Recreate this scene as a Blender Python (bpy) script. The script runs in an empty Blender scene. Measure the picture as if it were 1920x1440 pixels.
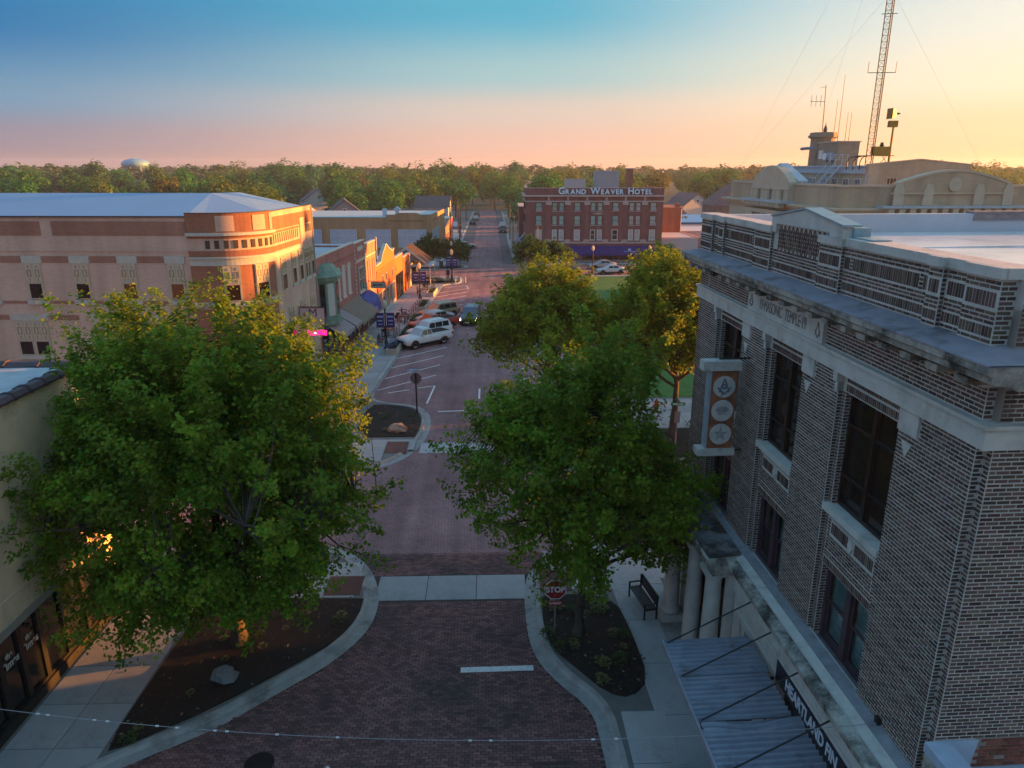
import bpy, math, random
import numpy as np
from mathutils import Vector, Matrix
S = bpy.context.scene
COL = S.collection
R = math.radians
# ---------------------------------------------------------------- camera
cam = bpy.data.objects.new('camera', bpy.data.cameras.new('camera'))
COL.objects.link(cam)
cam.data.sensor_width = 36.0
cam.data.lens = 25.425
cam.data.clip_start = 0.1
cam.data.clip_end = 9000
cam.location = (0, 0, 16.0)
cam.rotation_euler = (R(90 - 16.59), 0, R(-1.7))
S.camera = cam
# ---------------------------------------------------------------- sky and sun
SUN_AZ, SUN_EL = R(76), R(6.0)          # azimuth from +Y towards +X
sdir = Vector((math.sin(SUN_AZ) * math.cos(SUN_EL), math.cos(SUN_AZ) * math.cos(SUN_EL), math.sin(SUN_EL)))
W = bpy.data.worlds.new('World'); S.world = W; W.use_nodes = True
nt = W.node_tree; N = nt.nodes; L = nt.links
for n in list(N): N.remove(n)
out = N.new('ShaderNodeOutputWorld'); bg = N.new('ShaderNodeBackground')
sky = N.new('ShaderNodeTexSky'); sky.sky_type = 'NISHITA'; sky.sun_disc = False
sky.sun_elevation = SUN_EL; sky.sun_rotation = SUN_AZ; sky.air_density = 1.2; sky.dust_density = 2.0
tc = N.new('ShaderNodeTexCoord')
def vmath(op, a, b=None):
    n = N.new('ShaderNodeVectorMath'); n.operation = op
    L.new(a, n.inputs[0])
    if b is not None:
        if isinstance(b, (tuple, list, Vector)): n.inputs[1].default_value = tuple(b)
        else: L.new(b, n.inputs[1])
    return n
def fmath(op, a, b=None, clamp=False):
    n = N.new('ShaderNodeMath'); n.operation = op; n.use_clamp = clamp
    for i, v in enumerate((a, b)):
        if v is None: continue
        if isinstance(v, (int, float)): n.inputs[i].default_value = v
        else: L.new(v, n.inputs[i])
    return n.outputs[0]
def ramp(fac, stops):
    n = N.new('ShaderNodeValToRGB'); L.new(fac, n.inputs[0]); e = n.color_ramp.elements
    n.color_ramp.interpolation = 'EASE'
    while len(e) < len(stops): e.new(0.5)
    for el, (p, c) in zip(e, stops): el.position = p; el.color = (*c, 1)
    return n.outputs[0]
d = vmath('NORMALIZE', tc.outputs['Generated']).outputs[0]
sep = N.new('ShaderNodeSeparateXYZ'); L.new(d, sep.inputs[0])
el = fmath('MULTIPLY', fmath('ARCSINE', sep.outputs[2]), 2 / math.pi, True)     # 0 horizon .. 1 zenith
flat = vmath('NORMALIZE', vmath('MULTIPLY', d, (1, 1, 0)).outputs[0]).outputs[0]
az = vmath('DOT_PRODUCT', flat, (math.sin(SUN_AZ), math.cos(SUN_AZ), 0)).outputs['Value']   # 1 towards the sun
azf = fmath('MULTIPLY_ADD', az, 0.5, True)
N_az = azf.node; N_az.inputs[2].default_value = 0.5
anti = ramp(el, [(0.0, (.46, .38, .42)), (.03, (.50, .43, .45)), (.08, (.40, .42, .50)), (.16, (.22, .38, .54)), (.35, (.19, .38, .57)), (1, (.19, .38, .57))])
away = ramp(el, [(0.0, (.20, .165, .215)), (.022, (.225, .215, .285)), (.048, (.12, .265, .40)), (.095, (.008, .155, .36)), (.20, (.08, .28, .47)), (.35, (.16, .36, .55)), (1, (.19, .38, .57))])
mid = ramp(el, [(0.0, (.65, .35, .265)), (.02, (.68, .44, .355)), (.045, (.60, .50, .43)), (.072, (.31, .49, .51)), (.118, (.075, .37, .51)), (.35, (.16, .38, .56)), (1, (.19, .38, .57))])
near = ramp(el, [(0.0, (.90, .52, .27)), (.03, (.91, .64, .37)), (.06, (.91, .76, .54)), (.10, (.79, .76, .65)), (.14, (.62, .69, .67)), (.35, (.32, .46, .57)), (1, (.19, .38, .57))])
def mixc(f, a, b):
    n = N.new('ShaderNodeMix'); n.data_type = 'RGBA'; L.new(f, n.inputs[0]); L.new(a, n.inputs[6]); L.new(b, n.inputs[7]); return n.outputs[2]
def remap(v, a, b):
    n = N.new('ShaderNodeMapRange'); n.interpolation_type = 'SMOOTHSTEP'; L.new(v, n.inputs[0]); n.inputs[1].default_value = a; n.inputs[2].default_value = b; return n.outputs[0]
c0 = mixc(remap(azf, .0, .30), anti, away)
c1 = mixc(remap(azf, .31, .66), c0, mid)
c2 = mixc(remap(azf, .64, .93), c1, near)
addn = N.new('ShaderNodeMix'); addn.data_type = 'RGBA'; addn.blend_type = 'ADD'; addn.inputs[0].default_value = 1.0
sk = N.new('ShaderNodeMix'); sk.data_type = 'RGBA'; sk.blend_type = 'MULTIPLY'; sk.inputs[0].default_value = 1.0
L.new(sky.outputs[0], sk.inputs[6]); sk.inputs[7].default_value = (.010, .010, .010, 1)
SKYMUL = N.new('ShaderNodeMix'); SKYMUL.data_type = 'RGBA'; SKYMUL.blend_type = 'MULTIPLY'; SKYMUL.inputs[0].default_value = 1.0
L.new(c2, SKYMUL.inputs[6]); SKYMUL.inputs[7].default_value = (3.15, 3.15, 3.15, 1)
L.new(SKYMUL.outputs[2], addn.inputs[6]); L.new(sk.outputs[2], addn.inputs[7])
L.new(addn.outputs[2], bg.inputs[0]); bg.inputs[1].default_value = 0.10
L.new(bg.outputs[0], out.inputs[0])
sun = bpy.data.objects.new('sun', bpy.data.lights.new('sun', 'SUN')); COL.objects.link(sun)
sun.data.energy = 5.0; sun.data.angle = R(0.8); sun.data.color = (1.0, .35, .055)
sun.rotation_euler = sdir.to_track_quat('Z', 'Y').to_euler()
S.view_settings.view_transform = 'Standard'; S.view_settings.look = 'None'
S.view_settings.exposure = 1.95; S.view_settings.gamma = 1.0; S.view_settings.use_curve_mapping = False
S.cycles.use_denoising = True
S.cycles.max_bounces = 6; S.cycles.diffuse_bounces = 3; S.cycles.transmission_bounces = 4; S.cycles.transparent_max_bounces = 6
S.cycles.caustics_reflective = False; S.cycles.caustics_refractive = False

# ---------------------------------------------------------------- materials
MC = {}
def M(name, col, rough=.85, var=.25, scale=3., bump=.0, metal=0., spec=.4, emit=None, estr=0., rnd=0., dirt=None, trans=0., attr=None, scale2=None, hue=.05):
    """plain procedural material: base colour with two octaves of noise, optional per-object or per-face random tint"""
    if name in MC: return MC[name]
    m = bpy.data.materials.new(name); m.use_nodes = True; MC[name] = m
    t = m.node_tree; n = t.nodes; l = t.links; b = n['Principled BSDF']
    b.inputs['Roughness'].default_value = rough; b.inputs['Metallic'].default_value = metal
    b.inputs['Specular IOR Level'].default_value = spec
    c = n.new('ShaderNodeRGB'); c.outputs[0].default_value = (*col, 1); o = c.outputs[0]
    if var > 0 or bump > 0 or dirt:
        tcn = n.new('ShaderNodeTexCoord')
        nz = n.new('ShaderNodeTexNoise'); nz.inputs['Scale'].default_value = scale; nz.inputs['Detail'].default_value = 6; nz.inputs['Roughness'].default_value = .65
        l.new(tcn.outputs['Object'], nz.inputs['Vector'])
    if var > 0:
        mr = n.new('ShaderNodeMapRange'); l.new(nz.outputs[0], mr.inputs[0]); mr.inputs[1].default_value = .25; mr.inputs[2].default_value = .75
        mr.inputs[3].default_value = 1 - var; mr.inputs[4].default_value = 1 + var
        mx = n.new('ShaderNodeMix'); mx.data_type = 'RGBA'; mx.blend_type = 'MULTIPLY'; mx.inputs[0].default_value = 1
        l.new(o, mx.inputs[6]); l.new(mr.outputs[0], mx.inputs[7]); o = mx.outputs[2]
    if dirt:
        dcol, dscale, dlo, dhi = dirt
        nd = n.new('ShaderNodeTexNoise'); nd.inputs['Scale'].default_value = dscale; nd.inputs['Detail'].default_value = 8; nd.inputs['Roughness'].default_value = .7
        l.new(tcn.outputs['Object'], nd.inputs['Vector'])
        mr2 = n.new('ShaderNodeMapRange'); l.new(nd.outputs[0], mr2.inputs[0]); mr2.inputs[1].default_value = dlo; mr2.inputs[2].default_value = dhi
        mx2 = n.new('ShaderNodeMix'); mx2.data_type = 'RGBA'; l.new(mr2.outputs[0], mx2.inputs[0]); l.new(o, mx2.inputs[6]); mx2.inputs[7].default_value = (*dcol, 1); o = mx2.outputs[2]
    if rnd > 0:
        if attr:
            a = n.new('ShaderNodeAttribute'); a.attribute_name = attr; rv = a.outputs['Fac']
        else:
            oi = n.new('ShaderNodeObjectInfo'); rv = oi.outputs['Random']
        hs = n.new('ShaderNodeHueSaturation')
        m1 = n.new('ShaderNodeMapRange'); l.new(rv, m1.inputs[0]); m1.inputs[3].default_value = 1 - rnd; m1.inputs[4].default_value = 1 + rnd; l.new(m1.outputs[0], hs.inputs['Value'])
        w = n.new('ShaderNodeMath'); w.operation = 'MULTIPLY'; l.new(rv, w.inputs[0]); w.inputs[1].default_value = 7.31
        fr = n.new('ShaderNodeMath'); fr.operation = 'FRACT'; l.new(w.outputs[0], fr.inputs[0])
        m2 = n.new('ShaderNodeMapRange'); l.new(fr.outputs[0], m2.inputs[0]); m2.inputs[3].default_value = .5 - hue * rnd; m2.inputs[4].default_value = .5 + hue * rnd; l.new(m2.outputs[0], hs.inputs['Hue'])
        l.new(o, hs.inputs['Color']); o = hs.outputs[0]
    l.new(o, b.inputs['Base Color'])
    if bump > 0:
        bp = n.new('ShaderNodeBump'); bp.inputs['Strength'].default_value = bump; bp.inputs['Distance'].default_value = .02
        nb = n.new('ShaderNodeTexNoise'); nb.inputs['Scale'].default_value = scale2 or scale * 8; nb.inputs['Detail'].default_value = 4
        l.new(tcn.outputs['Object'], nb.inputs['Vector']); l.new(nb.outputs[0], bp.inputs['Height']); l.new(bp.outputs[0], b.inputs['Normal'])
    if emit:
        b.inputs['Emission Color'].default_value = (*emit, 1); b.inputs['Emission Strength'].default_value = estr
    if trans > 0:
        tr = n.new('ShaderNodeBsdfTranslucent'); l.new(o, tr.inputs[0])
        ms = n.new('ShaderNodeMixShader'); ms.inputs[0].default_value = trans
        l.new(b.outputs[0], ms.inputs[1]); l.new(tr.outputs[0], ms.inputs[2]); l.new(ms.outputs[0], n['Material Output'].inputs[0])
    return m
def BR(name, c1, c2, mortar, bw=.21, rh=.075, ms=.012, rough=.85, rot=0., plan=False, bump=.5, var=.35, big=.25):
    """brick-textured material; walls use (x+y, z), paving uses (x, y)"""
    if name in MC: return MC[name]
    m = bpy.data.materials.new(name); m.use_nodes = True; MC[name] = m
    t = m.node_tree; n = t.nodes; l = t.links; b = n['Principled BSDF']; b.inputs['Roughness'].default_value = rough; b.inputs['Specular IOR Level'].default_value = .3
    tcn = n.new('ShaderNodeTexCoord'); sp = n.new('ShaderNodeSeparateXYZ'); l.new(tcn.outputs['Object'], sp.inputs[0])
    cb = n.new('ShaderNodeCombineXYZ')
    if plan:
        mp = n.new('ShaderNodeMapping'); mp.inputs['Rotation'].default_value = (0, 0, rot); l.new(tcn.outputs['Object'], mp.inputs[0]); vec = mp.outputs[0]
    else:
        ad = n.new('ShaderNodeMath'); l.new(sp.outputs[0], ad.inputs[0]); l.new(sp.outputs[1], ad.inputs[1])
        l.new(ad.outputs[0], cb.inputs[0]); l.new(sp.outputs[2], cb.inputs[1]); vec = cb.outputs[0]
    bt = n.new('ShaderNodeTexBrick'); l.new(vec, bt.inputs['Vector'])
    bt.inputs['Color1'].default_value = (*c1, 1); bt.inputs['Color2'].default_value = (*c2, 1); bt.inputs['Mortar'].default_value = (*mortar, 1)
    bt.inputs['Scale'].default_value = 1; bt.inputs['Brick Width'].default_value = bw; bt.inputs['Row Height'].default_value = rh; bt.inputs['Mortar Size'].default_value = ms; bt.inputs['Mortar Smooth'].default_value = .1
    nz = n.new('ShaderNodeTexNoise'); nz.inputs['Scale'].default_value = big; nz.inputs['Detail'].default_value = 7; nz.inputs['Roughness'].default_value = .7; l.new(tcn.outputs['Object'], nz.inputs['Vector'])
    mr = n.new('ShaderNodeMapRange'); l.new(nz.outputs[0], mr.inputs[0]); mr.inputs[1].default_value = .3; mr.inputs[2].default_value = .7; mr.inputs[3].default_value = 1 - var; mr.inputs[4].default_value = 1 + var
    mx = n.new('ShaderNodeMix'); mx.data_type = 'RGBA'; mx.blend_type = 'MULTIPLY'; mx.inputs[0].default_value = 1
    l.new(bt.outputs[0], mx.inputs[6]); l.new(mr.outputs[0], mx.inputs[7])
    ms_ = n.new('ShaderNodeMapping'); ms_.inputs['Scale'].default_value = (1.1, .07, 1) if plan else (.8, .8, .10); l.new(tcn.outputs['Object'], ms_.inputs[0])
    nz2 = n.new('ShaderNodeTexNoise'); nz2.inputs['Scale'].default_value = 1.0; nz2.inputs['Detail'].default_value = 5; l.new(ms_.outputs[0], nz2.inputs['Vector'])
    mr2 = n.new('ShaderNodeMapRange'); l.new(nz2.outputs[0], mr2.inputs[0]); mr2.inputs[1].default_value = .35; mr2.inputs[2].default_value = .65; mr2.inputs[3].default_value = .78 if plan else .86; mr2.inputs[4].default_value = 1.12
    mx2 = n.new('ShaderNodeMix'); mx2.data_type = 'RGBA'; mx2.blend_type = 'MULTIPLY'; mx2.inputs[0].default_value = 1
    l.new(mx.outputs[2], mx2.inputs[6]); l.new(mr2.outputs[0], mx2.inputs[7]); l.new(mx2.outputs[2], b.inputs['Base Color'])
    bp = n.new('ShaderNodeBump'); bp.invert = True; bp.inputs['Strength'].default_value = bump; bp.inputs['Distance'].default_value = .01
    l.new(bt.outputs['Fac'], bp.inputs['Height']); l.new(bp.outputs[0], b.inputs['Normal'])
    return m
GLASS = M('dark_glass', (.012, .014, .018), rough=.04, var=0, spec=.6)
def clear_glass(name, see=.78):
    m = bpy.data.materials.new(name); m.use_nodes = True; t = m.node_tree; n = t.nodes; l = t.links
    a = n.new('ShaderNodeBsdfTransparent'); a.inputs[0].default_value = (.82, .88, .88, 1); b = n.new('ShaderNodeBsdfGlossy'); b.inputs['Roughness'].default_value = .04; b.inputs['Color'].default_value = (.6, .62, .64, 1)
    x = n.new('ShaderNodeMixShader'); x.inputs[0].default_value = 1 - see; l.new(a.outputs[0], x.inputs[1]); l.new(b.outputs[0], x.inputs[2]); l.new(x.outputs[0], n['Material Output'].inputs[0]); MC[name] = m; return m
BLK = M('black_metal', (.012, .012, .014), rough=.45, var=.1)
WHT = M('white_paint', (.75, .76, .78), rough=.5, var=.06, scale=2)

# ---------------------------------------------------------------- mesh building
class MB:
    def __init__(s): s.v = []; s.f = []; s.mi = []; s.cur = 0; s.sm = []; s.smooth = False
    def add(s, vs, fs):
        o = len(s.v); s.v += [tuple(map(float, p)) for p in vs]
        for f in fs: s.f.append([o + i for i in f]); s.mi.append(s.cur); s.sm.append(s.smooth)
        return s
    def box(s, x0, x1, y0, y1, z0, z1):
        x0, x1 = min(x0, x1), max(x0, x1); y0, y1 = min(y0, y1), max(y0, y1); z0, z1 = min(z0, z1), max(z0, z1)
        return s.add([(x0, y0, z0), (x1, y0, z0), (x1, y1, z0), (x0, y1, z0), (x0, y0, z1), (x1, y0, z1), (x1, y1, z1), (x0, y1, z1)],
                     [(0, 3, 2, 1), (4, 5, 6, 7), (0, 1, 5, 4), (1, 2, 6, 5), (2, 3, 7, 6), (3, 0, 4, 7)])
    def quad(s, *p): return s.add(p, [tuple(range(len(p)))])
    def prism(s, pts, z0, z1):
        n = len(pts); a = sum(pts[i][0] * pts[(i + 1) % n][1] - pts[(i + 1) % n][0] * pts[i][1] for i in range(n))
        if a < 0: pts = pts[::-1]
        return s.add([(x, y, z0) for x, y in pts] + [(x, y, z1) for x, y in pts],
                     [tuple(range(n))[::-1], tuple(range(n, 2 * n))] + [(i, (i + 1) % n, n + (i + 1) % n, n + i) for i in range(n)])
    def ext(s, pts, axis, a, b):
        """polygon in the plane across an axis, extruded along it: 'x' takes (y,z), 'y' takes (x,z)"""
        n = len(pts)
        mk = (lambda p, t: (t, p[0], p[1])) if axis == 'x' else (lambda p, t: (p[0], t, p[1]))
        return s.add([mk(p, a) for p in pts] + [mk(p, b) for p in pts],
                     [tuple(range(n))[::-1], tuple(range(n, 2 * n))] + [(i, (i + 1) % n, n + (i + 1) % n, n + i) for i in range(n)])
    def tube(s, p0, p1, r0, r1=None, n=8, cap=True):
        r1 = r0 if r1 is None else r1
        p0, p1 = Vector(p0), Vector(p1); d = (p1 - p0).normalized()
        u = d.orthogonal().normalized(); w = d.cross(u)
        vs = [tuple(p + (u * math.cos(2 * math.pi * i / n) + w * math.sin(2 * math.pi * i / n)) * r) for p, r in ((p0, r0), (p1, r1)) for i in range(n)]
        fs = [(i, (i + 1) % n, n + (i + 1) % n, n + i) for i in range(n)]
        if cap: fs += [tuple(range(n))[::-1], tuple(range(n, 2 * n))]
        return s.add(vs, fs)
    def path(s, pts, r, n=6):
        for a, b in zip(pts[:-1], pts[1:]): s.tube(a, b, r, r, n)
        return s
    def lathe(s, prof, c=(0, 0, 0), n=12):
        vs = [(c[0] + r * math.cos(2 * math.pi * i / n), c[1] + r * math.sin(2 * math.pi * i / n), c[2] + z) for r, z in prof for i in range(n)]
        fs = [(k * n + i, k * n + (i + 1) % n, (k + 1) * n + (i + 1) % n, (k + 1) * n + i) for k in range(len(prof) - 1) for i in range(n)]
        fs += [tuple(range(n))[::-1], tuple(range((len(prof) - 1) * n, len(prof) * n))]
        return s.add(vs, fs)
    def build(s, name, mats, parent=None, loc=None, rot=None, **props):
        me = bpy.data.meshes.new(name); me.from_pydata(s.v, [], s.f)
        mats = mats if isinstance(mats, (list, tuple)) else [mats]
        for m in mats: me.materials.append(m)
        me.polygons.foreach_set('material_index', s.mi); me.polygons.foreach_set('use_smooth', s.sm); me.update()
        return obj(name, me, parent, loc, rot, **props)
def obj(name, me, parent=None, loc=None, rot=None, **props):
    o = bpy.data.objects.new(name, me); COL.objects.link(o)
    if parent: o.parent = parent
    if loc: o.location = loc
    if rot: o.rotation_euler = rot
    for k, v in props.items():
        if v: o[k] = v
    return o
def thing(name, label, category, loc=(0, 0, 0), rotz=0., group=None):
    return obj(name, None, None, loc, (0, 0, rotz), label=label, category=category, group=group)
def copy_tree(o, parent=None):
    c = o.copy(); COL.objects.link(c)
    if parent: c.parent = parent
    for ch in list(o.children): copy_tree(ch, c)
    return c
def bx(name, mat, parent, *b, **k): return MB().box(*b).build(name, mat, parent, **k)
def parts(name, mat, parent, boxes):
    """one object for each box"""
    for b in boxes: MB().box(*b).build(name, mat, parent)
def text_mesh(txt, size, depth, bold=0.0, align='CENTER'):
    cu = bpy.data.curves.new('t', 'FONT'); cu.body = txt; cu.size = size; cu.extrude = depth; cu.offset = bold; cu.align_x = align; cu.align_y = 'CENTER'
    o = bpy.data.objects.new('t', cu); COL.objects.link(o)
    dg = bpy.context.evaluated_depsgraph_get(); me = bpy.data.meshes.new_from_object(o.evaluated_get(dg))
    bpy.data.objects.remove(o); return me
def text(name, txt, size, mat, parent, loc, rot, depth=.01, bold=0., sx=1., **k):
    me = text_mesh(txt, size, depth, bold); me.materials.clear(); me.materials.append(mat)
    o = obj(name, me, parent, loc, rot, **k); o.scale = (sx, 1, 1); return o
def np_mesh(name, V, F, mats, mi=None, attr=None, smooth=False):
    """V (n,3), F (m,k) numpy arrays"""
    me = bpy.data.meshes.new(name); n, m, k = len(V), len(F), F.shape[1]
    me.vertices.add(n); me.vertices.foreach_set('co', np.ascontiguousarray(V, np.float32).ravel())
    me.loops.add(m * k); me.loops.foreach_set('vertex_index', np.ascontiguousarray(F, np.int32).ravel())
    me.polygons.add(m); me.polygons.foreach_set('loop_start', np.arange(0, m * k, k, dtype=np.int32)); me.polygons.foreach_set('loop_total', np.full(m, k, np.int32))
    for x in mats: me.materials.append(x)
    if mi is not None: me.polygons.foreach_set('material_index', np.ascontiguousarray(mi, np.int32))
    me.polygons.foreach_set('use_smooth', np.full(m, smooth))
    if attr is not None:
        a = me.attributes.new('rnd', 'FLOAT', 'FACE'); a.data.foreach_set('value', np.ascontiguousarray(attr, np.float32))
    me.update(calc_edges=True); return me
# ================================================================ ground, streets, pavements
rng = np.random.default_rng(7); random.seed(7)
CAMP = np.array([0, 0, 16.0])
CW = R(1.7); CP = R(16.59)
FW = np.array([math.sin(CW) * math.cos(CP), math.cos(CW) * math.cos(CP), -math.sin(CP)]); RT = np.array([math.cos(CW), -math.sin(CW), 0]); UP = np.cross(RT, FW)
def in_view(P, m=1.0):
    v = P - CAMP; z = v @ FW
    return (z > .5) & (np.abs(v @ RT / z) < .708 * m) & (np.abs(v @ UP / z) < .531 * m)
def inpoly(P, poly):
    x, y = P[:, 0], P[:, 1]; r = np.zeros(len(P), bool); n = len(poly)
    for i in range(n):
        x0, y0 = poly[i]; x1, y1 = poly[(i + 1) % n]
        if y0 == y1: continue
        c = ((y0 > y) != (y1 > y)) & (x < (x1 - x0) * (y - y0) / (y1 - y0) + x0); r ^= c
    return r
def smooth_line(pts, it=2):
    for _ in range(it):
        q = [pts[0]]
        for a, b in zip(pts[:-1], pts[1:]):
            q += [(.75 * a[0] + .25 * b[0], .75 * a[1] + .25 * b[1]), (.25 * a[0] + .75 * b[0], .25 * a[1] + .75 * b[1])]
        pts = q + [pts[-1]]
    return pts
def offset(pts, dd):
    P = np.array(pts, float); T = np.gradient(P, axis=0); T /= np.linalg.norm(T, axis=1)[:, None] + 1e-9
    return [tuple(p + np.array([-t[1], t[0]]) * dd) for p, t in zip(P, T)]
def strip(mb, a, b, z0, z1=None):
    z1 = z0 if z1 is None else z1
    for i in range(len(a) - 1): mb.quad((*a[i], z0), (*a[i + 1], z0), (*b[i + 1], z1), (*b[i], z1))
CONC = M('pale_concrete', (.38, .385, .40), var=.16, scale=1.3, bump=.25, dirt=((.17, .165, .17), .55, .50, .72))
CONC2 = M('kerb_concrete', (.34, .335, .335), var=.2, scale=2.2, bump=.3, dirt=((.12, .11, .11), .9, .50, .72))
JOINT = M('joint_concrete', (.17, .165, .16), var=.2)
MULCH = M('bark_mulch', (.017, .012, .010), var=.6, scale=9, bump=1.0, scale2=45)
GRASS = M('lawn_grass', (.06, .17, .03), var=.3, scale=1.2, bump=.6, scale2=60)
ROADB = BR('road_brick', (.35, .195, .205), (.27, .155, .17), (.10, .075, .083), bw=.22, rh=.10, ms=.009, plan=True, big=.22, var=.3)
ROADD = BR('road_brick_diagonal', (.36, .20, .205), (.275, .16, .17), (.11, .08, .088), bw=.22, rh=.10, ms=.009, plan=True, rot=R(45), big=.22, var=.3)
ASPH = M('worn_asphalt', (.105, .095, .10), var=.3, scale=.5, bump=.3)
EARTH = M('far_ground', (.05, .06, .028), var=.5, scale=.03)
PAINT = M('white_road_paint', (.72, .73, .75), rough=.7, var=.12, scale=6, dirt=((.16, .10, .10), 7., .56, .70))
MORT = M('road_mortar', (.055, .042, .042), var=.3, scale=4)
K = 'structure'
MB().prism([(2600 * math.cos(a * math.pi / 16), 2600 * math.sin(a * math.pi / 16)) for a in range(32)], -.5, -.02).build('ground', EARTH, kind=K)
# main street and the streets that cross it, all in brick
def sheet(name, poly, z, mat): 
    return MB().prism(poly, -.015, z).build(name, mat, kind=K)
kL1 = smooth_line([(-16, 12.2), (-10.4, 16.6), (-8.3, 17.9), (-7.0, 19.3), (-5.4, 20.9), (-4.5, 22.6), (-4.35, 24.2), (-4.6, 25.6), (-5.3, 27.3), (-6.6, 28.6), (-9, 29.4), (-45, 29.6)])
kL2 = smooth_line([(-45, 36.7), (-9, 36.9), (-6.2, 37.4), (-4.9, 38.9), (-4.2, 41.0), (-3.9, 43.5), (-4.1, 46.4), (-4.9, 48.3), (-6.8, 49.1), (-8.2, 49.7), (-8.75, 51), (-8.6, 54), (-8.1, 66), (-7.3, 91), (-6.95, 101), (-6.2, 103.3), (-4.4, 104.2), (-3.9, 106), (-3.9, 109), (-4.6, 111.2), (-7, 112.2), (-60, 112.6)])
kL3 = smooth_line([(-60, 119.3), (-8, 119.6), (-4.8, 120.2), (-3.8, 121.8), (-3.9, 125), (-5.2, 127), (-6.6, 128.5), (-6.5, 140), (-6.0, 290)])
kR1 = smooth_line([(3.15, 2), (3.15, 17.4), (2.9, 18.6), (2.1, 19.6), (1.45, 20.8), (1.2, 22.2), (1.2, 25.2), (1.6, 26.9), (3.0, 28.3), (5.5, 28.9), (60, 29)])
kR2 = smooth_line([(60, 36.5), (5, 36.6), (2.6, 37.3), (1.5, 39), (1.25, 42), (1.4, 45.2), (2.3, 47.3), (4.8, 48.6), (6.2, 49.8), (6.6, 53), (7.6, 100), (4.6, 103), (2.9, 104.6), (2.6, 108), (3.6, 111), (7, 112.2), (90, 112.6)])
kR3 = smooth_line([(90, 126.2), (8, 126), (4.4, 127), (3.9, 130), (4.4, 290)])
for k_, sgn in ((kL1, 1), (kL2, 1), (kL3, 1), (kR1, -1), (kR2, -1), (kR3, -1)):
    pass
MB().prism([(-9.5, 42), (8, 42), (8.5, 112), (4.6, 126), (2.2, 128), (2.0, 300), (-3.7, 300), (-3.9, 126), (-8, 112)], -.015, .0).build('main_street', ROADB, kind=K)
MB().prism([(-17, 6), (8, 6), (8, 27.9), (-17, 27.9)], -.016, -.004).build('near_street', MORT, kind=K)
MB().prism([(-60, 27.9), (70, 27.9), (70, 38), (8, 42), (-9.5, 42), (-60, 38)], -.014, .002).build('cross_street', ROADD, kind=K)
MB().prism([(-70, 112.0), (-8, 112.0), (8.5, 112.0), (95, 112), (95, 127), (4.6, 127), (-4, 127), (-70, 120)], -.012, .004).build('far_cross_street', ROADD, kind=K)
MB().prism([(-6.9, 126.5), (-3.75, 126.5), (-3.75, 300), (-6.4, 300)], -.01, .008).build('parking_lane', ASPH, kind=K)
MB().prism([(2.15, 127.5), (4.9, 127.5), (4.9, 300), (2.05, 300)], -.01, .008).build('parking_lane', ASPH, kind=K)
# kerbs: a flat gutter and a raised edge; ring blocks of pavement behind them
def kerb(name, k, sgn, close):
    a = offset(k, sgn * .38); b = offset(k, sgn * .44); c = offset(k, sgn * .60)
    m = MB(); strip(m, k, a, .010, .014); strip(m, a, b, .014, .135); strip(m, b, c, .135, .14)
    if sgn < 0: m.f = [f[::-1] for f in m.f]
    m.build(name, CONC2, kind=K)
    poly = offset(k, sgn * .58) + close
    MB().prism(poly, -.1, .118).build('pavement', JOINT, kind=K)
    return poly
PB = [kerb('kerb', kL1, 1, [(-45, 2), (-16, 2)]), kerb('kerb', kL2, 1, [(-60, 60)]), kerb('kerb', kL3, 1, [(-40, 290), (-60, 200)]),
      kerb('kerb', kR1, -1, [(60, 2)]), kerb('kerb', kR2, -1, [(90, 60)]), kerb('kerb', kR3, -1, [(40, 290), (90, 200)])]
# planting beds
def bed(pts, name='mulch_bed', mat=MULCH, top=.17, n=2):
    pts = smooth_line(pts + [pts[0]], n)[:-1]
    m = MB(); cx = sum(p[0] for p in pts) / len(pts); cy = sum(p[1] for p in pts) / len(pts)
    k = len(pts); rings = [(1.0, .10), (.985, top), (.6, top + .06)]
    vs = [(cx + (x - cx) * s, cy + (y - cy) * s, z) for s, z in rings for x, y in pts] + [(cx, cy, top + .08)]
    fs = [(r * k + i, r * k + (i + 1) % k, (r + 1) * k + (i + 1) % k, (r + 1) * k + i) for r in range(2) for i in range(k)] + [(2 * k + i, 2 * k + (i + 1) % k, 3 * k) for i in range(k)]
    m.add(vs, fs).build(name, mat, kind=K); return pts
BEDS = [bed([(-4.95, 24.5), (-4.95, 23.4), (-5.5, 21.9), (-6.6, 20.7), (-8.6, 18.7), (-10.6, 17.2), (-11.15, 17.0), (-11.1, 20.5), (-11.0, 24.4), (-8, 24.6)], n=1),
        bed([(1.85, 24.4), (1.82, 22.4), (2.05, 21.2), (2.75, 20.2), (3.55, 19.0), (4.3, 18.75), (5.05, 19.6), (4.95, 22), (4.7, 24.1), (3.5, 24.6)], n=1),
        bed([(-4.75, 42.0), (-4.55, 44.2), (-4.8, 46.3), (-5.5, 47.7), (-7.3, 48.4), (-8.6, 48.4), (-8.6, 42.0)], n=1),
        bed([(8.2, 38.3), (14.5, 38.3), (14.5, 43.0), (8.2, 43.0)], n=1),
        bed([(2.0, 41.6), (2.1, 45), (3.0, 46.8), (6, 47.6), (7.0, 44), (6.8, 41.6)], n=1),
        bed([(-10.0, 105.4), (-7.0, 104.9), (-4.9, 105.4), (-4.7, 106.6), (-7, 106.9), (-10, 106.6)], n=1),
        bed([(-12, 109.2), (-9.2, 108.8), (-7.8, 109.6), (-9.2, 110.3), (-12, 110.2)], n=1),
        bed([(-8.3, 121.0), (-5.0, 120.9), (-4.6, 121.8), (-5.0, 122.6), (-8.2, 122.4)], n=1),
        bed([(-12.2, 120.8), (-9.6, 120.8), (-9.4, 122.2), (-12.2, 122.2)], n=1)]
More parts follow.
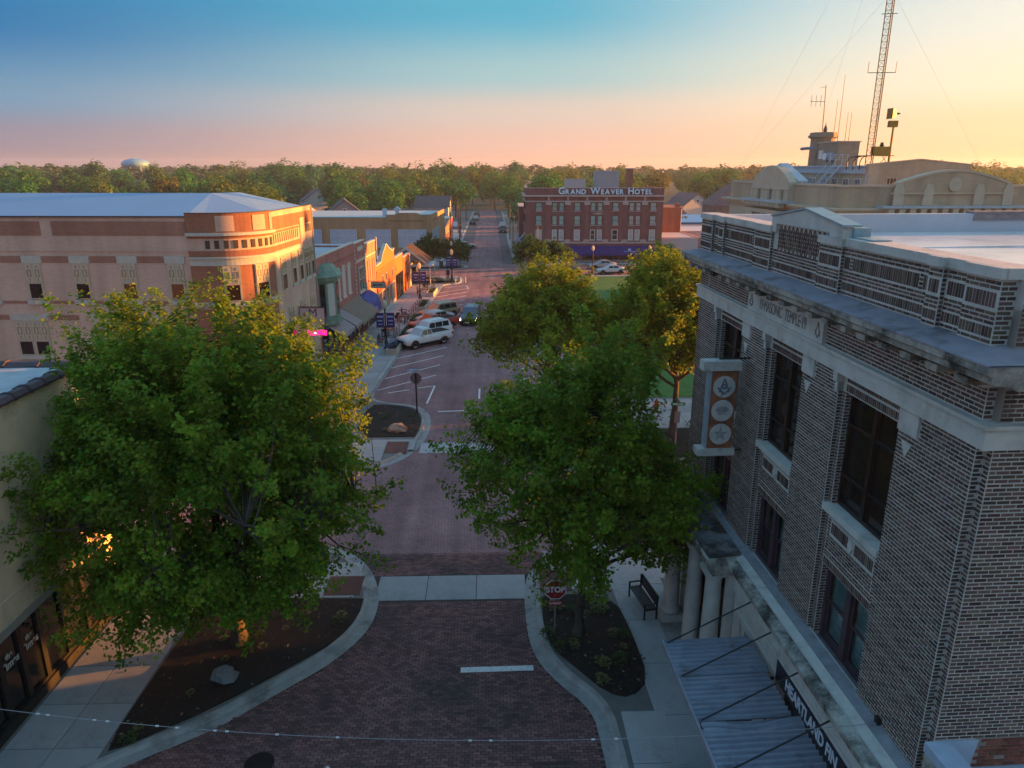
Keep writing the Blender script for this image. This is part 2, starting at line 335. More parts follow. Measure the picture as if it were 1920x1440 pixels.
MB().prism([(10.2, 49.6), (80, 49.6), (80, 110.6), (10.8, 110.6)], .0, .15).build('lawn', GRASS, kind=K)
# pavement slabs, each one apart; the nearest ones are objects, the far ones one joined part
slab_me = {}
def slabs(parent, x0, x1, nx, y0, y1, ny, skew=0., poly=None, z=.128, jit=.006):
    w = (x1 - x0) / nx; h = (y1 - y0) / ny
    for i in range(nx):
        for j in range(ny):
            cx = x0 + w * (i + .5) + skew * (j + .5) * h; cy = y0 + h * (j + .5)
            if poly is not None and not inpoly(np.array([[cx, cy]]), poly)[0]: continue
            if any(inpoly(np.array([[cx, cy]]), b)[0] for b in BEDS): continue
            key = (round(w, 3), round(h, 3), round(skew, 3))
            if key not in slab_me:
                a, b, s = w / 2 - .011, h / 2 - .011, skew * (h / 2 - .011)
                slab_me[key] = MB().add([(-a - s, -b, -.02), (a - s, -b, -.02), (a + s, b, -.02), (-a + s, b, -.02), (-a - s + .006, -b + .006, 0), (a - s - .006, -b + .006, 0), (a + s - .006, b - .006, 0), (-a + s + .006, b - .006, 0)],
                    [(4, 5, 6, 7), (0, 1, 5, 4), (1, 2, 6, 5), (2, 3, 7, 6), (3, 0, 4, 7)]).build('slab', CONCS)
                tmp_ = slab_me[key]; slab_me[key] = tmp_.data; bpy.data.objects.remove(tmp_)
            obj('slab', slab_me[key], parent, (cx, cy, z + random.uniform(-jit, jit) * .5))
CONCS = M('slab_concrete', (.38, .385, .405), var=.16, scale=1.1, bump=.25, rnd=.16, dirt=((.20, .195, .20), .6, .52, .75))
def walk(name): return obj(name, None, None, (0, 0, 0), kind=K)
sw1 = walk('pavement_left_near'); slabs(sw1, -14.0, -11.15, 2, 8.2, 24.4, 9); slabs(sw1, -14.0, -5.4, 6, 24.6, 27.2, 2, poly=PB[0])
sw2 = walk('pavement_right_near'); slabs(sw2, 5.25, 7.35, 1, 6, 27.6, 9, skew=-.03); slabs(sw2, 3.85, 5.2, 1, 6, 18.2, 6); slabs(sw2, 5.2, 16.4, 8, 25.6, 28.1, 2)
slabs(sw2, 2.1, 5.1, 2, 24.9, 27.9, 2)
sw3 = walk('pavement_left_shops'); slabs(sw3, -14.0, -8.9, 3, 49.6, 103.6, 30, skew=.042)
slabs(sw3, -11.5, -4.6, 4, 38.2, 41.6, 2, poly=PB[1]); slabs(sw3, -12, -5, 4, 107.2, 111.4, 2, poly=PB[1])
sw4 = walk('pavement_right_square'); slabs(sw4, 7.2, 10.0, 2, 49.5, 109.5, 24, skew=.015); slabs(sw4, 8.2, 44.2, 16, 43.2, 49.2, 2); slabs(sw4, 2.2, 8, 4, 37.6, 41.2, 2, poly=PB[4]); slabs(sw4, 9.5, 41, 14, 110.8, 112, 1)
sw5 = walk('pavement_hotel'); slabs(sw5, 4.8, 40.8, 16, 126.8, 128.9, 1)
sw6 = walk('pavement_far_left'); slabs(sw6, -11.5, -7.1, 2, 120.4, 200.4, 30)
# concrete crosswalks
for y0, y1, x0, x1, n in ((24.5, 26.25, -4.6, 1.3, 3), (39.6, 41.3, -4.3, 1.5, 3)):
    c = walk('crosswalk'); slabs(c, x0, x1, n, y0, y1, 1, z=.008, jit=0)
TACT = BR('tactile_brick', (.21, .095, .08), (.17, .08, .07), (.09, .05, .045), bw=.1, rh=.1, ms=.012, plan=True)
for x0, x1, y0, y1 in ((-6.6, -5.2, 24.75, 26.1), (1.85, 3.1, 24.8, 26.3), (-6.3, -5.0, 39.4, 41.2), (2.2, 3.6, 39.6, 41.2)):
    MB().prism([(x0, y0), (x1, y0), (x1, y1), (x0, y1)], .10, .142).build('tactile_paving', TACT, kind=K)
# street bricks: real bricks wherever one can tell them apart
road = walk('brick_paving')
BSING = M('paver_brick', (.22, .10, .098), rough=.8, var=.25, scale=6, bump=.3, rnd=.35)
BJOIN = M('paver_bricks', (.22, .10, .098), rough=.8, var=.25, scale=3, bump=.3, rnd=.35, attr='rnd', dirt=((.07, .05, .055), .35, .47, .70))
pitch_x, pitch_y = .226, .106
ys = np.arange(6.2, 28.05, pitch_y); cs = []
for j, y in enumerate(ys):
    xs = np.arange(-17, 5, pitch_x) + (j % 2) * pitch_x / 2
    cs.append(np.stack([xs, np.full(len(xs), y)], 1))
C2 = np.concatenate(cs); C2 = C2 + rng.normal(0, .003, C2.shape)
rp = [p for p in kL1 if p[0] > -17 and p[1] < 28.1] + [(-5.7, 28.05), (2.7, 28.05)] + [p for p in kR1 if p[1] < 28.05][::-1] + [(-17, 2)]
ok = inpoly(C2, rp) & ~((C2[:, 1] > 24.42) & (C2[:, 1] < 26.32))
C2 = C2[ok]
P3 = np.column_stack([C2, np.zeros(len(C2))]); ok = in_view(P3, 1.12); C2 = C2[ok]; P3 = P3[ok]
dist = np.linalg.norm(P3 - CAMP, axis=1); vis = in_view(P3, .985)
order = np.argsort(np.where(vis, dist, 1e9)); sel = order[:300]
zt = rng.normal(.008, .0025, len(C2)); rot = rng.normal(0, .012, len(C2))
bm_ = MB().add([(-.5, -.5, -.5), (.5, -.5, -.5), (.5, .5, -.5), (-.5, .5, -.5), (-.46, -.42, .5), (.46, -.42, .5), (.46, .42, .5), (-.46, .42, .5)], [(4, 5, 6, 7), (0, 1, 5, 4), (1, 2, 6, 5), (2, 3, 7, 6), (3, 0, 4, 7)])
base = np.array(bm_.v); bf = np.array(bm_.f)
t_ = bm_.build('brick', BSING); pav_me = t_.data; bpy.data.objects.remove(t_)
dims = np.array([.212, .094, .03])
for i in sel:
    o = obj('brick', pav_me, road, (C2[i, 0], C2[i, 1], zt[i] - .015), (rng.normal(0, .012), rng.normal(0, .008), rot[i])); o.scale = dims
rest = np.setdiff1d(np.arange(len(C2)), sel)
V = base[None] * dims; cr, sr = np.cos(rot[rest])[:, None], np.sin(rot[rest])[:, None]
tx, ty = rng.normal(0, .01, (2, len(rest)))
VX = V[:, :, 0] * cr - V[:, :, 1] * sr; VY = V[:, :, 0] * sr + V[:, :, 1] * cr
VZ = V[:, :, 2] + (zt[rest] - .015)[:, None] + VX * tx[:, None] + VY * ty[:, None]
VV = np.stack([VX + C2[rest, 0][:, None], VY + C2[rest, 1][:, None], VZ], 2).reshape(-1, 3)
FF = (bf[None] + (np.arange(len(rest)) * 8)[:, None, None]).reshape(-1, 4)
obj('paving_bricks', np_mesh('paving_bricks', VV, FF, [BJOIN], attr=np.repeat(rng.random(len(rest)), 5)), road, kind='stuff')
# painted lines
marks = walk('road_markings')
def line(a, b, w, z=.006, name='painted_line'):
    a, b = np.array(a, float), np.array(b, float); dd = (b - a) / np.linalg.norm(b - a); n_ = np.array([-dd[1], dd[0]]) * w / 2
    MB().prism([tuple(a + n_), tuple(a - n_), tuple(b - n_), tuple(b + n_)], z - .004, z).build(name, PAINT, marks)
line((-1.1, 20.38), (1.32, 20.42), .26, .017, 'stop_line')
line((-5.3, 15.6), (-4.6, 16.4), .16, .017)
for i in range(15):
    y = 52.3 + i * 3.17; xk = -8.35 + (y - 60) * .035
    line((xk + .05, y), (xk + 4.15, y + 4.1), .11)
line((-4.35, 53.3), (-4.6, 49.0), .13); line((-3.7, 47.2), (-1.0, 47.4), .16)
line((-7.7, 51.6), (-6.2, 52.4), .11); line((-5.6, 52.8), (-4.35, 53.35), .11)
for i in range(15):
    y = 55.5 + i * 3.17; xk = 6.3 + (y - 60) * .02
    line((xk - .05, y), (xk - 4.1, y - 4.1), .11)
line((-.9, 50), (-.9, 52.5), .13); line((-3.4, 103.2), (-3.1, 99.5), .13); line((-6.4, 101.3), (-3.3, 103.1), .13)
MB().prism([(-6.5 + .5 * math.cos(a * .785), 57.9 + .5 * math.sin(a * .785)) for a in range(8)], .0, .006).build('painted_disc', M('blue_road_paint', (.25, .36, .5), var=.4, scale=5, dirt=((.16, .10, .10), 4., .45, .6)), marks)
mh = MB().lathe([(.42, 0), (.42, .012), (.39, .018), (.05, .018)], (0, 0, 0), 20).build('manhole_cover', M('cast_iron', (.03, .028, .03), rough=.5, var=.3, metal=.6), None, (-6.6, 16.6, .004), label='round iron manhole cover in the brick street beside the left kerb', category='manhole cover')
# ground cover in the beds
LEAFG = M('bed_plant_leaf', (.05, .10, .03), var=.3, scale=8, trans=.3)
LEAFY = M('bed_plant_light_leaf', (.17, .19, .07), var=.3, scale=8, trans=.3)
def tuft(n, r, h, seed, leaf=.16):
    g = np.random.default_rng(seed); m = MB()
    for i in range(n):
        a = g.uniform(0, 6.28); q = r * g.uniform(0, 1) ** .6; b = g.uniform(.3, 1); px, py, pz = q * math.cos(a), q * math.sin(a), h * b * (1 - .5 * (q / r) ** 2)
        ax = a + g.normal(0, .7); dx, dy = math.cos(ax), math.sin(ax); l_ = leaf * g.uniform(.6, 1.3); w_ = l_ * .32; u = g.uniform(-.4, .6)
        m.quad((px, py, pz), (px + dx * l_ * .5 - dy * w_, py + dy * l_ * .5 + dx * w_, pz + l_ * u * .6), (px + dx * l_, py + dy * l_, pz + l_ * u), (px + dx * l_ * .5 + dy * w_, py + dy * l_ * .5 - dx * w_, pz + l_ * u * .6))
    return m
tm = [tuft(70, .35, .4, 1), tuft(90, .5, .6, 2), tuft(50, .25, .25, 3, .12)]
tmesh = []
for q, mat in ((0, LEAFG), (1, LEAFG), (2, LEAFY), (0, LEAFY)):
    t_ = tm[q].build('bed_plant', mat); tmesh.append(t_.data); bpy.data.objects.remove(t_)
def plants(pts, label, group, kinds=(0, 1, 2), s=1.0):
    for x, y in pts:
        o = obj('bed_plant', tmesh[random.choice(kinds)], None, (x, y, .2), (0, 0, random.uniform(0, 6)), label=label, category='plant', group=group); o.scale = (s * random.uniform(.7, 1.2),) * 3
def scatter(poly, n, seed):
    g = np.random.default_rng(seed); P = np.array(poly); lo, hi = P.min(0), P.max(0); r = []
    while len(r) < n:
        q = g.uniform(lo, hi)
        if inpoly(q[None], poly)[0]: r.append(tuple(q))
    return r
plants(scatter(BEDS[1], 22, 1), 'small leafy plant in the dark mulch of the bed beside the stop line', 'plants in the right near bed', (0, 2, 3), .7)
plants(scatter(BEDS[0], 16, 2), 'low plant in the dark mulch bed under the large left tree', 'plants in the left near bed', (0, 2), .6)
plants(scatter(BEDS[2], 9, 3), 'low plant in the mulch bed of the kerb bulge by the parking bays', 'plants in the far bulge bed', (0, 2), .7)
plants(scatter(BEDS[3], 9, 4), 'yellow green shrub in the mulch bed beside the street name sign', 'shrubs by the street name sign', (3, 1), 1.0)
plants(scatter(BEDS[5], 24, 5), 'dark low shrub in the corner bed behind the bicycle racks', 'shrubs by the bicycle racks', (1,), 1.0)
plants(scatter(BEDS[6], 10, 6), 'dark low shrub in the small bed near the gabled shop porch', 'shrubs by the gabled porch', (1,), .9)
plants(scatter(BEDS[7], 12, 8), 'dark low plant around the two young trees across the far cross street', 'plants under the young trees', (1,), .7)
plants(scatter(BEDS[8], 8, 9), 'low plant under the small tree at the tan brick building corner', 'plants under the corner tree', (1,), .8)
# litter, leaves and bark in the near beds
g_ = np.random.default_rng(5); mm = MB()
for bed_ in (BEDS[0], BEDS[1], BEDS[2]):
    for x, y in scatter(bed_, 500, 11):
        a = g_.uniform(0, 6.28); l_ = g_.uniform(.03, .09); dx, dy = math.cos(a) * l_, math.sin(a) * l_; w_ = .3; z_ = .235 + g_.uniform(-.02, .03)
        mm.cur = int(g_.random() < .12)
        mm.quad((x, y, z_), (x + dx - dy * w_, y + dy + dx * w_, z_ + .02), (x + 2 * dx, y + 2 * dy, z_ + .01), (x + dx + dy * w_, y + dy - dx * w_, z_ - .01))
mm.build('bark_chips', [M('bark_chip', (.06, .035, .025), var=.5, scale=20), M('pale_chip', (.22, .18, .12), var=.3, scale=20)], kind='stuff')
def rock(label, loc, s, seed, mat):
    g = np.random.default_rng(seed); m = MB(); vs = []; fs = []; n = 9; rings = 5
    for r in range(rings):
        th = (r + .5) / rings * math.pi * .62
        for i in range(n):
            a = i / n * 6.283; q = 1 + g.normal(0, .11); vs.append((s[0] * math.sin(th + .25) * math.cos(a) * q, s[1] * math.sin(th + .25) * math.sin(a) * q, s[2] * math.cos(th) * (1 + g.normal(0, .06))))
    vs.append((0, 0, s[2] * 1.02)); top = len(vs) - 1
    fs = [(r * n + i, (r + 1) * n + i, (r + 1) * n + (i + 1) % n, r * n + (i + 1) % n) for r in range(rings - 1) for i in range(n)] + [(top, i, (i + 1) % n) for i in range(n)]
    m.add(vs, fs).build('boulder', mat, None, loc, label=label, category='rock')
rock('pale grey landscape boulder lying in the mulch by the left kerb', (-8.7, 19.95, .15), (.42, .3, .45), 2, M('pale_stone', (.20, .20, .21), var=.3, scale=5, bump=.6))
rock('reddish boulder in the bulge bed near the far crosswalk', (-5.95, 43.0, .14), (.62, .5, .5), 4, M('red_stone', (.36, .22, .17), var=.3, scale=4, bump=.6))
# ================================================================ dark brick lodge building on the right
LX, LY, LROT = 7.82, 10.5, R(2.0)
lodge = thing('lodge_building', 'dark brick three storey lodge building with pale stone belt and carved name panel', 'building', (LX, LY, 0), LROT)
def l2w(x, t): c, s = math.cos(LROT), math.sin(LROT); return (LX + x * c - t * s, LY + x * s + t * c)
MRT = M('pale_mortar', (.54, .52, .49), var=.15, scale=3, dirt=((.33, .31, .29), .5, .50, .75))
STONE = M('limestone', (.56, .54, .51), var=.14, scale=2.5, bump=.3, dirt=((.34, .32, .29), 1.3, .52, .74))
STONED = M('stained_limestone', (.42, .40, .36), var=.3, scale=2.5, bump=.4, dirt=((.05, .045, .04), 1.1, .44, .62))
LEDGE = M('ledge_membrane', (.24, .23, .27), var=.25, scale=1.5, bump=.4, dirt=((.055, .05, .055), .7, .52, .70))
ROOFW = M('white_roof_membrane', (.72, .74, .76), rough=.22, var=.10, scale=.5, spec=.5, dirt=((.50, .52, .54), .6, .5, .7))
BRK1 = M('dark_brick', (.105, .068, .056), rough=.75, var=.3, scale=7, bump=.4, rnd=.6, hue=.09)
BRKJ = M('dark_bricks', (.105, .068, .056), rough=.75, var=.3, scale=7, bump=.4, rnd=.6, attr='rnd', hue=.09, dirt=((.05, .034, .03), .55, .50, .78))
DARKIN = M('dark_interior', (.015, .013, .012), var=.2)
# local frame: x inward (east), y along the facade (north), z up; the facade plane is x = 0
ZB, ZP = 5.2, 14.4
bays = [(2.35, 4.45), (6.42, 8.42), (10.38, 12.42)]; LEN = 14.45; NT = .12
w = MB()
ed = [0.16]
for a, b in bays: ed += [a - NT, b + NT]
ed.append(LEN)
for i in range(0, len(ed), 2): w.box(0, NT, ed[i], ed[i + 1], 0 if False else 4.3, 11.73)          # piers
for a, b in bays:
    w.box(NT, .55, a - NT - .2, a, 4.3, 11.73); w.box(NT, .55, b, b + NT + .2, 4.3, 11.73)
    w.box(NT, .55, a, b, 7.1, 8.46); w.box(NT, .55, a, b, 11.3, 11.73); w.box(NT, .55, a, b, 4.3, 5.05)
w.box(NT, .60, 0.16, 2.0, 4.3, 11.73); w.box(NT, .60, bays[2][1] + .3, LEN, 4.3, 11.73)
w.box(.16, 22, 0.0, .30, 0, 13.95); w.box(.0, 22, LEN - .4, LEN, 0, 13.9); w.box(0, .35, .16, LEN, 11.73, 13.38); w.box(.16, .35, 0, .17, 11.73, 13.9)
w.box(21.7, 22, .3, LEN - .4, 0, 13.55); w.build('wall', MRT, lodge)
bx('roof', ROOFW, lodge, .35, 22, .3, LEN - .4, 13.6, 13.92)
m = MB()
for i, (a, b, c, d_) in enumerate(((3, 9, 3, 3.5), (8, 17, 6.2, 6.5), (2, 12, 9, 9.25))): m.ext([(a, 13.918), ((a + b) / 2, 13.975), (b, 13.918)], 'y', c, d_)
m.build('roof_seam', ROOFW, lodge)
MB().box(21.6, 22, .3, LEN - .4, 13.9, 14.5).box(.5, 22, LEN - .42, LEN - .02, 13.9, 14.52).build('parapet', M('blue_grey_membrane', (.42, .47, .54), rough=.5, var=.08, scale=1), lodge)
m = MB(); m.box(9.2, 21.4, LEN - .46, LEN + .02, 14.522, 14.60); m.box(9.2, 21.0, LEN - .47, LEN - .43, 14.30, 14.50)
m.build('parapet_cap', M('worn_flashing', (.22, .2, .21), var=.5, scale=3), lodge)
# --- bricks: collected as (centre, u axis, v axis, out axis, half u, half v) and emitted as boxes
Bc, Bu, Bv, Bn, Bd = [], [], [], [], []
def brick(c, u, v, n_, hu, hv): Bc.append(c); Bu.append(u); Bv.append(v); Bn.append(n_); Bd.append((hu, hv))
WL, CH, JT = .215, .0752, .019
def face(plane, u0, u1, z0, z1, holes=(), soldier=False, off=0., start=0, groups=0):
    """rows of bricks on a wall face; plane = ('x', x) facing the street or ('y', y) facing south"""
    ax, pv = plane
    if soldier:
        n = max(1, round((u1 - u0) / .0738)); p = (u1 - u0) / n
        for i in range(n): put(ax, pv, u0 + p * (i + .5), (z0 + z1) / 2, p - JT, z1 - z0 - JT)
        return
    n = max(1, round((z1 - z0) / CH)); h = (z1 - z0) / n
    for j in range(n):
        zc = z0 + h * (j + .5); x = u0 + (-(WL + JT) / 2 if (j + start) % 2 else 0)
        hh = h - JT - (.012 if groups and j % groups == 0 else 0)
        while x < u1 - .01:
            a, b = max(x, u0), min(x + WL, u1); x += WL + JT
            if b - a < .035: continue
            segs = [(a, b)]
            for (ha, hb, hz0, hz1) in holes:
                if hz0 - .02 < zc < hz1 + .02:
                    ns = []
                    for s0, s1 in segs:
                        if s1 <= ha or s0 >= hb: ns.append((s0, s1)); continue
                        if s0 < ha: ns.append((s0, ha - .01))
                        if s1 > hb: ns.append((hb + .01, s1))
                    segs = ns
            for s0, s1 in segs:
                if s1 - s0 > .03: put(ax, pv, (s0 + s1) / 2, zc, s1 - s0, hh)
def put(ax, pv, u, z, wu, wz, rot=0.):
    c_, s_ = math.cos(rot), math.sin(rot)
    if ax == 'x': brick((pv, u, z), (0, c_, s_), (0, -s_, c_), (-1, 0, 0), wu / 2, wz / 2)
    else: brick((u, pv, z), (c_, 0, s_), (-s_, 0, c_), (0, -1, 0), wu / 2, wz / 2)
g = .012
# piers, stepped reveals, spandrels
for i in range(0, len(ed), 2): face(('x', 0), ed[i] + g, ed[i + 1] - g, 5.25 if i else 4.4, 11.7, holes=[(ed[i + 1] - .63, ed[i + 1] - .01 if i < len(ed) - 2 else -9, 11.26, 11.8)], groups=6)
for a, b in bays:
    face(('y', b + NT), g, NT - g, 5.25, 11.3); face(('x', NT), b + g, b + NT - g, 5.25, 11.3); face(('x', NT), a - NT + g, a - g, 5.25, 11.3)
    face(('y', b), NT + g, .42, 8.62, 11.3); face(('y', b), NT + g, .42, 5.2, 7.1)
    face(('x', NT), a + g, b - g, 11.31, 11.5, soldier=True); face(('x', NT), a + g, b - g, 11.52, 11.72, soldier=True)
    face(('x', NT), a + g, b - g, 8.30, 8.45); face(('x', NT), a + g, a + .13, 7.5, 8.28); face(('x', NT), b - .13, b - g, 7.5, 8.28)
    face(('x', NT), a + .17, (a + b) / 2 - .14, 7.93, 8.24, soldier=True); face(('x', NT), (a + b) / 2 + .14, b - .17, 7.93, 8.24, soldier=True)
    face(('x', NT), a + .15, b - .15, 7.5, 7.88); face(('x', NT), a + g, b - g, 7.33, 7.48); face(('x', NT), a + g, b - g, 7.1, 7.31, soldier=True)
# corner notch and south wall
face(('y', 0.16), g, .16 - g, 4.4, 11.7, groups=6); face(('x', .16), g, .16 - g, 4.4, 11.7, groups=6)
face(('y', 0), .16 + g, 3.6, 6.05, 11.72, groups=6)
# frieze and parapet
face(('x', 0), .16 + g, 5.36, 12.17, 12.7); face(('x', 0), 9.9, LEN - .9, 12.17, 12.7); face(('x', 0), LEN - .85, LEN - g, 12.17, 12.7)
face(('y', 0), .16 + g, 3.6, 12.17, 12.7); face(('y', .16), g, .15, 12.17, 12.7)
piers = [(.16, .95), (1.55, 1.93), (4.98, 5.98), (8.7, 9.8), (12.3, 12.75), (13.35, LEN)]
PX = -.02
pw = MB()
pw.box(PX, .38, .16, LEN, 13.37, 14.4)
for a, b in piers: pw.box(PX - .09, PX, a, b, 13.37, 14.4)
pw.box(PX, .38, 5.6, 8.8, 14.4, 14.66); pw.box(.38, 5, 0, .3, 13.37, 14.4); pw.box(.16, .38, 0, .16, 13.37, 14.4); pw.build('parapet_wall', MRT, lodge)
def par_panel(u0, u1, x, prj=False):
    face(('x', x), u0 + g, u1 - g, 13.39, 13.46); face(('x', x), u0 + g, u1 - g, 13.47, 13.67, soldier=True)
    face(('x', x), u0 + g, u1 - g, 13.68, 13.90)
    if u1 - u0 > 1.2:
        q = .24
        face(('x', x), u0 + g, u0 + q, 13.91, 14.21, soldier=True); face(('x', x), u0 + q + .01, u0 + q + .12, 13.91, 14.21); face(('x', x), u0 + q + .13, u1 - q - .13, 13.91, 14.21, soldier=True); face(('x', x), u1 - q - .12, u1 - q - .01, 13.91, 14.21); face(('x', x), u1 - q, u1 - g, 13.91, 14.21, soldier=True)
    else: face(('x', x), u0 + .05, u1 - .05, 13.93, 14.20, soldier=True)
    face(('x', x), u0 + g, u1 - g, 14.22, 14.37)
for a, b in piers:
    par_panel(a, b, PX - .09); a > .2 and face(('y', a), PX - .09 + g, PX - g, 13.39, 14.37)
prev = .95
for a, b in ((.95, 1.55), (1.93, 4.98), (9.8, 12.3), (12.75, 13.35)): par_panel(a, b, PX)
face(('x', PX), 5.99, 8.69, 13.39, 13.46); face(('x', PX), 5.99, 8.69, 13.47, 13.67, soldier=True); face(('x', PX), 5.99, 8.69, 13.68, 13.98)
face(('y', 0), .16 + g, 3.6, 13.39, 14.37); face(('y', .16), PX - .09 + g, .15, 13.39, 14.37)
# herringbone panel of the pediment
for i in range(-9, 30):
    for j in range(-6, 16):
        for k in (0, 1):
            p = .083; a0 = (i * 2 + j * 1) * p * .7071; 
            s_ = WL * .92
            uu = 5.66 + .1177 * i * 1.0 + (.0589 if j % 2 else 0) ; 
            break
nh = 24; sp = (8.42 - 5.64) / nh
for i in range(nh):
    up = i % 2 == 0; u = 5.64 + sp * (i + .5); z = 13.93
    while z < 14.72:
        z += .098
        if 14.02 < z < 14.60: put('x', PX, u, z, .20, .055, R(58) if up else R(-58))
Bc, Bu, Bv, Bn, Bd = map(np.array, (Bc, Bu, Bv, Bn, Bd))
nb = len(Bc)
prj = .006 + rng.random(nb) * .005
cw = np.column_stack([*l2w(Bc[:, 0], Bc[:, 1]), Bc[:, 2]])
dist = np.linalg.norm(cw - CAMP, axis=1); vis = in_view(cw, .97)
order = np.argsort(np.where(vis & (Bd[:, 0] > .06), dist, 1e9)); sel = order[:300]
ub = MB().add([(-1, -1, -1), (1, -1, -1), (1, 1, -1), (-1, 1, -1), (-.96, -.88, 1), (.96, -.88, 1), (.96, .88, 1), (-.96, .88, 1)], [(4, 5, 6, 7), (0, 1, 5, 4), (1, 2, 6, 5), (2, 3, 7, 6), (3, 0, 4, 7)])
ubv = np.array(ub.v); ubf = np.array(ub.f); t_ = ub.build('brick', BRK1); brk_me = t_.data; bpy.data.objects.remove(t_)
for i in sel:
    mt = Matrix.Identity(4)
    for k in range(3):
        mt[k][0] = Bu[i][k] * Bd[i][0]; mt[k][1] = Bv[i][k] * Bd[i][1]; mt[k][2] = Bn[i][k] * .012; mt[k][3] = Bc[i][k] + Bn[i][k] * (prj[i] - .012)
    o = obj('brick', brk_me, lodge); o.matrix_local = mt
rest = np.setdiff1d(np.arange(nb), sel)
VV = (Bc + Bn * (prj - .012)[:, None])[rest][:, None] + ubv[None, :, 0:1] * (Bu * Bd[:, :1])[rest][:, None] + ubv[None, :, 1:2] * (Bv * Bd[:, 1:])[rest][:, None] + ubv[None, :, 2:3] * (Bn * .012)[rest][:, None]
obj('wall_bricks', np_mesh('wall_bricks', VV.reshape(-1, 3), (ubf[None] + (np.arange(len(rest)) * 8)[:, None, None]).reshape(-1, 4), [BRKJ], attr=np.repeat(rng.random(len(rest)), 5)), lodge, kind='stuff')
# --- stone
bx('belt_course', STONE, lodge, -.10, .34, -.10, LEN + .05, 11.73, 12.14)
MB().box(-.15, .2, -.15, LEN + .08, 12.085, 12.155).box(.2, 5, -.15, .0, 12.085, 12.155).build('belt_moulding', STONE, lodge)
MB().box(.34, 5, -.10, .1, 11.73, 12.13).build('belt_course', STONE, lodge)
bx('name_panel', STONE, lodge, -.09, .1, 5.38, 9.88, 12.156, 12.72)
CARV = M('carved_letter', (.19, .185, .18), var=.2, scale=9)
text('carved_name', '19\u00b7MASONIC  TEMPLE\u00b719', .42, CARV, lodge, (-.094, 7.63, 12.43), (R(90), 0, R(-90)), .006, .0, sx=.62)
for tt in (9.62, 5.62):                                   # square and compasses beside the name
    m = MB()
    for sgn in (-1, 1):
        m.tube((-.096, tt, 12.62), (-.096, tt + sgn * .11, 12.30), .012, .012, 5); m.tube((-.096, tt, 12.26), (-.096, tt + sgn * .13, 12.42), .012, .012, 5)
    m.build('carved_emblem', CARV, lodge)
# cornice: soffit blocks, dentils, projecting ledge
m = MB(); m.ext([(.02, 12.9), (-.45, 12.95), (-.58, 12.98), (-.58, 13.08), (-.66, 13.12), (-.66, 13.24), (.02, 13.24)], 'y', -.62, LEN + .25)
m.build('cornice', STONED, lodge)
m = MB(); m.ext([(.3, 12.9), (.3, 13.24), (5, 13.24), (5, 12.9)], 'y', -.62, .0); m.build('cornice', STONED, lodge)
MB().add([(-.68, -.64, 13.243), (.0, -.64, 13.243), (.0, LEN + .27, 13.243), (-.68, LEN + .27, 13.243), (-.67, -.63, 13.27), (.02, .16, 13.385), (.02, LEN, 13.385), (-.67, LEN + .25, 13.27)], [(4, 5, 6, 7), (0, 1, 5, 4), (3, 0, 4, 7)]).add([(-.67, -.63, 13.27), (5, -.63, 13.27), (5, .16, 13.385), (.02, .16, 13.385)], [(0, 1, 2, 3)]).build('ledge_top', LEDGE, lodge)
parts('modillion', STONED, lodge, [(-.46, .02, .05 + i * .745, .35 + i * .745, 12.78, 12.9) for i in range(20)])
m = MB()
for i in range(72): m.box(-.13, .02, .1 + i * .2, .1 + i * .2 + .11, 12.71, 12.8)
for i in range(18): m.box(.25 + i * .2, .36 + i * .2, -.13, .02, 12.71, 12.8)
m.build('dentil', STONE, lodge, kind='stuff')
# coping and pediment
m = MB()
for a, b in ((.1, 5.62), (8.78, LEN + .06)): m.box(-.07, .46, a, b, 14.4, 14.57)
for a, b in piers: m.box(-.16, -.07, a - .04, b + .04, 14.4, 14.568)
m.build('coping', STONE, lodge)
MB().box(.46, 5, -.07, .4, 14.4, 14.57).build('coping', STONE, lodge)
MB().ext([(5.05, 14.571), (5.05, 14.80), (6.9, 15.06), (8.75, 14.80), (8.75, 14.42), (8.45, 14.42), (8.45, 14.64), (5.62, 14.64), (5.62, 14.571)], 'x', -.10, .12).build('pediment', STONE, lodge)
m = MB(); CYA = M('teal_flashing', (.20, .34, .40), rough=.4, var=.2)
m.ext([(5.0, 14.80), (6.9, 15.07), (8.8, 14.80), (8.8, 14.845), (6.9, 15.115), (5.0, 14.845)], 'x', -.13, .30); m.box(.12, .5, 5.0, 8.8, 14.3, 14.78); m.box(.1, .52, 4.2, 5.0, 14.572, 14.60)
m.build('flashing', CYA, lodge)
# pier caps
for i in range(0, len(ed), 2):
    if i < len(ed) - 2:
        t0 = ed[i + 1] - .62
        MB().box(-.05, .1, t0, t0 + .60, 11.28, 11.729).build('pier_cap', STONE, lodge)
        c = t0 + .30; MB().ext([(c - .16, 11.10), (c, 10.80), (c + .16, 11.10)], 'x', -.02, .03).build('stone_drop', STONE, lodge)
    if i:
        MB().box(-.07, .11, ed[i] - .02, ed[i] + .16, 11.5, 11.728).box(-.03, .11, ed[i], ed[i] + .12, 11.28, 11.5).build('corbel', STONE, lodge)
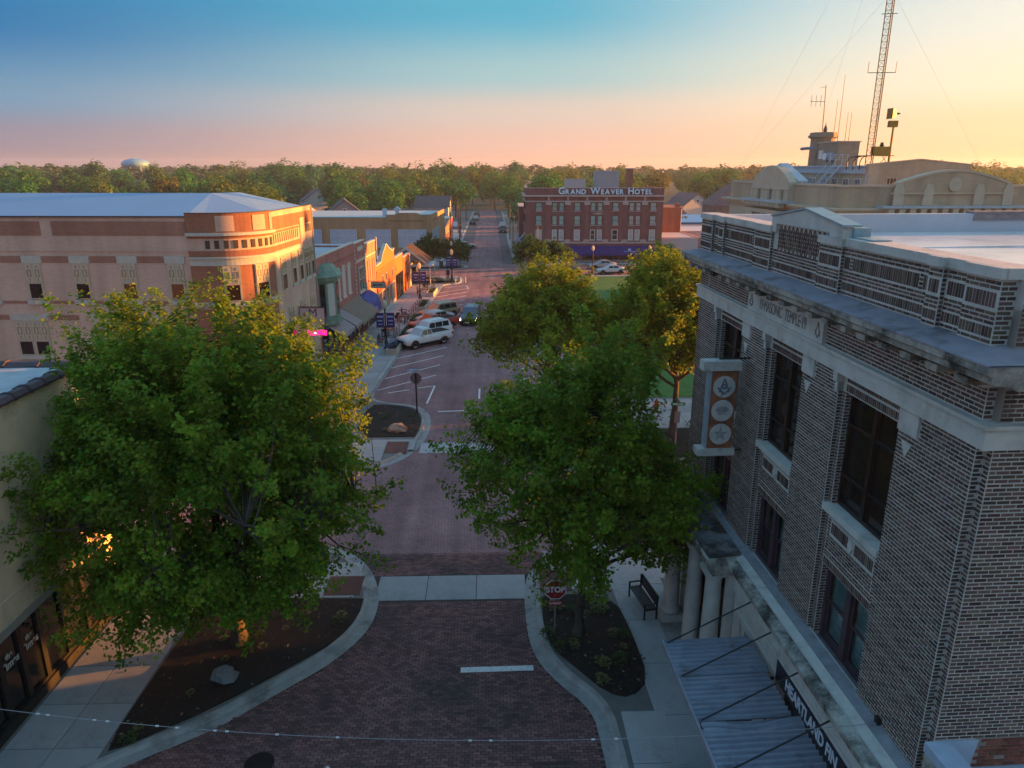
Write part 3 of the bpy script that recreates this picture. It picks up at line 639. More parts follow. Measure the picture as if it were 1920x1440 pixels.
# windows
FR = M('dark_bronze_frame', (.014, .013, .014), rough=.4, var=.1)
FRP = M('purple_brown_frame', (.06, .04, .055), rough=.6, var=.3, scale=4)
CURT = M('teal_curtain', (.10, .22, .25), var=.2, scale=2)
GLT = clear_glass('clear_sash_glass')
WOODS = M('grey_weathered_wood', (.16, .15, .17), var=.35, scale=5)
GLW = M('window_glass', (.008, .011, .012), rough=.04, var=0, spec=.35)
for bi, (a, b) in enumerate(bays):
    wz0, wz1 = 8.64, 11.3; c = (a + b) / 2
    m = MB(); m.box(.26, .38, a, a + .08, wz0, wz1).box(.26, .38, b - .08, b, wz0, wz1).box(.26, .38, a + .08, b - .08, wz0, wz0 + .08).box(.26, .38, a + .08, b - .08, wz1 - .08, wz1)
    fr = m.build('window', FR, lodge)
    bx('mullion', FR, fr, .24, .40, c - .065, c + .065, wz0 + .08, wz1 - .08)
    for zz in (wz0 + .72, wz0 + 1.92):
        for u0, u1 in ((a + .08, c - .065), (c + .065, b - .08)): bx('transom', FR, fr, .27, .37, u0, u1, zz - .03, zz + .03)
    zs = [wz0 + .08, wz0 + .69, wz0 + .75, wz0 + 1.89, wz0 + 1.95, wz1 - .08]
    for u0, u1 in ((a + .08, c - .065), (c + .065, b - .08)):
        for k in (0, 2, 4): bx('pane', GLW, fr, .315, .325, u0, u1, zs[k], zs[k + 1])
    bx('sill', STONE, lodge, -.03, .26, a - .1, b + .1, 8.46, 8.63)
    MB().ext([((c - .11), 8.08), (c, 7.9), (c + .11, 8.08), (c, 8.27)], 'x', .085, .15).build('stone_diamond', STONE, lodge)
    # lower double hung pair
    z0, z1 = 5.12, 7.09
    m = MB(); m.box(.28, .42, a, a + .09, z0, z1).box(.28, .42, b - .09, b, z0, z1).box(.28, .42, a + .09, b - .09, z0, z0 + .09).box(.28, .42, a + .09, b - .09, z1 - .07, z1).box(.24, .44, c - .10, c + .10, z0 + .09, z1 - .07)
    fr = m.build('window', FRP, lodge)
    for u0, u1 in ((a + .09, c - .10), (c + .10, b - .09)):
        zm = (z0 + z1) / 2 + .02
        for (q0, q1, xx) in ((z0 + .09, zm, .36), (zm, z1 - .07, .31)):
            s = MB(); s.box(xx, xx + .04, u0, u0 + .05, q0, q1).box(xx, xx + .04, u1 - .05, u1, q0, q1).box(xx, xx + .04, u0 + .05, u1 - .05, q0, q0 + .06).box(xx, xx + .04, u0 + .05, u1 - .05, q1 - .05, q1)
            s.build('sash', FRP, fr); bx('pane', GLT, fr, xx + .015, xx + .022, u0 + .05, u1 - .05, q0 + .06, q1 - .05)
        cu = MB(); nf = 14
        if bi == 0 or (bi == 1 and u0 < c):
            pts = [(.44 + .03 * (k % 2), u0 + (u1 - u0) * k / nf) for k in range(nf + 1)]
            for (x0, q0), (x1, q1) in zip(pts[:-1], pts[1:]): cu.quad((x0, q0, z0 + .1), (x1, q1, z0 + .1), (x1, q1, z1 - .1), (x0, q0, z1 - .1))
            cu.build('curtain', M('pale_teal_curtain', (.24, .46, .50), var=.25, scale=3), fr)  # one even pale teal for the curtain cloth
    bx('wood_sill', WOODS, lodge, -.06, .28, a - .02, b + .02, 5.06, 5.12)
    bx('room', DARKIN, lodge, .9, 1.0, a - .1, b + .1, 5.0, 11.5)
# storefront cornice and frieze
m = MB(); m.ext([(.1, 4.2), (-.42, 4.2), (-.42, 4.72), (-.58, 4.80), (-.72, 4.90), (-.74, 5.08), (-.25, 5.2), (.1, 5.24)], 'y', -3, 8.2)
m.build('storefront_cornice', STONE, lodge)
MB().ext([(-.745, 4.98), (-.75, 5.085), (-.50, 5.15), (-.5, 5.165), (-.76, 5.10), (-.765, 4.97)], 'y', -3, 8.2).build('cornice_drip_edge', STONED, lodge)
MB().ext([(-.24, 5.2), (.02, 5.25), (.02, 5.28), (-.24, 5.225)], 'y', -3, LEN).build('flashing', M('grey_flashing', (.24, .25, .28), rough=.6, var=.35, scale=3), lodge)
m = MB(); m.box(-.42, .1, -3, 7.9, 3.55, 3.62); m.box(-.46, .1, -3, 8.1, 4.1, 4.19); m.build('storefront_moulding', STONE, lodge)
# shop front: piers, sign, doors and glass
SHOPW = M('storefront_stone', (.48, .46, .43), var=.2, scale=2, bump=.2)
parts('storefront_pier', SHOPW, lodge, [(-.4, .3, t0, t1, 0, 4.1) for t0, t1 in ((-.1, .5), (5.0, 6.0), (7.5, 8.0), (13.2, LEN))])
bx('storefront_head', SHOPW, lodge, -.38, .3, .51, 4.99, 3.4, 3.5); bx('storefront_head', SHOPW, lodge, -.38, .2, 6.01, 7.49, 3.3, 4.09)
sg = bx('sign_board', M('navy_sign', (.006, .008, .02), rough=.35, var=.1), lodge, -.46, -.40, -.6, 4.9, 3.5, 4.08)
text('sign_letters', 'HEARTLAND FIN', .46, M('sign_white', (.66, .70, .78), rough=.5, var=.05), sg, (-.466, 3.05, 3.785), (R(90), 0, R(-90)), .008, .008, sx=.74)
bx('display_window', GLW, lodge, -.1, -.08, .5, 5.0, .5, 3.4); bx('stall_riser', SHOPW, lodge, -.2, 0, .5, 5.0, 0, .5)
dr = bx('door', M('dark_red_door', (.06, .025, .025), var=.3), lodge, -.05, 0, 6.2, 7.3, 0, 2.6); bx('door_glass', GLW, dr, -.07, -.055, 6.35, 7.15, .8, 2.4)
MB().box(-.32, .05, 6.0, 6.2, 0, 3.3).box(-.32, .05, 7.3, 7.5, 0, 3.3).build('door_frame', SHOPW, lodge)
bx('porch_floor', M('red_brown_floor', (.10, .05, .045), var=.3), lodge, -.4, 0, 6.2, 7.3, .14, .16)
bx('room', DARKIN, lodge, .35, .4, -3, LEN, 0, 4.2)
# columned porch
P0, P1 = 8.05, 13.0
m = MB(); m.ext([(-.3, 4.55), (-1.12, 4.55), (-1.12, 4.86), (-1.24, 4.92), (-1.30, 5.02), (-1.28, 5.10), (-.3, 5.18)], 'y', P0, P1); pr_ = m.build('porch_entablature', STONED, lodge)
MB().add([(-1.25, P0 + .05, 5.115), (-.02, P0 + .05, 5.20), (-.02, P1 - .05, 5.20), (-1.25, P1 - .05, 5.115), (-1.25, P0 + .05, 5.13), (-.02, P0 + .05, 5.215), (-.02, P1 - .05, 5.215), (-1.25, P1 - .05, 5.13)], [(4, 5, 6, 7), (0, 1, 5, 4), (2, 3, 7, 6), (3, 0, 4, 7)]).build('porch_roof', M('porch_roofing', (.20, .20, .22), rough=.5, var=.4, scale=1.8, dirt=((.035, .032, .03), 1.2, .45, .6)), lodge)
for tc_ in (8.55, 10.2, 12.5):
    m = MB(); m.smooth = True; prof = [(.36, .45), (.37, .55), (.33, .6), (.30, .68), (.285, .8), (.27, 2.4), (.24, 4.1), (.25, 4.15), (.24, 4.2), (.30, 4.32), (.31, 4.4)]
    m.lathe(prof, (-.88, tc_, 0), 22); m.smooth = False; m.box(-1.26, -.50, tc_ - .38, tc_ + .38, .14, .45); m.box(-1.22, -.54, tc_ - .34, tc_ + .34, 4.4, 4.55)
    m.build('column', SHOPW, lodge)
parts('porch_pilaster', SHOPW, lodge, [(-.6, .1, 8.05, 8.35, .14, 4.55), (-.5, .1, 12.6, 13.0, .14, 4.55)]); bx('porch_lintel', SHOPW, lodge, -.1, .1, 10.9, 12.59, 3.0, 4.55)
bx('entrance_door', M('dark_oak', (.03, .02, .018), var=.3), lodge, -.04, .06, 9.2, 10.9, .14, 3.0)
bx('porch_step', CONC2, lodge, -1.35, 0, 8.0, 13.0, .0, .17)
# corrugated canopy hung on rods
can = thing('corrugated_canopy', 'corrugated sheet metal canopy with bent sheets hung on black rods over the lodge storefront', 'canopy', (LX, LY, 3.55), LROT)
CORR = M('galvanised_sheet', (.25, .27, .34), rough=.42, var=.25, scale=1.5, metal=.35, dirt=((.15, .13, .14), 1.6, .55, .7))
def corr(name, t0, t1, x0, x1, bend=0., n=9):
    m = MB(); m.smooth = True; nu = 8; nt_ = int((t1 - t0) / .0215)
    for i in range(nt_ + 1):
        t = t0 + (t1 - t0) * i / nt_; ph = (t - t0) / .172 * 2 * math.pi
        for j in range(nu + 1):
            x = x0 + (x1 - x0) * j / nu; z = .05 * math.cos(ph) + (.035) * j / nu
            if bend: q = max(0, 1 - abs((t - t1 + .22) / .26)) * (.5 + .5 * math.sin(j * .9 + 1)); z += bend * q; t_e = t + bend * .5 * q
            else: t_e = t
            m.v.append((x, t_e, z))
    k = nu + 1
    for i in range(nt_):
        for j in range(nu): m.f.append([i * k + j, i * k + j + 1, (i + 1) * k + j + 1, (i + 1) * k + j]); m.mi.append(0); m.sm.append(True)
    return m.build(name, CORR, can)
for q, (t0, t1) in enumerate(((4.98, 6.50), (3.42, 4.96), (1.86, 3.38), (.3, 1.85), (-1.3, .28))):
    corr('metal_sheet', t0, t1, -2.92, -.55 - (.1 if q % 2 else 0), .16 if q == 2 else 0)
m = MB(); m.box(-2.99, -2.93, -1.3, 6.55, -.09, .055); m.build('edge_beam', M('painted_steel_edge', (.28, .28, .34), rough=.5, var=.2), can)
m = MB(); 
for t in (6.45, 4.97, 3.4, 1.85, .3): m.box(-2.93, -.45, t - .02, t + .02, -.13, -.06)
for x in (-2.2, -1.3): m.box(x - .02, x + .02, -1.3, 6.5, -.06, -.035)
m.build('canopy_frame', BLK, can)
for t in (6.35, 5.0, 3.45, 1.9, .35):
    r_ = MB().tube((-2.86, t, .06), (-.44, t + .25, 1.12), .020, .020, 6).build('tie_rod', BLK, can)
    MB().tube((-.42, t + .25, 1.12), (-.46, t + .25, 1.12), .055, .055, 10).build('rod_plate', BLK, r_)
# projecting sign with three emblem discs
sg = thing('projecting_sign', 'rusty vertical projecting sign with three round white emblem discs on the lodge wall', 'sign', (*l2w(0, 9.58), 0), LROT)
RUST = M('rusty_sheet', (.33, .12, .055), rough=.75, var=.5, scale=2.5, bump=.2, dirt=((.09, .05, .04), 2.2, .5, .7))
WORN = M('worn_white_paint', (.56, .53, .50), rough=.7, var=.2, scale=4, dirt=((.19, .10, .07), 3.5, .58, .70))
SILV = M('silver_edge', (.42, .48, .55), rough=.4, var=.2, metal=.3)
bx('panel', RUST, sg, -1.12, -.36, -.14, .14, 8.02, 10.42)
bx('side_channel', SILV, sg, -1.19, -1.125, -.15, .15, 8.02, 10.42); bx('top_cap', WORN, sg, -1.40, -.28, -.2, .2, 10.42, 10.70); bx('bottom_cap', WORN, sg, -1.40, -.28, -.2, .2, 7.80, 8.02)
for z in (10.74, 7.9): MB().tube((-.9, .0, z), (.0, .0, z), .03, .03, 6).build('bracket', BLK, sg)
EMB = M('emblem_slate', (.12, .15, .19), var=.3, scale=8)
for k, z in enumerate((9.93, 9.20, 8.47)):
    dsc = MB().tube((-.74, -.143, z), (-.74, -.165, z), .325, .325, 26).build('emblem_disc', WORN, sg)
    m = MB(); y_ = -.168
    if k == 0:
        for s_ in (-1, 1): m.tube((-.74, y_, z + .24), (-.74 + s_ * .15, y_, z - .15), .026, .02, 5); m.tube((-.74, y_, z - .22), (-.74 + s_ * .2, y_, z - .01), .024, .024, 5)
        m.build('emblem', EMB, dsc); text('emblem_letter', 'G', .2, EMB, dsc, (-.74, y_, z + .0), (R(90), 0, 0), .006, .01)
    elif k == 1:
        m.ext([(-.74 + .2 * math.cos(a), z + .1 * math.sin(a) + .03) for a in np.linspace(0, 6.283, 15)[:-1]], 'y', y_, y_ + .006); m.box(-.9, -.58, y_, y_ + .006, z - .12, z - .09); m.tube((-.86, y_, z - .1), (-.62, y_, z + .13), .014, .014, 4)
        m.build('emblem', M('faded_emblem', (.33, .32, .33), var=.4, scale=9), dsc)
    else:
        st = [(-.74 + (.24 if i % 2 == 0 else .095) * math.sin(i * math.pi / 5), z + (.24 if i % 2 == 0 else .095) * math.cos(i * math.pi / 5)) for i in range(10)]
        m.ext(st, 'y', y_, y_ + .006).build('emblem', M('faded_star', (.30, .30, .31), var=.5, scale=9), dsc)
# low neighbour roof south of the lodge
nb_ = thing('low_roof_building', 'low building with pale blue membrane roof and parapet against the south wall of the lodge', 'building', (LX, LY, 0), LROT)
BLM = M('pale_blue_membrane', (.36, .44, .56), rough=.6, var=.15, scale=3, bump=.2)
MB().box(.0, .28, -8, -.03, 0, 5.85).build('wall', STONED, nb_); MB().box(-.03, .42, -8, -.02, 5.85, 6.05).build('coping', BLM, nb_); bx('roof', BLM, nb_, .28, 8, -8, -.02, 4.9, 5.42)
MB().ext([(.42, 5.43), (.42, 6.04), (.98, 6.04), (.90, 5.43)], 'y', -.045, -.012).build('upstand', BLM, nb_)
rb = [];  m = MB(); z = 5.44; j = 0
OLDB = M('old_red_brick', (.22, .075, .05), rough=.85, var=.4, scale=9, bump=.5, rnd=.3)
OLDM = M('old_mortar', (.30, .25, .22), var=.3, scale=6)
bx('exposed_wall', OLDM, nb_, .94, 3.6, -.022, -.004, 5.43, 6.06)
while z < 6.0:
    x = .95 + (.1 if j % 2 else 0)
    while x < 3.4:
        if random.random() > .06: bx('brick', OLDB, nb_, x, x + .19, -.036, -.02, z, z + .058)
        x += .206
    z += .078; j += 1
# concrete planter well by the canopy
pl_ = thing('tree_well', 'square concrete tree well kerb standing empty on the pavement under the canopy', 'planter', (5.0, 15.4, .12))
MB().box(-.42, .42, -.42, -.3, 0, .3).box(-.42, .42, .3, .42, 0, .3).box(-.42, -.3, -.3, .3, 0, .3).box(.3, .42, -.3, .3, 0, .3).build('rim', CONC2, pl_); bx('soil', MULCH, pl_, -.3, .3, -.3, .3, 0, .12)
# string of lights across the street
A = Vector((*l2w(-.02, 1.3), 5.28)); B = Vector((-14.0, 13.6, 5.2))
sl = thing('string_light', 'thin pale cable with small white bulbs strung across the street from the lodge wall', 'string lights', tuple(A))
pts = [A.lerp(B, i / 40) - Vector((0, 0, .85 * 4 * (i / 40) * (1 - i / 40))) - A for i in range(41)]
MB().path(pts, .007, 4).build('cable', M('pale_cable', (.30, .30, .33), var=.1), sl)
bu = None
for k, f in enumerate((.24, .262, .36, .38, .51, .57, .62, .632, .67, .69, .74, .753, .80, .81)):
    i = f * 40; p = Vector(pts[int(i)]).lerp(Vector(pts[min(40, int(i) + 1)]), i % 1)
    if bu is None: bu = MB().box(-.035, .035, -.011, .011, -.016, .016).build('bulb', M('bulb_white', (.7, .72, .75), var=.05), sl, tuple(p))
    else:
        c = bu.copy(); COL.objects.link(c); c.parent = sl; c.location = p
bx('wall_bracket', BLK, sl, -.06, .06, -.05, .09, -.14, .12)
# ================================================================ left side: stucco corner shop, big brick block, row of shops
def win(parent, ax, pv, u0, u1, z0, z1, frame, sgn=1, depth=.08, fw=.07, nx=1, nz=1, glass=None, sill=None, bar=.03, name='window', recess=.05):
    """window on a wall: ax 'x' -> wall in the plane x=pv with u along y; sgn = outward direction along the axis"""
    glass = glass or GLASS
    def B(m, a0, a1, p0, p1, q0, q1):
        p0, p1 = pv + sgn * p0, pv + sgn * p1
        return m.box(p0, p1, a0, a1, q0, q1) if ax == 'x' else m.box(a0, a1, p0, p1, q0, q1)
    m = MB(); B(m, u0, u0 + fw, -.02, depth, z0, z1); B(m, u1 - fw, u1, -.02, depth, z0, z1); B(m, u0 + fw, u1 - fw, -.02, depth, z0, z0 + fw); B(m, u0 + fw, u1 - fw, -.02, depth, z1 - fw, z1)
    for i in range(1, nx): c = u0 + (u1 - u0) * i / nx; B(m, c - bar, c + bar, -.02, depth - .01, z0 + fw, z1 - fw)
    for i in range(1, nz): c = z0 + (z1 - z0) * i / nz; B(m, u0 + fw, u1 - fw, -.02, depth - .015, c - bar, c + bar)
    f = m.build(name, frame, parent)
    B(MB(), u0 + fw, u1 - fw, -.02, .02, z0 + fw, z1 - fw).build('pane', glass, f)
    if sill: B(MB(), u0 - .08, u1 + .08, -.02, depth + .06, z0 - .14, z0 - .005).build('sill', sill, f)
    return f
STUC = M('beige_stucco', (.76, .61, .43), var=.10, scale=1.2, bump=.3, dirt=((.26, .22, .17), .45, .52, .75))
TILE = M('dark_clay_tile', (.085, .055, .065), rough=.6, var=.35, scale=4, rnd=.25)
BR_PINKB = BR('orange_accent_brick', (.36, .14, .075), (.29, .11, .06), (.30, .19, .13), bw=.24, rh=.08, ms=.010)
# ---- stucco shop, lower left
st = thing('stucco_shop', 'beige stucco corner shop with dark clay coping tiles and black framed shop windows', 'building', (-14.0, 24.4, 0))
m = MB(); m.box(-22, 0, -14, 0, 3.3, 9.55).box(-.5, 0, -.75, 0, 0, 3.3).box(-.5, 0, -14, -9.0, 0, 3.3).box(-22, -.5, -.4, 0, 0, 3.3)
m.build('wall', STUC, st)
bx('lintel_band', M('grey_lintel', (.33, .31, .28), var=.25, scale=2), st, -.05, .06, -14, -.75, 3.12, 3.36); bx('cornice_line', STUC, st, -.02, .035, -14, .02, 4.05, 4.12)
bx('roof', M('blue_grey_roof', (.42, .45, .50), rough=.6, var=.35, scale=.8), st, -21.6, -.5, -13.6, -.4, 9.55, 9.57)
# NE end strip: brick quoin strip of the neighbour
def tiles(n, fx):
    for i in range(n): fx(i)
tme = MB(); tme.ext([(-.36, .0), (-.36, .05), (-.16, .15), (.06, .15), (.16, .02), (.16, -.05), (.10, -.05), (.10, .0)], 'y', -.30, .30); t_ = tme.build('coping_tile', TILE); tile_me = t_.data; bpy.data.objects.remove(t_)
rme = MB(); rme.ext([(-.39, .0), (-.39, .08), (-.17, .19), (.07, .19), (.19, .04), (.19, -.06), (.13, -.06), (.13, .0)], 'y', -.05, .05); t_ = rme.build('ridge_roll', TILE); roll_me = t_.data; bpy.data.objects.remove(t_)
for i in range(14):
    y = -.35 - i * .78; o = obj('coping_tile', tile_me, st, (-.06, y, 9.56)); o.scale = (1, 1.22, 1); obj('ridge_roll', roll_me, st, (-.06, y - .38, 9.56))
for i in range(12):
    x = -.75 - i * 1.15; o = obj('coping_tile', tile_me, st, (x, -.06, 9.56), (0, 0, R(90))); o.scale = (1, 1.85, 1); obj('ridge_roll', roll_me, st, (x - .57, -.06, 9.56), (0, 0, R(90)))
ed_y = [-.75, -2.0, -3.25, -4.45, -5.4, -6.35, -7.6, -9.0]
for a, b in zip(ed_y[:-1], ed_y[1:]):
    f = win(st, 'x', -.28, b, a, .42, 3.12, BLK, 1, .10, .10, name='shop_window', glass=GLW)
bx('stall_riser', M('black_riser', (.02, .019, .018), var=.3), st, -.35, -.1, -9, -.75, 0, .42)
LET = M('window_lettering', (.55, .56, .52), rough=.6, var=.05)
for y in (-4.95, -5.9):
    for q, (t_, s_, zz) in enumerate((('the', .24, 2.30), ('Times', .34, 2.02))):
        text('window_lettering', t_, s_, LET, st, (-.235, y, zz), (R(90), R(-14) * 0, R(90)), .002, .012)
bx('wall_vent', BLK, st, 0, .05, -3.7, -3.55, 5.4, 5.6); bx('wall_light', BLK, st, 0, .12, -.95, -.85, 8.2, 8.32)
bx('inside', DARKIN, st, -3.2, -3.1, -9, -.75, 0, 3.2)
# ---- block frame: y along the street, x towards the street, facade plane x = 0
BX0, BY0, BROT = -12.9, 71.0, R(-3.0)
def block(name, label, cat): return thing(name, label, cat, (BX0, BY0, 0), BROT)
TANB = BR('tan_brick', (.58, .43, .35), (.52, .38, .31), (.46, .37, .31), bw=.26, rh=.085, ms=.012, var=.12)
REDP = BR('red_panel_brick', (.34, .17, .12), (.29, .14, .10), (.30, .20, .16), bw=.26, rh=.085, ms=.012, var=.15)
LINT = M('pale_green_stone', (.44, .46, .42), var=.12, scale=3)
SHUT = M('cream_panel', (.46, .42, .32), var=.1, scale=3); SHUTD = M('brown_trim', (.26, .16, .09), var=.2)
WINR = M('dark_red_glass', (.03, .014, .016), rough=.12, var=.3, scale=1.5, spec=.6)
big = block('corner_block', 'large tan brick corner block with rounded red brick turret, panelled windows and pale metal roof', 'building')
Y0, Y1, ZT = -26.2, -14.05, 13.35
def arc(r, n=14, a0=-90, a1=0, c=(-2.85, -23.35)):
    return [(c[0] + r * math.cos(R(a0 + (a1 - a0) * i / n)), c[1] + r * math.sin(R(a0 + (a1 - a0) * i / n))) for i in range(n + 1)]
body = [(-34, Y0), (-3.9, Y0)] + [(-3.9, Y0 - .12)] + arc(2.97) + [(0, -23.3), (0, Y1), (-34, Y1)]
MB().prism(body, 0, 13.15).build('wall', TANB, big)
m = MB(); m.box(-.35, 0, -23.2, Y1, 13.15, ZT); m.box(-34, -4.0, Y0, Y0 + .3, 13.15, 13.19); m.build('parapet', TANB, big)
# south face layers
def sbox(name, mat, x0, x1, z0, z1, d0=.03, **k): return bx(name, mat, big, x0, x1, Y0 - d0, Y0 + .1, z0, z1, **k)
for x0, x1 in ((-34, -19.6), (-18.6, -13.0), (-12.3, -4.1)): sbox('brick_panel', REDP, x0, x1, 12.1, 12.95)
sbox('string_course', TANB, -34, -4.0, 11.15, 11.22, .05); sbox('gutter', M('dark_gutter', (.05, .05, .06), rough=.4, var=.1), -34, -4.0, 13.19, 13.27, .12)
sx = [-25.4, -22.44, -19.48, -16.52, -13.56, -10.6, -7.6]
sx = [x + 1.35 for x in [-32.0, -29.0, -26.0, -23.05, -20.1, -17.15, -14.2]]; sx = [-13.9 + 2.96 * k for k in range(-6, 4)]
def shutter_window(parent, xc, w, z0, z1, zs, plane='s', arcpos=None, leaves=2, lit=None, mat=None):
    """panelled upper half with a dark sash below; returns the frame"""
    f = MB()
    f.box(-w / 2, w / 2, -.05, .10, z0, z1)
    fr = f.build('window', mat or SHUT, parent)
    p = w / leaves
    for k in range(leaves):
        c = -w / 2 + p * (k + .5); pm = MB()
        pm.box(c - p * .44, c + p * .44, -.075, -.045, zs + .03, z1 - .03).build('panel', SHUT, fr)
        t = MB()
        zz = (zs + z1) / 2; q = p * .24; hh = (z1 - zs) * .17
        t.box(c - q, c + q, -.095, -.07, zz + hh - .03, zz + hh).box(c - q, c + q, -.095, -.07, zz - hh, zz - hh + .03).box(c - q, c - q + .03, -.095, -.07, zz - hh, zz + hh).box(c + q - .03, c + q, -.095, -.07, zz - hh, zz + hh)
        t.box(c - .015, c + .015, -.095, -.07, z1 - (z1 - zs) * .25, z1 - (z1 - zs) * .1).box(c - .015, c + .015, -.095, -.07, zs + (z1 - zs) * .1, zs + (z1 - zs) * .25)
        t.build('panel_trim', SHUTD, fr)
    for k in range(leaves // 2):
        a = -w / 2 + (k * 2) * p + .12; b = a + 2 * p - .24
        MB().box(a - .05, b + .05, -.075, -.045, z0 + .02, zs - .01).build('sash', SHUT, fr); MB().box(a + .02, b - .02, -.085, -.07, z0 + .08, zs - .05).build('pane', WINR, fr)
    return fr
for i, x in enumerate(sx):
    fr = shutter_window(big, x, 1.02, 8.2, 10.43, 9.22); fr.location = (x, Y0, 0)
    sbox('lintel', LINT, x - .62, x + .62, 10.43, 10.88, .07); sbox('sill', LINT, x - .66, x + .66, 7.88, 8.16, .12)
    if i < len(sx) - 1 and x + 2.34 < -4:
        sbox('brick_panel', REDP, x + .68, x + 2.34 - .06, 10.46, 10.86); sbox('brick_panel', REDP, x + .72, x + 2.3 - .06, 7.92, 8.1)
for i in range(6):
    x = -28 + i * 4.45; n = 4 if i % 2 else 2; w = 1.05 * n / 2
    fr = shutter_window(big, x, w, 4.6, 6.85, 5.55, leaves=n); fr.location = (x, Y0, 0)
    sbox('lintel', LINT, x - w / 2 - .1, x + w / 2 + .1, 6.85, 7.25, .07); sbox('sill', LINT, x - w / 2 - .1, x + w / 2 + .1, 4.35, 4.6, .12)
    if i < 5: sbox('brick_panel', REDP, x + w / 2 + .2, x + 4.45 - 1.35, 6.9, 7.2)
# turret layers on the rounded corner
def ring(name, mat, r, z0, z1, ext=True, a0=-90, a1=0, thick=.4):
    p = arc(r, 18, a0, a1); q = arc(r - thick, 18, a0, a1)[::-1]
    if ext and a0 == -90: p = [(-3.98 if r < 3 else -4.02, -23.35 - r)] + p; q = q + [(-3.98 if r < 3 else -4.02, -23.35 - r + thick)]
    return MB().prism(p + q, z0, z1).build(name, mat, big)
TR = BR('turret_brick', (.34, .13, .075), (.28, .105, .065), (.27, .17, .12), bw=.24, rh=.08, ms=.012, var=.15)
ring('turret_parapet', TR, 3.02, 12.28, 13.42); ring('turret_band', TR, 3.03, 11.95, 12.1); ring('turret_band', TR, 3.03, 10.82, 11.2); ring('turret_wall', TR, 3.0, 8.05, 10.3); ring('turret_wall', TR, 3.0, 4.0, 7.6)
ring('turret_cornice', LINT, 3.22, 12.1, 12.28); ring('turret_cornice', LINT, 3.16, 10.72, 10.84); ring('turret_stone_band', LINT, 3.06, 10.3, 10.72); ring('turret_sill', LINT, 3.12, 7.75, 8.05); ring('parapet_cap', M('dark_cap', (.10, .08, .07), var=.2), 3.07, 13.42, 13.46)
for a0, a1 in ((-78, -58), (-36, -17)): ring('inset_panel', TANB, 3.05, 12.36, 13.28, False, a0, a1)
ring('inset_panel', TANB, 3.06, 12.3, 13.35, False, -8, -1)
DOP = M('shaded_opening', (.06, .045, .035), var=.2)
for i in range(9):
    a = -92 + i * 10.5; ring('square_opening', DOP, 3.005, 11.33, 11.82, False, a, a + 5.2)
for a in (-66, -29, 2):
    fr = shutter_window(big, 0, 1.05, 8.08, 10.28, 9.15); aa = R(a + 0)
    if a > 0: continue
    fr.location = (-2.85 + 3.0 * math.cos(aa), -23.35 + 3.0 * math.sin(aa), 0); fr.rotation_euler = (0, 0, aa + R(90))
# the spare one goes to the street face
for fr in [c for c in big.children if c.name.startswith('window') and c.location.length == 0]:
    fr.location = (.0, -21.4, 0); fr.rotation_euler = (0, 0, R(90))
def ebox(name, mat, y0, y1, z0, z1, d0=.03): return bx(name, mat, big, -.1, d0, y0, y1, z0, z1)
ebox('brick_panel', TR, -23.0, -14.3, 12.15, 13.0); ebox('parapet_cap', M('dark_cap', (.10, .08, .07), var=.2), -23.3, Y1 + .05, 13.352, 13.40, .06)
ebox('stone_band', LINT, -23.3, -17.2, 10.45, 10.72, .05); ebox('brick_panel', TR, -23.2, -17.4, 10.8, 11.15); ebox('brick_panel', TR, -23.2, -17.4, 11.95, 12.08)
for i in range(13): ebox('slot_opening', DOP, -22.9 + i * .42, -22.9 + i * .42 + .2, 11.3, 11.9, .012)
for i in range(5): ebox('slot_opening', DOP, -15.9 + i * .33, -15.9 + i * .33 + .16, 11.5, 12.05, .012)
ebox('pier_band', TANB, -17.2, -16.2, 10.4, 12.6, .06)
for y, w in ((-19.2, .9), (-17.6, .9), (-16.4, .55), (-15.75, .55), (-14.75, .75)):
    fr = shutter_window(big, 0, w, 8.2, 10.4, 9.3); fr.location = (0, y, 0); fr.rotation_euler = (0, 0, R(90))
    ebox('sill', LINT, y - w / 2 - .08, y + w / 2 + .08, 8.0, 8.2, .1)
for y in (-20.5, -17.9, -15.4):
    fr = shutter_window(big, 0, 1.1, 4.6, 6.8, 5.6); fr.location = (0, y, 0); fr.rotation_euler = (0, 0, R(90))
    ebox('sill', LINT, y - .65, y + .65, 4.4, 4.6, .1)
MB().tube((.08, -14.2, 3), (.08, -14.2, 13.3), .06, .06, 6).build('downpipe', M('pale_pipe', (.35, .33, .30), var=.1), big)
RMET = M('blue_white_roof', (.21, .35, .56), rough=.42, var=.06, scale=.4, spec=.4)
A_, B_, E0, E1 = (-5.6, -18.5, 14.36), (-4.9, -15.0, 14.30), (-3.3, -24.9, 13.27), (-.4, -23.2, 13.33)
MB().add([(-36, Y0 + .02, 13.27), (-4.0, Y0 + .02, 13.27), (-3.3, -25.2, 13.30), A_, (-36, -18.5, 14.36)], [(0, 1, 2, 3, 4)]).add([(-3.3, -25.2, 13.30), (-.36, -23.2, 13.36), (-.36, -16.5, 13.33), B_, A_], [(0, 1, 2, 3, 4)]).add([(-36, -18.5, 14.36), A_, B_, (-.36, -16.5, 13.33), (-.36, Y1 + .2, 13.2), (-36, Y1 + .2, 13.2)], [(0, 1, 2, 3, 4, 5)]).build('roof', RMET, big)
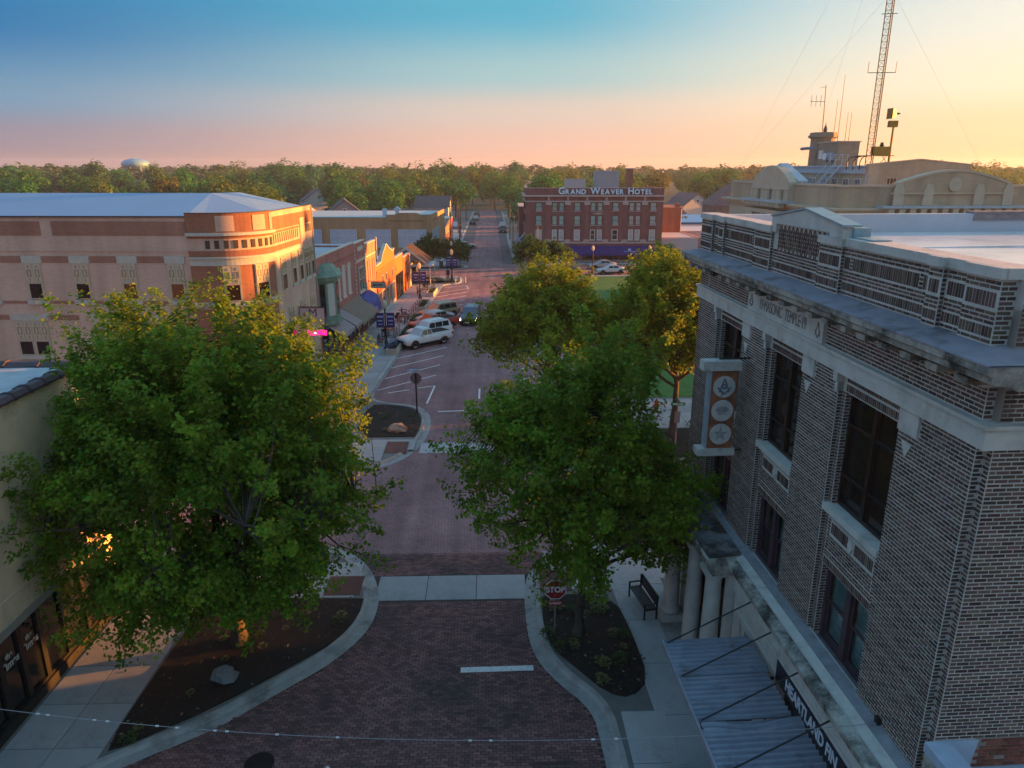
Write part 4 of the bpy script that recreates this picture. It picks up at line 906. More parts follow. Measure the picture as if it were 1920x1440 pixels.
# shop front sign and parasol outside the corner block
def b2w(x, y, z=0.): return (BX0 + x * math.cos(BROT) - y * math.sin(BROT), BY0 + x * math.sin(BROT) + y * math.cos(BROT), z)
si = thing('blade_sign', 'pink white hanging sign with large dark red serif letter M and ampersands', 'sign', b2w(0, -19.0, 2.1), BROT); si.scale = (.68,) * 3
PKW = M('sign_pink_white', (.62, .50, .50), rough=.5, var=.06); MAR = M('maroon_letter', (.20, .02, .05), rough=.5, var=.05)
bx('panel', PKW, si, .15, 2.75, -.07, .07, 4.55, 6.25)
MB().box(.09, 2.81, -.09, .09, 6.25, 6.33).box(2.75, 2.82, -.09, .09, 4.5, 6.25).box(.09, .15, -.09, .09, 4.5, 6.25).box(.15, 2.75, -.09, .09, 4.5, 4.55).build('sign_frame', MAR, si)
text('sign_letters', 'M', 1.25, MAR, si, (1.55, -.075, 5.72), (R(90), 0, 0), .006, .0); text('sign_letters', '&', .62, MAR, si, (.65, -.075, 5.55), (R(90), 0, 0), .006, .008); text('sign_letters', '& Bo', .62, MAR, si, (1.65, -.075, 4.92), (R(90), 0, 0), .006, .0)
MB().tube((0, 0, 6.4), (2.7, 0, 6.4), .03).build('bracket', BLK, si)
ne = thing('neon_panel', 'glowing magenta lit panel hanging under the pink white blade sign', 'lit sign', b2w(0, -18.8, 1.65), BROT); ne.scale = (.75,) * 3
NEON = M('magenta_light', (.6, .02, .25), var=0, emit=(1.0, .01, .22), estr=.55)
MB().ext([(.5, 3.55), (1.3, 3.5), (1.7, 3.62), (2.5, 3.52), (2.55, 4.0), (1.9, 4.1), (1.2, 4.0), (.6, 4.12)], 'y', -.06, .06).build('panel', NEON, ne); bx('white_light', M('neon_white', (.8, .75, .8), var=0, emit=(1, .8, .9), estr=.5), ne, 1.3, 1.55, -.075, -.061, 3.7, 3.85)
MB().tube((.0, 0, 4.2), (2.5, 0, 4.2), .025).build('bracket', BLK, ne)
# ---- row of shops; each a building of its own
PINK = BR('pink_brick', (.43, .165, .155), (.37, .14, .135), (.36, .20, .18), bw=.24, rh=.08, ms=.01, var=.14)
CREAM = M('cream_trim', (.56, .50, .44), var=.12, scale=3)
PALEW = M('pale_window_panel', (.50, .52, .50), rough=.4, var=.1)
ROOFG = M('pale_blue_roof', (.40, .44, .50), rough=.6, var=.3, scale=.6)
GREENC = M('green_copper', (.12, .24, .19), rough=.6, var=.25, scale=3, dirt=((.25, .30, .27), 2, .5, .7))
def shop(name, label, y0, y1, h, mat, depth=26, par=.35, base=0):
    t = block(name, label, 'building')
    MB().box(-depth, -.3, y0 + .02, y1 - .02, 0, h - par - .1).box(-.3, 0, y0 + .02, y1 - .02, base, h).box(-depth, -.3, y0 + .02, y0 + .25, h - par - .1, h - .1).build('wall', mat, t)
    bx('roof', ROOFG, t, -depth + .1, -.31, y0 + .26, y1 - .05, h - par - .1, h - par - .04); bx('coping', CREAM, t, -.36, .07, y0 + .02, y1 - .02, h, h + .09)
    return t
pk = shop('pink_shop', 'pink brick two storey shop with green copper corner oriel and three arched white windows', -14.0, -1.25, 9.25, PINK)
m = MB(); m.box(0, .06, -13.8, -1.5, 8.35, 8.45).box(0, .10, -13.8, -1.5, 8.1, 8.2); m.build('brick_cornice', PINK, pk)
m = MB()
for i in range(20): m.box(0, .05, -8.8 + i * .36, -8.8 + i * .36 + .18, 8.2, 8.35)
m.build('corbel_brick', PINK, pk, kind='stuff')
# oriel
oc = (-.1, -12.0)
def octs(r, flat=1.0): return [(max(0.0, oc[0] + r * math.cos(R(a))), oc[1] + r * 1.25 * math.sin(R(a))) for a in (-90, -60, -22, 22, 60, 90)]
m = MB(); p = octs(1.25); m.prism(p + [(-.05, oc[1] + 1.56), (-.05, oc[1] - 1.56)], 4.1, 7.6); ori = m.build('oriel', GREENC, pk)
p1, p2 = octs(1.62), octs(.85); k = len(p1)
MB().add([(x, y, 7.75) for x, y in p1] + [(x, y, 8.65) for x, y in p2], [(i, i + 1, k + i + 1, k + i) for i in range(k - 1)] + [tuple(range(k, 2 * k))] + [tuple(range(k))[::-1]]).build('oriel_roof', GREENC, ori)
MB().prism(octs(1.5) + [(-.05, oc[1] + 1.8), (-.05, oc[1] - 1.8)], 7.45, 7.75).build('oriel_cornice', GREENC, ori); MB().prism(octs(1.38) + [(-.05, oc[1] + 1.7), (-.05, oc[1] - 1.7)], 3.9, 4.2).build('oriel_base', GREENC, ori)
m = MB()
P_ = octs(1.27)
for i in range(k - 1):
    (xa, ya), (xb, yb) = P_[i], P_[i + 1]; xa2, ya2 = xa + (xb - xa) * .16, ya + (yb - ya) * .16; xb2, yb2 = xa + (xb - xa) * .84, ya + (yb - ya) * .84
    MB().quad((xa2, ya2, 4.6), (xb2, yb2, 4.6), (xb2, yb2, 7.2), (xa2, ya2, 7.2)).build('oriel_window', PALEW if i == 1 else GLASS, ori)
for y in (-7.6, -5.6, -3.6):
    pts = [(y - .55, 4.9), (y + .55, 4.9)] + [(y + .55 * math.cos(R(a)), 7.15 + .45 * math.sin(R(a))) for a in range(0, 181, 20)]
    f = MB().ext([(a, b) for a, b in pts], 'x', -.05, .03).build('arched_window', PALEW, pk)
    o_ = [(y + .70 * math.cos(R(a)), 7.15 + .60 * math.sin(R(a))) for a in range(0, 181, 15)]; i_ = [(y + .55 * math.cos(R(a)), 7.15 + .45 * math.sin(R(a))) for a in range(180, -1, -15)]
    mm = MB(); n_ = len(o_)
    for q in range(n_ - 1):
        a1, b1, a2, b2 = o_[q], o_[q + 1], i_[n_ - 1 - q], i_[n_ - 2 - q]
        mm.ext([a1, b1, b2, a2], 'x', -.02, .09)
    mm.box(-.02, .10, y - .62, y + .62, 4.78, 4.9); mm.build('arch_trim', CREAM, f)
# shop fronts at street level
def front(t, y0, y1, h, frame, n=4, riser=None, pane=None, door=True):
    bx('stall_riser', riser or frame, t, -.05, .04, y0, y1, 0, .5)
    p = (y1 - y0) / n
    for i in range(n): win(t, 'x', 0, y0 + p * i + .03, y0 + p * (i + 1) - .03, .5 if not (door and i == n // 2) else .05, h, frame, 1, .08, .09, name='shop_window', glass=pane or GLASS)
front(pk, -13.7, -1.6, 3.0, M('red_brown_frame', (.16, .05, .04), var=.2), 7)
bx('signboard', M('pale_green_board', (.32, .38, .34), var=.15), pk, 0, .12, -13.8, -9.2, 3.3, 3.85)
STRIPE_D = M('dark_stripe_canvas', (.045, .035, .055), var=.15); STRIPE_W = M('white_stripe_canvas', (.50, .45, .47), var=.1); CANV = M('taupe_canvas', (.24, .19, .16), var=.15, scale=3)
def awning(name, label, y0, y1, z0, z1, out, mats, n, rib=False):
    a = thing(name, label, 'awning', (BX0, BY0, 0), BROT); p = (y1 - y0) / n
    if len(mats) == 2:
        for i in range(n):
            MB().add([(.02, y0 + p * i, z1), (.02, y0 + p * (i + 1), z1), (out, y0 + p * (i + 1), z0), (out, y0 + p * i, z0), (out, y0 + p * i, z0 - .25), (out, y0 + p * (i + 1), z0 - .25)], [(0, 3, 2, 1), (3, 4, 5, 2)]).build('stripe', mats[i % 2], a)
    else:
        m = MB(); m.add([(.02, y0, z1), (.02, y1, z1), (out, y1, z0), (out, y0, z0), (out, y0, z0 - .22), (out, y1, z0 - .22)], [(0, 3, 2, 1), (3, 4, 5, 2)]); m.quad((.02, y0, z1), (.02, y0, z0), (out, y0, z0)); m.quad((.02, y1, z1), (out, y1, z0), (.02, y1, z0)); m.build('canopy', mats[0], a)
        if rib:
            m = MB()
            for i in range(1, n): 
                q = y0 + p * i; m.add([(.02, q - .012, z1 + .02), (.02, q + .012, z1 + .02), (out, q + .012, z0 + .02), (out, q - .012, z0 + .02)], [(0, 3, 2, 1)])
            m.build('seam', M('dark_seam', (.12, .09, .08), var=.1), a, kind='stuff')
    MB().path([(.02, y0 + .05, z0), (out - .03, y0 + .05, z0), (out - .03, y1 - .05, z0), (.02, y1 - .05, z0)], .02, 5).build('frame', BLK, a)
    return a
awning('striped_awning', 'black and white striped awning on the pink brick shop, nearer one', -13.5, -9.4, 2.95, 4.1, 1.7, (STRIPE_D, STRIPE_W), 24)
awning('striped_awning', 'black and white striped awning end panel beside the taupe ribbed awning', -9.3, -7.2, 2.95, 4.1, 1.8, (STRIPE_D, STRIPE_W), 12)
awning('ribbed_awning', 'long taupe ribbed canvas awning on the pink brick shop', -7.1, -.4, 2.75, 4.2, 1.9, (CANV,), 26, True)
p2 = shop('narrow_pink_shop', 'narrow pink brick shop with a pale dashed edge strip and one tall window', -1.2, 3.35, 9.1, PINK)
bx('stone_band', CREAM, p2, 0, .06, -.7, 3.1, 7.25, 7.5); bx('name_stone', CREAM, p2, 0, .05, .2, 2.4, 8.3, 8.7)
win(p2, 'x', 0, .2, 2.4, 4.3, 6.7, CREAM, 1, .08, .1, nx=2, nz=2, glass=M('greenish_glass', (.10, .14, .13), rough=.1, var=.2), sill=CREAM)
m = MB()
for i in range(22):
    for y in (-1.05, 3.2): m.box(0, .05, y - .12, y + .12, .4 + i * .4, .4 + i * .4 + .2)
m.build('quoin', CREAM, p2, kind='stuff'); front(p2, -.8, 3.0, 2.9, M('red_brown_frame', (.16, .05, .04), var=.2), 3)
tn = shop('tan_shop', 'narrow tan brick shop with two tall boarded windows between pink and orange shops', 3.4, 8.45, 8.6, BR('tan_shop_brick', (.44, .25, .16), (.38, .21, .14), (.34, .23, .17), bw=.24, rh=.08, ms=.01, var=.14))
bx('stone_band', CREAM, tn, 0, .05, 3.6, 8.3, 7.3, 7.45)
for y in (4.3, 6.5): win(tn, 'x', 0, y, y + 1.2, 4.1, 6.9, SHUTD, 1, .06, .06, glass=M('mauve_board', (.22, .17, .18), var=.15), sill=CREAM)
front(tn, 3.8, 8.1, 2.9, BLK, 3)
BLUC = M('blue_canvas', (.02, .05, .30), rough=.6, var=.12)
ba = thing('blue_awning', 'bright blue rounded canvas awning over the doorway of the narrow pink shop', 'awning', (BX0, BY0, 0), BROT)
prof = [(0, 4.0)] + [(1.3 * math.sin(R(a)), 2.5 + 1.5 * math.cos(R(a))) for a in range(10, 91, 10)] + [(1.3, 2.0), (0, 2.0)]
MB().ext(prof, 'y', -.75, 3.8).build('canopy', BLUC, ba); text('awning_letters', 'BAKERY', .5, M('pale_print', (.45, .5, .65), var=.05), ba, (1.306, 1.5, 2.45), (R(90), 0, R(90)), .003, .004)
m = MB()
for i in range(8): m.box(1.0, 1.33, -.65 + i * .6, -.61 + i * .6, 1.95, 2.03)
m.build('valance_clip', WHT, ba, kind='stuff')
bs = thing('bakery_sign', 'cream bakery sign with a dark green border hung out above the blue awning end', 'sign', (BX0, BY0, 0), BROT)
SGN = M('sign_cream', (.50, .50, .38), var=.06); DGR = M('dark_green', (.02, .035, .025), var=.1)
MB().box(.35, 1.85, 3.9, 4.02, 4.15, 4.8).build('border', DGR, bs); MB().box(.40, 1.80, 3.885, 4.035, 4.2, 4.75).build('panel', SGN, bs); text('sign_letters', 'BAKERY', .30, DGR, bs, (1.1, 3.88, 4.48), (R(90), 0, 0), .004, .008)
MB().tube((0, 3.96, 4.87), (1.8, 3.96, 4.87), .03).build('bracket', BLK, bs)
ORB = M('orange_painted_brick', (.52, .175, .045), var=.10, scale=2, bump=.3); ORL = M('red_orange_wall', (.46, .125, .05), var=.12, scale=2, bump=.3)
og = block('orange_gabled_shop', 'orange painted shop with raised stepped gable parapet and red orange lower wall', 'building')
pf = [(8.5, 0), (19.5, 0), (19.5, 6.55), (18.3, 6.35), (16.4, 6.9), (14.6, 7.55), (12.6, 6.75), (11.2, 5.85), (8.5, 5.75)]
MB().ext([p for p in pf], 'x', -.3, 0).build('wall', ORB, og)
MB().box(-24, -.3, 8.5, 19.5, 0, 5.0).build('side_wall', ORL, og); bx('roof', ROOFG, og, -24, -.31, 8.55, 19.45, 5.0, 5.05)
m = MB()
for (a, b), (c, d_) in zip(pf[2:-1], pf[3:]): m.ext([(a, b), (c, d_), (c, d_ + .13), (a, b + .13)], 'x', -.36, .06)
m.build('coping', CREAM, og); bx('lower_wall', ORL, og, 0, .05, 8.5, 19.45, 2.85, 5.05); bx('ledge', ORB, og, 0, .12, 8.5, 19.5, 5.05, 5.2)  # front below the ledge is a darker, redder orange
for y in (11.2, 13.3, 17.4): win(og, 'x', .05, y, y + .7, 3.5, 4.4, CREAM, 1, .06, .06)
front(og, 8.8, 19.2, 2.75, CREAM, 5, M('white_riser', (.5, .5, .5), var=.1), M('tan_glass', (.16, .12, .07), rough=.08, var=.2))
bx('vent_pipe', CREAM, og, -2.2, -2.0, 18.9, 19.1, 5.0, 8.0)
for nm, lb, y0, y1, h, mt in (('orange_shop', 'bright orange painted shop with plain parapet next to the gabled orange shop', 19.55, 25.35, 5.35, ORB), ('narrow_orange_shop', 'narrow orange red shop with two dark doors, last of the orange row', 25.4, 31.0, 4.75, ORL)):
    t = shop(nm, lb, y0, y1, h, mt)
    if nm == 'orange_shop': front(t, y0 + .3, y1 - .3, 3.2, BLK, 4)
    else:
        for y in (26.3, 28.6): bx('door', M('dark_door', (.03, .02, .02), var=.2), t, -.02, .05, y, y + .9, 0, 2.4)
        bx('cornice', ORB, t, 0, .08, 25.5, 30.9, 4.2, 4.35)
gs = block('gabled_porch_shop', 'small white fronted shop with gabled porch, dark brown roof and flat canopy at the corner', 'building')
WSH = M('white_siding', (.58, .56, .54), var=.1, scale=2)
MB().box(-22, 0, 31.1, 37.5, 0, 3.6).build('wall', WSH, gs); MB().box(-.3, 0, 31.1, 31.9, 3.6, 4.6).build('pier', WSH, gs)
DBR = M('dark_brown_roof', (.05, .03, .03), var=.3, scale=4)
MB().add([(-3.2, 31.95, 3.5), (1.9, 31.95, 3.5), (-.6, 31.95, 5.4), (-3.2, 36.8, 3.5), (1.9, 36.8, 3.5), (-.6, 36.8, 5.4)], [(0, 1, 2), (3, 5, 4)]).build('gable', M('gable_infill', (.20, .17, .15), var=.2), gs)
MB().add([(-3.5, 31.8, 3.35), (-.6, 31.8, 5.55), (-.6, 37, 5.55), (-3.5, 37, 3.35), (2.3, 31.8, 3.35), (2.3, 37, 3.35)], [(0, 1, 2, 3), (1, 4, 5, 2)]).build('gable_roof', DBR, gs)
MB().add([(-3.5, 31.78, 3.35), (-.6, 31.78, 5.55), (2.3, 31.78, 3.35), (2.3, 31.78, 2.95), (-.6, 31.78, 5.1), (-3.5, 31.78, 2.95)], [(0, 5, 4, 1), (1, 4, 3, 2)]).build('barge_board', CREAM, gs)
bx('flat_canopy', M('pale_canopy', (.48, .47, .52), var=.08), gs, -.5, 3.0, 31.6, 36.9, 2.75, 2.95)
for y in (31.9, 36.6): MB().tube((2.7, y, 0), (2.7, y, 2.75), .07).build('porch_post', WSH, gs)
front(gs, 32.2, 36.8, 2.6, BLK, 3)
# ---- tan brick showroom across the far cross street, and the low buildings beyond it
SHB = BR('ochre_brick', (.46, .28, .15), (.40, .24, .13), (.28, .19, .12), bw=.24, rh=.08, ms=.01, var=.12)
tb = thing('ochre_showroom', 'wide ochre brick showroom with big pale blue windows and scalloped parapet', 'building', (-10.3, 130, 0), R(-2))
MB().box(-26, 0, 0, 24, 0, 7.6).build('wall', SHB, tb)
MB().box(-26, -7.9, -.02, .3, 7.6, 7.75).ext([(-7.9, 7.6), (-7.9, 8.2), (-6.4, 8.2), (-5.7, 8.5), (-2.6, 8.5), (-1.8, 8.2), (-.02, 8.25), (-.02, 7.6)], 'y', -.02, .3).ext([(0, 7.6), (24, 7.6), (24, 8.0), (0, 8.25)], 'x', -.3, .0).build('parapet', SHB, tb)
TEALC = M('teal_coping', (.22, .36, .38), rough=.4, var=.1)
m = MB(); m.box(-26, -7.9, -.06, .36, 7.75, 7.84)
for (a, b), (c, d_) in zip([(-7.9, 8.2), (-6.4, 8.2), (-5.7, 8.5), (-2.6, 8.5), (-1.8, 8.2)], [(-6.4, 8.2), (-5.7, 8.5), (-2.6, 8.5), (-1.8, 8.2), (0, 8.25)]): m.ext([(a, b), (c, d_), (c, d_ + .09), (a, b + .09)], 'y', -.06, .34)
m.build('coping', TEALC, tb); bx('roof', M('pale_teal_roof', (.45, .52, .55), rough=.5, var=.12), tb, -25.9, -.3, .3, 23.9, 7.6, 7.66)
bx('brick_band', M('dark_band', (.10, .06, .04), var=.2), tb, -7.4, -1.4, -.03, .02, 7.15, 7.25); bx('brick_band', M('dark_band', (.10, .06, .04), var=.2), tb, -.02, .03, .3, 23, 7.15, 7.25)
BLG = M('pale_blue_glazing', (.34, .46, .60), rough=.25, var=.1, scale=.8, spec=.5); BLF = M('blue_white_frame', (.45, .54, .62), rough=.5, var=.05)
for x0, x1 in ((-24.3, -19.4), (-17.9, -13.2), (-11.6, -7.2), (-5.9, -.9)):
    f = win(tb, 'y', 0, x0, x1, 2.6, 5.75, BLF, -1, .08, .10, nx=3, nz=3, glass=BLG, bar=.045)
for i in range(5): win(tb, 'x', 0, 1.0 + i * 2.4, 2.4 + i * 2.4, 2.4, 5.6, BLF, 1, .08, .1, nx=2, nz=2, glass=BLG)
MB().box(-22.5, -21.9, 4, 4.6, 7.66, 8.7).ext([(-22.85, 8.7), (-22.2, 9.25), (-21.55, 8.7)], 'y', 3.7, 4.9).build('roof_vent', BLF, tb); MB().box(-9.2, -8.5, 4, 4.6, 7.66, 9.1).build('roof_vent', BLF, tb); MB().box(-6.9, -6.3, 4, 4.6, 7.66, 8.9).ext([(-7.3, 8.9), (-6.6, 9.5), (-5.9, 8.9)], 'y', 3.7, 4.9).build('roof_vent', BLF, tb)
SAL = M('salmon_paint', (.45, .20, .15), var=.15, scale=1.5)
fb = thing('salmon_building', 'low salmon painted building with dark lean-to roof beyond the ochre showroom', 'building', (-9.4, 155, 0), R(-2))
MB().box(-14, 0, 0, 9, 0, 4.3).build('wall', SAL, fb); MB().add([(-14, -.1, 4.3), (.1, -.1, 4.3), (.1, 9.1, 5.4), (-14, 9.1, 5.4), (-14, 9.1, 4.3), (.1, 9.1, 4.3)], [(0, 1, 2, 3), (1, 5, 2), (0, 3, 4)]).build('roof', M('blue_slate', (.08, .10, .14), var=.2), fb)
for y in (1, 3.5, 6): win(fb, 'x', 0, y, y + 1.4, 1, 2.8, CREAM, 1, .06, .08)
fc = thing('red_front_building', 'small building with bright red street front and pale teal roof beyond the salmon one', 'building', (-9.0, 165, 0), R(-2))
MB().box(-14, 0, 0, 8, 0, 5.2).build('wall', M('red_paint', (.55, .09, .06), var=.12), fc); bx('roof', TEALC, fc, -14, .1, -.1, 8.1, 5.2, 5.4); win(fc, 'x', 0, 1, 3, .6, 2.6, CREAM, 1, .06, .08); win(fc, 'x', 0, 4.5, 7, .6, 2.6, CREAM, 1, .06, .08)
# ================================================================ hotel and the buildings round it
HB = BR('maroon_brick', (.25, .098, .098), (.20, .08, .085), (.22, .13, .13), bw=.24, rh=.08, ms=.01, var=.12)
HST = M('mauve_stone', (.46, .38, .37), var=.12, scale=2)
ho = thing('hotel', 'four storey maroon brick hotel with roof letters, pale cornices and seven window bays', 'building', (6.25, 129.0, 0), R(-1.2))
HW, HD = 23.9, 16
MB().box(0, HW, 0, HD, 0, 12.2).build('wall', HB, ho); MB().box(0, HW, 0, .3, 12.2, 12.75).box(0, .3, .3, HD, 12.2, 12.75).box(HW - .3, HW, .3, HD, 12.2, 12.75).build('parapet', HB, ho)
bx('roof', M('grey_roof', (.25, .25, .27), var=.2), ho, .3, HW - .3, .3, HD, 12.2, 12.24); MB().box(-.05, HW + .05, -.05, .35, 12.75, 12.83).box(-.05, .35, .35, HD, 12.75, 12.83).build('coping', HST, ho)
MB().box(-.5, HW + .5, -.5, .1, 11.35, 11.62).box(-.5, .0, .1, HD, 11.35, 11.62).build('cornice', HST, ho); MB().box(-.2, HW + .2, -.2, .1, 10.45, 10.65).box(-.2, 0, .1, HD, 10.45, 10.65).build('string_course', HST, ho); bx('string_course', HST, ho, -.15, HW + .1, -.15, .1, 3.35, 3.65)
HF = M('hotel_white_frame', (.62, .62, .62), var=.05); HFD = M('hotel_dark_frame', (.05, .06, .065), var=.05)
HG = M('hotel_green_pane', (.28, .42, .38), rough=.15, var=.35, scale=.35); HG2 = M('hotel_pale_pane', (.44, .44, .44), rough=.2, var=.25, scale=.5); HG3 = M('hotel_dark_pane', (.03, .035, .04), rough=.08, var=.2)
cols = [(2.25,), (5.0, 6.2), (8.95,), (11.7, 12.9), (15.6,), (18.4, 19.55), (22.15,)]
for r_, (z0, z1) in enumerate(((4.35, 6.05), (7.05, 8.75), (9.0, 10.25))):
    z0, z1 = ((3.95, 5.75), (6.55, 8.15), (8.95, 10.35))[r_]
    for ci, cc in enumerate(cols):
        for x in cc:
            w_ = 1.05 if len(cc) == 1 else .85
            f = win(ho, 'y', 0, x - w_ / 2, x + w_ / 2, z0, z1, HF if r_ == 0 else HFD, -1, .07, .07 if r_ else .11, 1, 2, glass=random.choice([HG2, HG2, HG3]) if r_ == 0 else (HG2 if ci > 4 else HG), sill=HST)
            if r_ and len(cc) == 1 and random.random() < .8: MB().box(x - w_ / 2 + .05, x + w_ / 2 - .05, -.45, .02, z0 - .05, z0 + .4).build('air_conditioner', M('ac_grey', (.33, .36, .39), var=.1), f)
for i in range(6):
    x = 3.95 + i * 3.34
    bx('pilaster', HB, ho, x - .42, x + .42, -.07, .01, 3.65, 10.45); MB().box(x - .5, x + .5, -.25, .0, 9.95, 10.44).build('pilaster_cap', HST, ho); MB().box(x - .5, x + .5, -.22, .0, 3.651, 4.05).build('pilaster_base', HST, ho); bx('frieze_block', HST, ho, x - .16, x + .16, -.1, .0, 10.66, 11.34)
for i in range(5): win(ho, 'x', 0, 2 + i * 2.8, 3 + i * 2.8, 9.0, 10.3, HFD, -1, .06, .06, 1, 2, glass=HG3); win(ho, 'x', 0, 2 + i * 2.8, 3 + i * 2.8, 6.6, 8.1, HFD, -1, .06, .06, 1, 2, glass=HG3)
MB().box(12.2, 13.2, -.06, 0, 8.35, 8.62).box(11.7, 11.95, -.06, 0, 8.38, 8.6).box(13.45, 13.7, -.06, 0, 8.38, 8.6).build('stone_tablet', HST, ho)
SL = M('sign_ice_blue', (.42, .56, .70), rough=.5, var=.05, emit=(.45, .65, .85), estr=.03)
SLB = M('sign_letter_back', (.02, .05, .12), var=.1)
x = 5.6
for wd in ('GRAND', 'WEAVER', 'HOTEL'):
    for k, ch in enumerate(wd):
        sz = 1.55 if k == 0 else 1.12
        me = text_mesh(ch, sz, .05, .035, 'LEFT'); bb = [v.co.x for v in me.vertices]; wch = max(bb) - min(bb); yy = min(v.co.y for v in me.vertices)
        for mt, off, nm in ((SLB, .0, 'letter_back'), (SL, -.13, 'letter')):
            me2 = me.copy(); me2.materials.clear(); me2.materials.append(mt)
            o = obj('roof_letter' if nm == 'letter' else 'letter_back', me2, ho, (x - min(bb) + (.07 if nm == 'letter_back' else 0), -.42 + off, 11.75 - yy - (.06 if nm == 'letter_back' else 0)), (R(90), 0, 0))
        x += wch + .14
    x += .62
HAW = M('navy_awning', (.022, .014, .16), rough=.6, var=.15)
aw = thing('hotel_awning', 'long deep blue canvas awning along the hotel ground floor', 'awning', (6.25, 129.0, 0), R(-1.2))
MB().add([(7.6, -.02, 2.95), (HW - .1, -.02, 2.95), (HW + .3, -1.6, 1.75), (7.2, -1.6, 1.75), (7.2, -1.6, 1.35), (HW + .3, -1.6, 1.35), (7.2, -.02, 1.75), (HW + .3, -.02, 1.75)], [(0, 3, 2, 1), (3, 4, 5, 2), (0, 6, 3), (1, 2, 7)]).build('canopy', HAW, aw)
MB().lathe([(.02, 0), (.3, .02), (.05, .05)], (0, 0, 0), 6).build('awning_emblem', M('pale_print', (.45, .5, .65), var=.05), aw, (18.2, -.9, 2.3), (R(52), 0, 0)); text('awning_letters', 'GRAND WEAVER', .3, M('pale_print', (.45, .5, .65), var=.05), aw, (18.3, -1.25, 2.04), (R(53), 0, 0), .003)
for xx in (9.3, 12.8, 16.2, 19.8): MB().tube((xx, -.02, 3.25), (xx, -.3, 3.35), .04).build('lamp_arm', HST, ho)
for a, b in ((8.2, 10.2), (10.6, 12.6), (13.6, 16.2), (16.8, 19.2), (19.8, 22.8)): win(ho, 'y', 0, a, b, .5, 1.9, HFD, -1, .06, .1, 2, 1, glass=HG2 if a < 9 else HG3, name='shop_window')
bx('stall_riser', HST, ho, 7.6, HW - .3, -.05, .02, 0, .5)
mb_ = thing('roof_plant', 'lower pale sheet metal plant enclosure on the hotel roof', 'roof plant', (6.25, 129.0, 12.24), R(-1.2)); bx('casing', M('pale_sheet', (.42, .40, .42), rough=.5, var=.08), mb_, 7.2, 10.8, 5, 8, 0, 1.9); bx('cap', HST, mb_, 7.15, 10.85, 4.95, 8.05, 1.9, 1.97)
mb_ = thing('roof_plant', 'taller blue grey plant enclosure on the hotel roof', 'roof plant', (6.25, 129.0, 12.24), R(-1.2)); bx('casing', M('blue_grey_sheet', (.27, .31, .36), rough=.5, var=.08), mb_, 12.6, 16.8, 5, 9, 0, 3.3); bx('cap', HST, mb_, 12.55, 16.85, 4.95, 9.05, 3.3, 3.38)
ch = thing('brick_chimney', 'square brick chimney standing behind the hotel roof', 'chimney', (6.25, 129.0, 0), R(-1.2)); bx('stack', BR('chimney_brick', (.25, .13, .10), (.21, .11, .09), (.2, .13, .1), var=.15), ch, 19.2, 20.4, 12, 13.2, 0, 15.9); bx('crown', HST, ch, 19.1, 20.5, 11.9, 13.3, 15.9, 16.1)
ann = thing('hotel_annex', 'lower brick annex behind the hotel along the far street', 'building', (6.3, 145.3, 0), R(-1.2)); MB().box(-.6, 10, 0, 14, 0, 8.8).build('wall', HB, ann); bx('coping', HST, ann, -.7, 10, -.1, 14.1, 8.8, 8.95); bx('loading_panel', HST, ann, -.7, -.6, 3, 5, .2, 3.5); win(ann, 'x', -.6, 7, 8, 5, 6.6, HFD, -1, .06, .06, 1, 2)
bx('grey_panel', M('grey_panel', (.3, .33, .36), var=.1), ann, -.68, -.6, .5, 2.4, 0, 6.0)
ba2 = thing('side_awning', 'small bright blue awning on the street side of the hotel', 'awning', (6.2, 131, 0), R(-1.2)); MB().add([(0, 0, 4.6), (0, 3, 4.6), (-2.0, 3, 3.1), (-2.0, 0, 3.1), (-2.0, 0, 2.8), (-2.0, 3, 2.8), (0, 0, 3.1), (0, 3, 3.1)], [(0, 3, 2, 1), (3, 4, 5, 2), (0, 6, 3), (1, 2, 7)]).build('canopy', M('bright_blue_canvas', (.015, .10, .42), rough=.6, var=.1), ba2); MB().tube((0, -.4, 5.2), (-1.6, -.5, 3.2), .04).build('pole', WHT, ba2)
# right of the hotel
ob = thing('orange_brick_block', 'plain orange red brick block right of the hotel', 'building', (32.2, 146, 0)); OBB = BR('orange_red_brick', (.40, .13, .075), (.34, .11, .065), (.3, .15, .1), bw=.24, rh=.08, ms=.01, var=.12); MB().box(-4, 5.8, 0, 12, 0, 8.4).build('wall', OBB, ob); bx('coping', OBB, ob, -4, 5.85, -.05, 12.05, 8.4, 8.6); bx('chimney', OBB, ob, 4.8, 5.6, 1, 2, 8.6, 9.4); MB().tube((5.7, -.1, 2), (5.7, -.1, 8.3), .07).build('downpipe', WHT, ob)
wb = thing('white_annex', 'low white walled building with a red end pier beside the hotel', 'building', (30.6, 131.5, 0)); MB().box(0, 7.0, 0, 13, 0, 3.9).build('wall', M('pale_pink_wall', (.52, .47, .48), var=.08), wb); bx('end_pier', SAL, wb, 7.0, 7.9, -.1, 13, 0, 3.95); bx('coping', HST, wb, -.05, 7.95, -.12, 0, 3.951, 4.1); bx('red_pier', M('red_paint', (.55, .09, .06), var=.12), wb, -.9, -.05, -.1, 3, 0, 3.7)
wr = thing('white_flat_shed', 'long low white flat roofed building behind the white annex', 'building', (37, 150, 0)); MB().box(0, 14, 0, 12, 0, 3.6).build('wall', M('pale_wall', (.5, .5, .54), var=.1), wr); bx('roof', M('pinkish_roof', (.58, .54, .55), rough=.5, var=.15), wr, -.2, 14.2, -.2, 12.2, 3.6, 3.75)
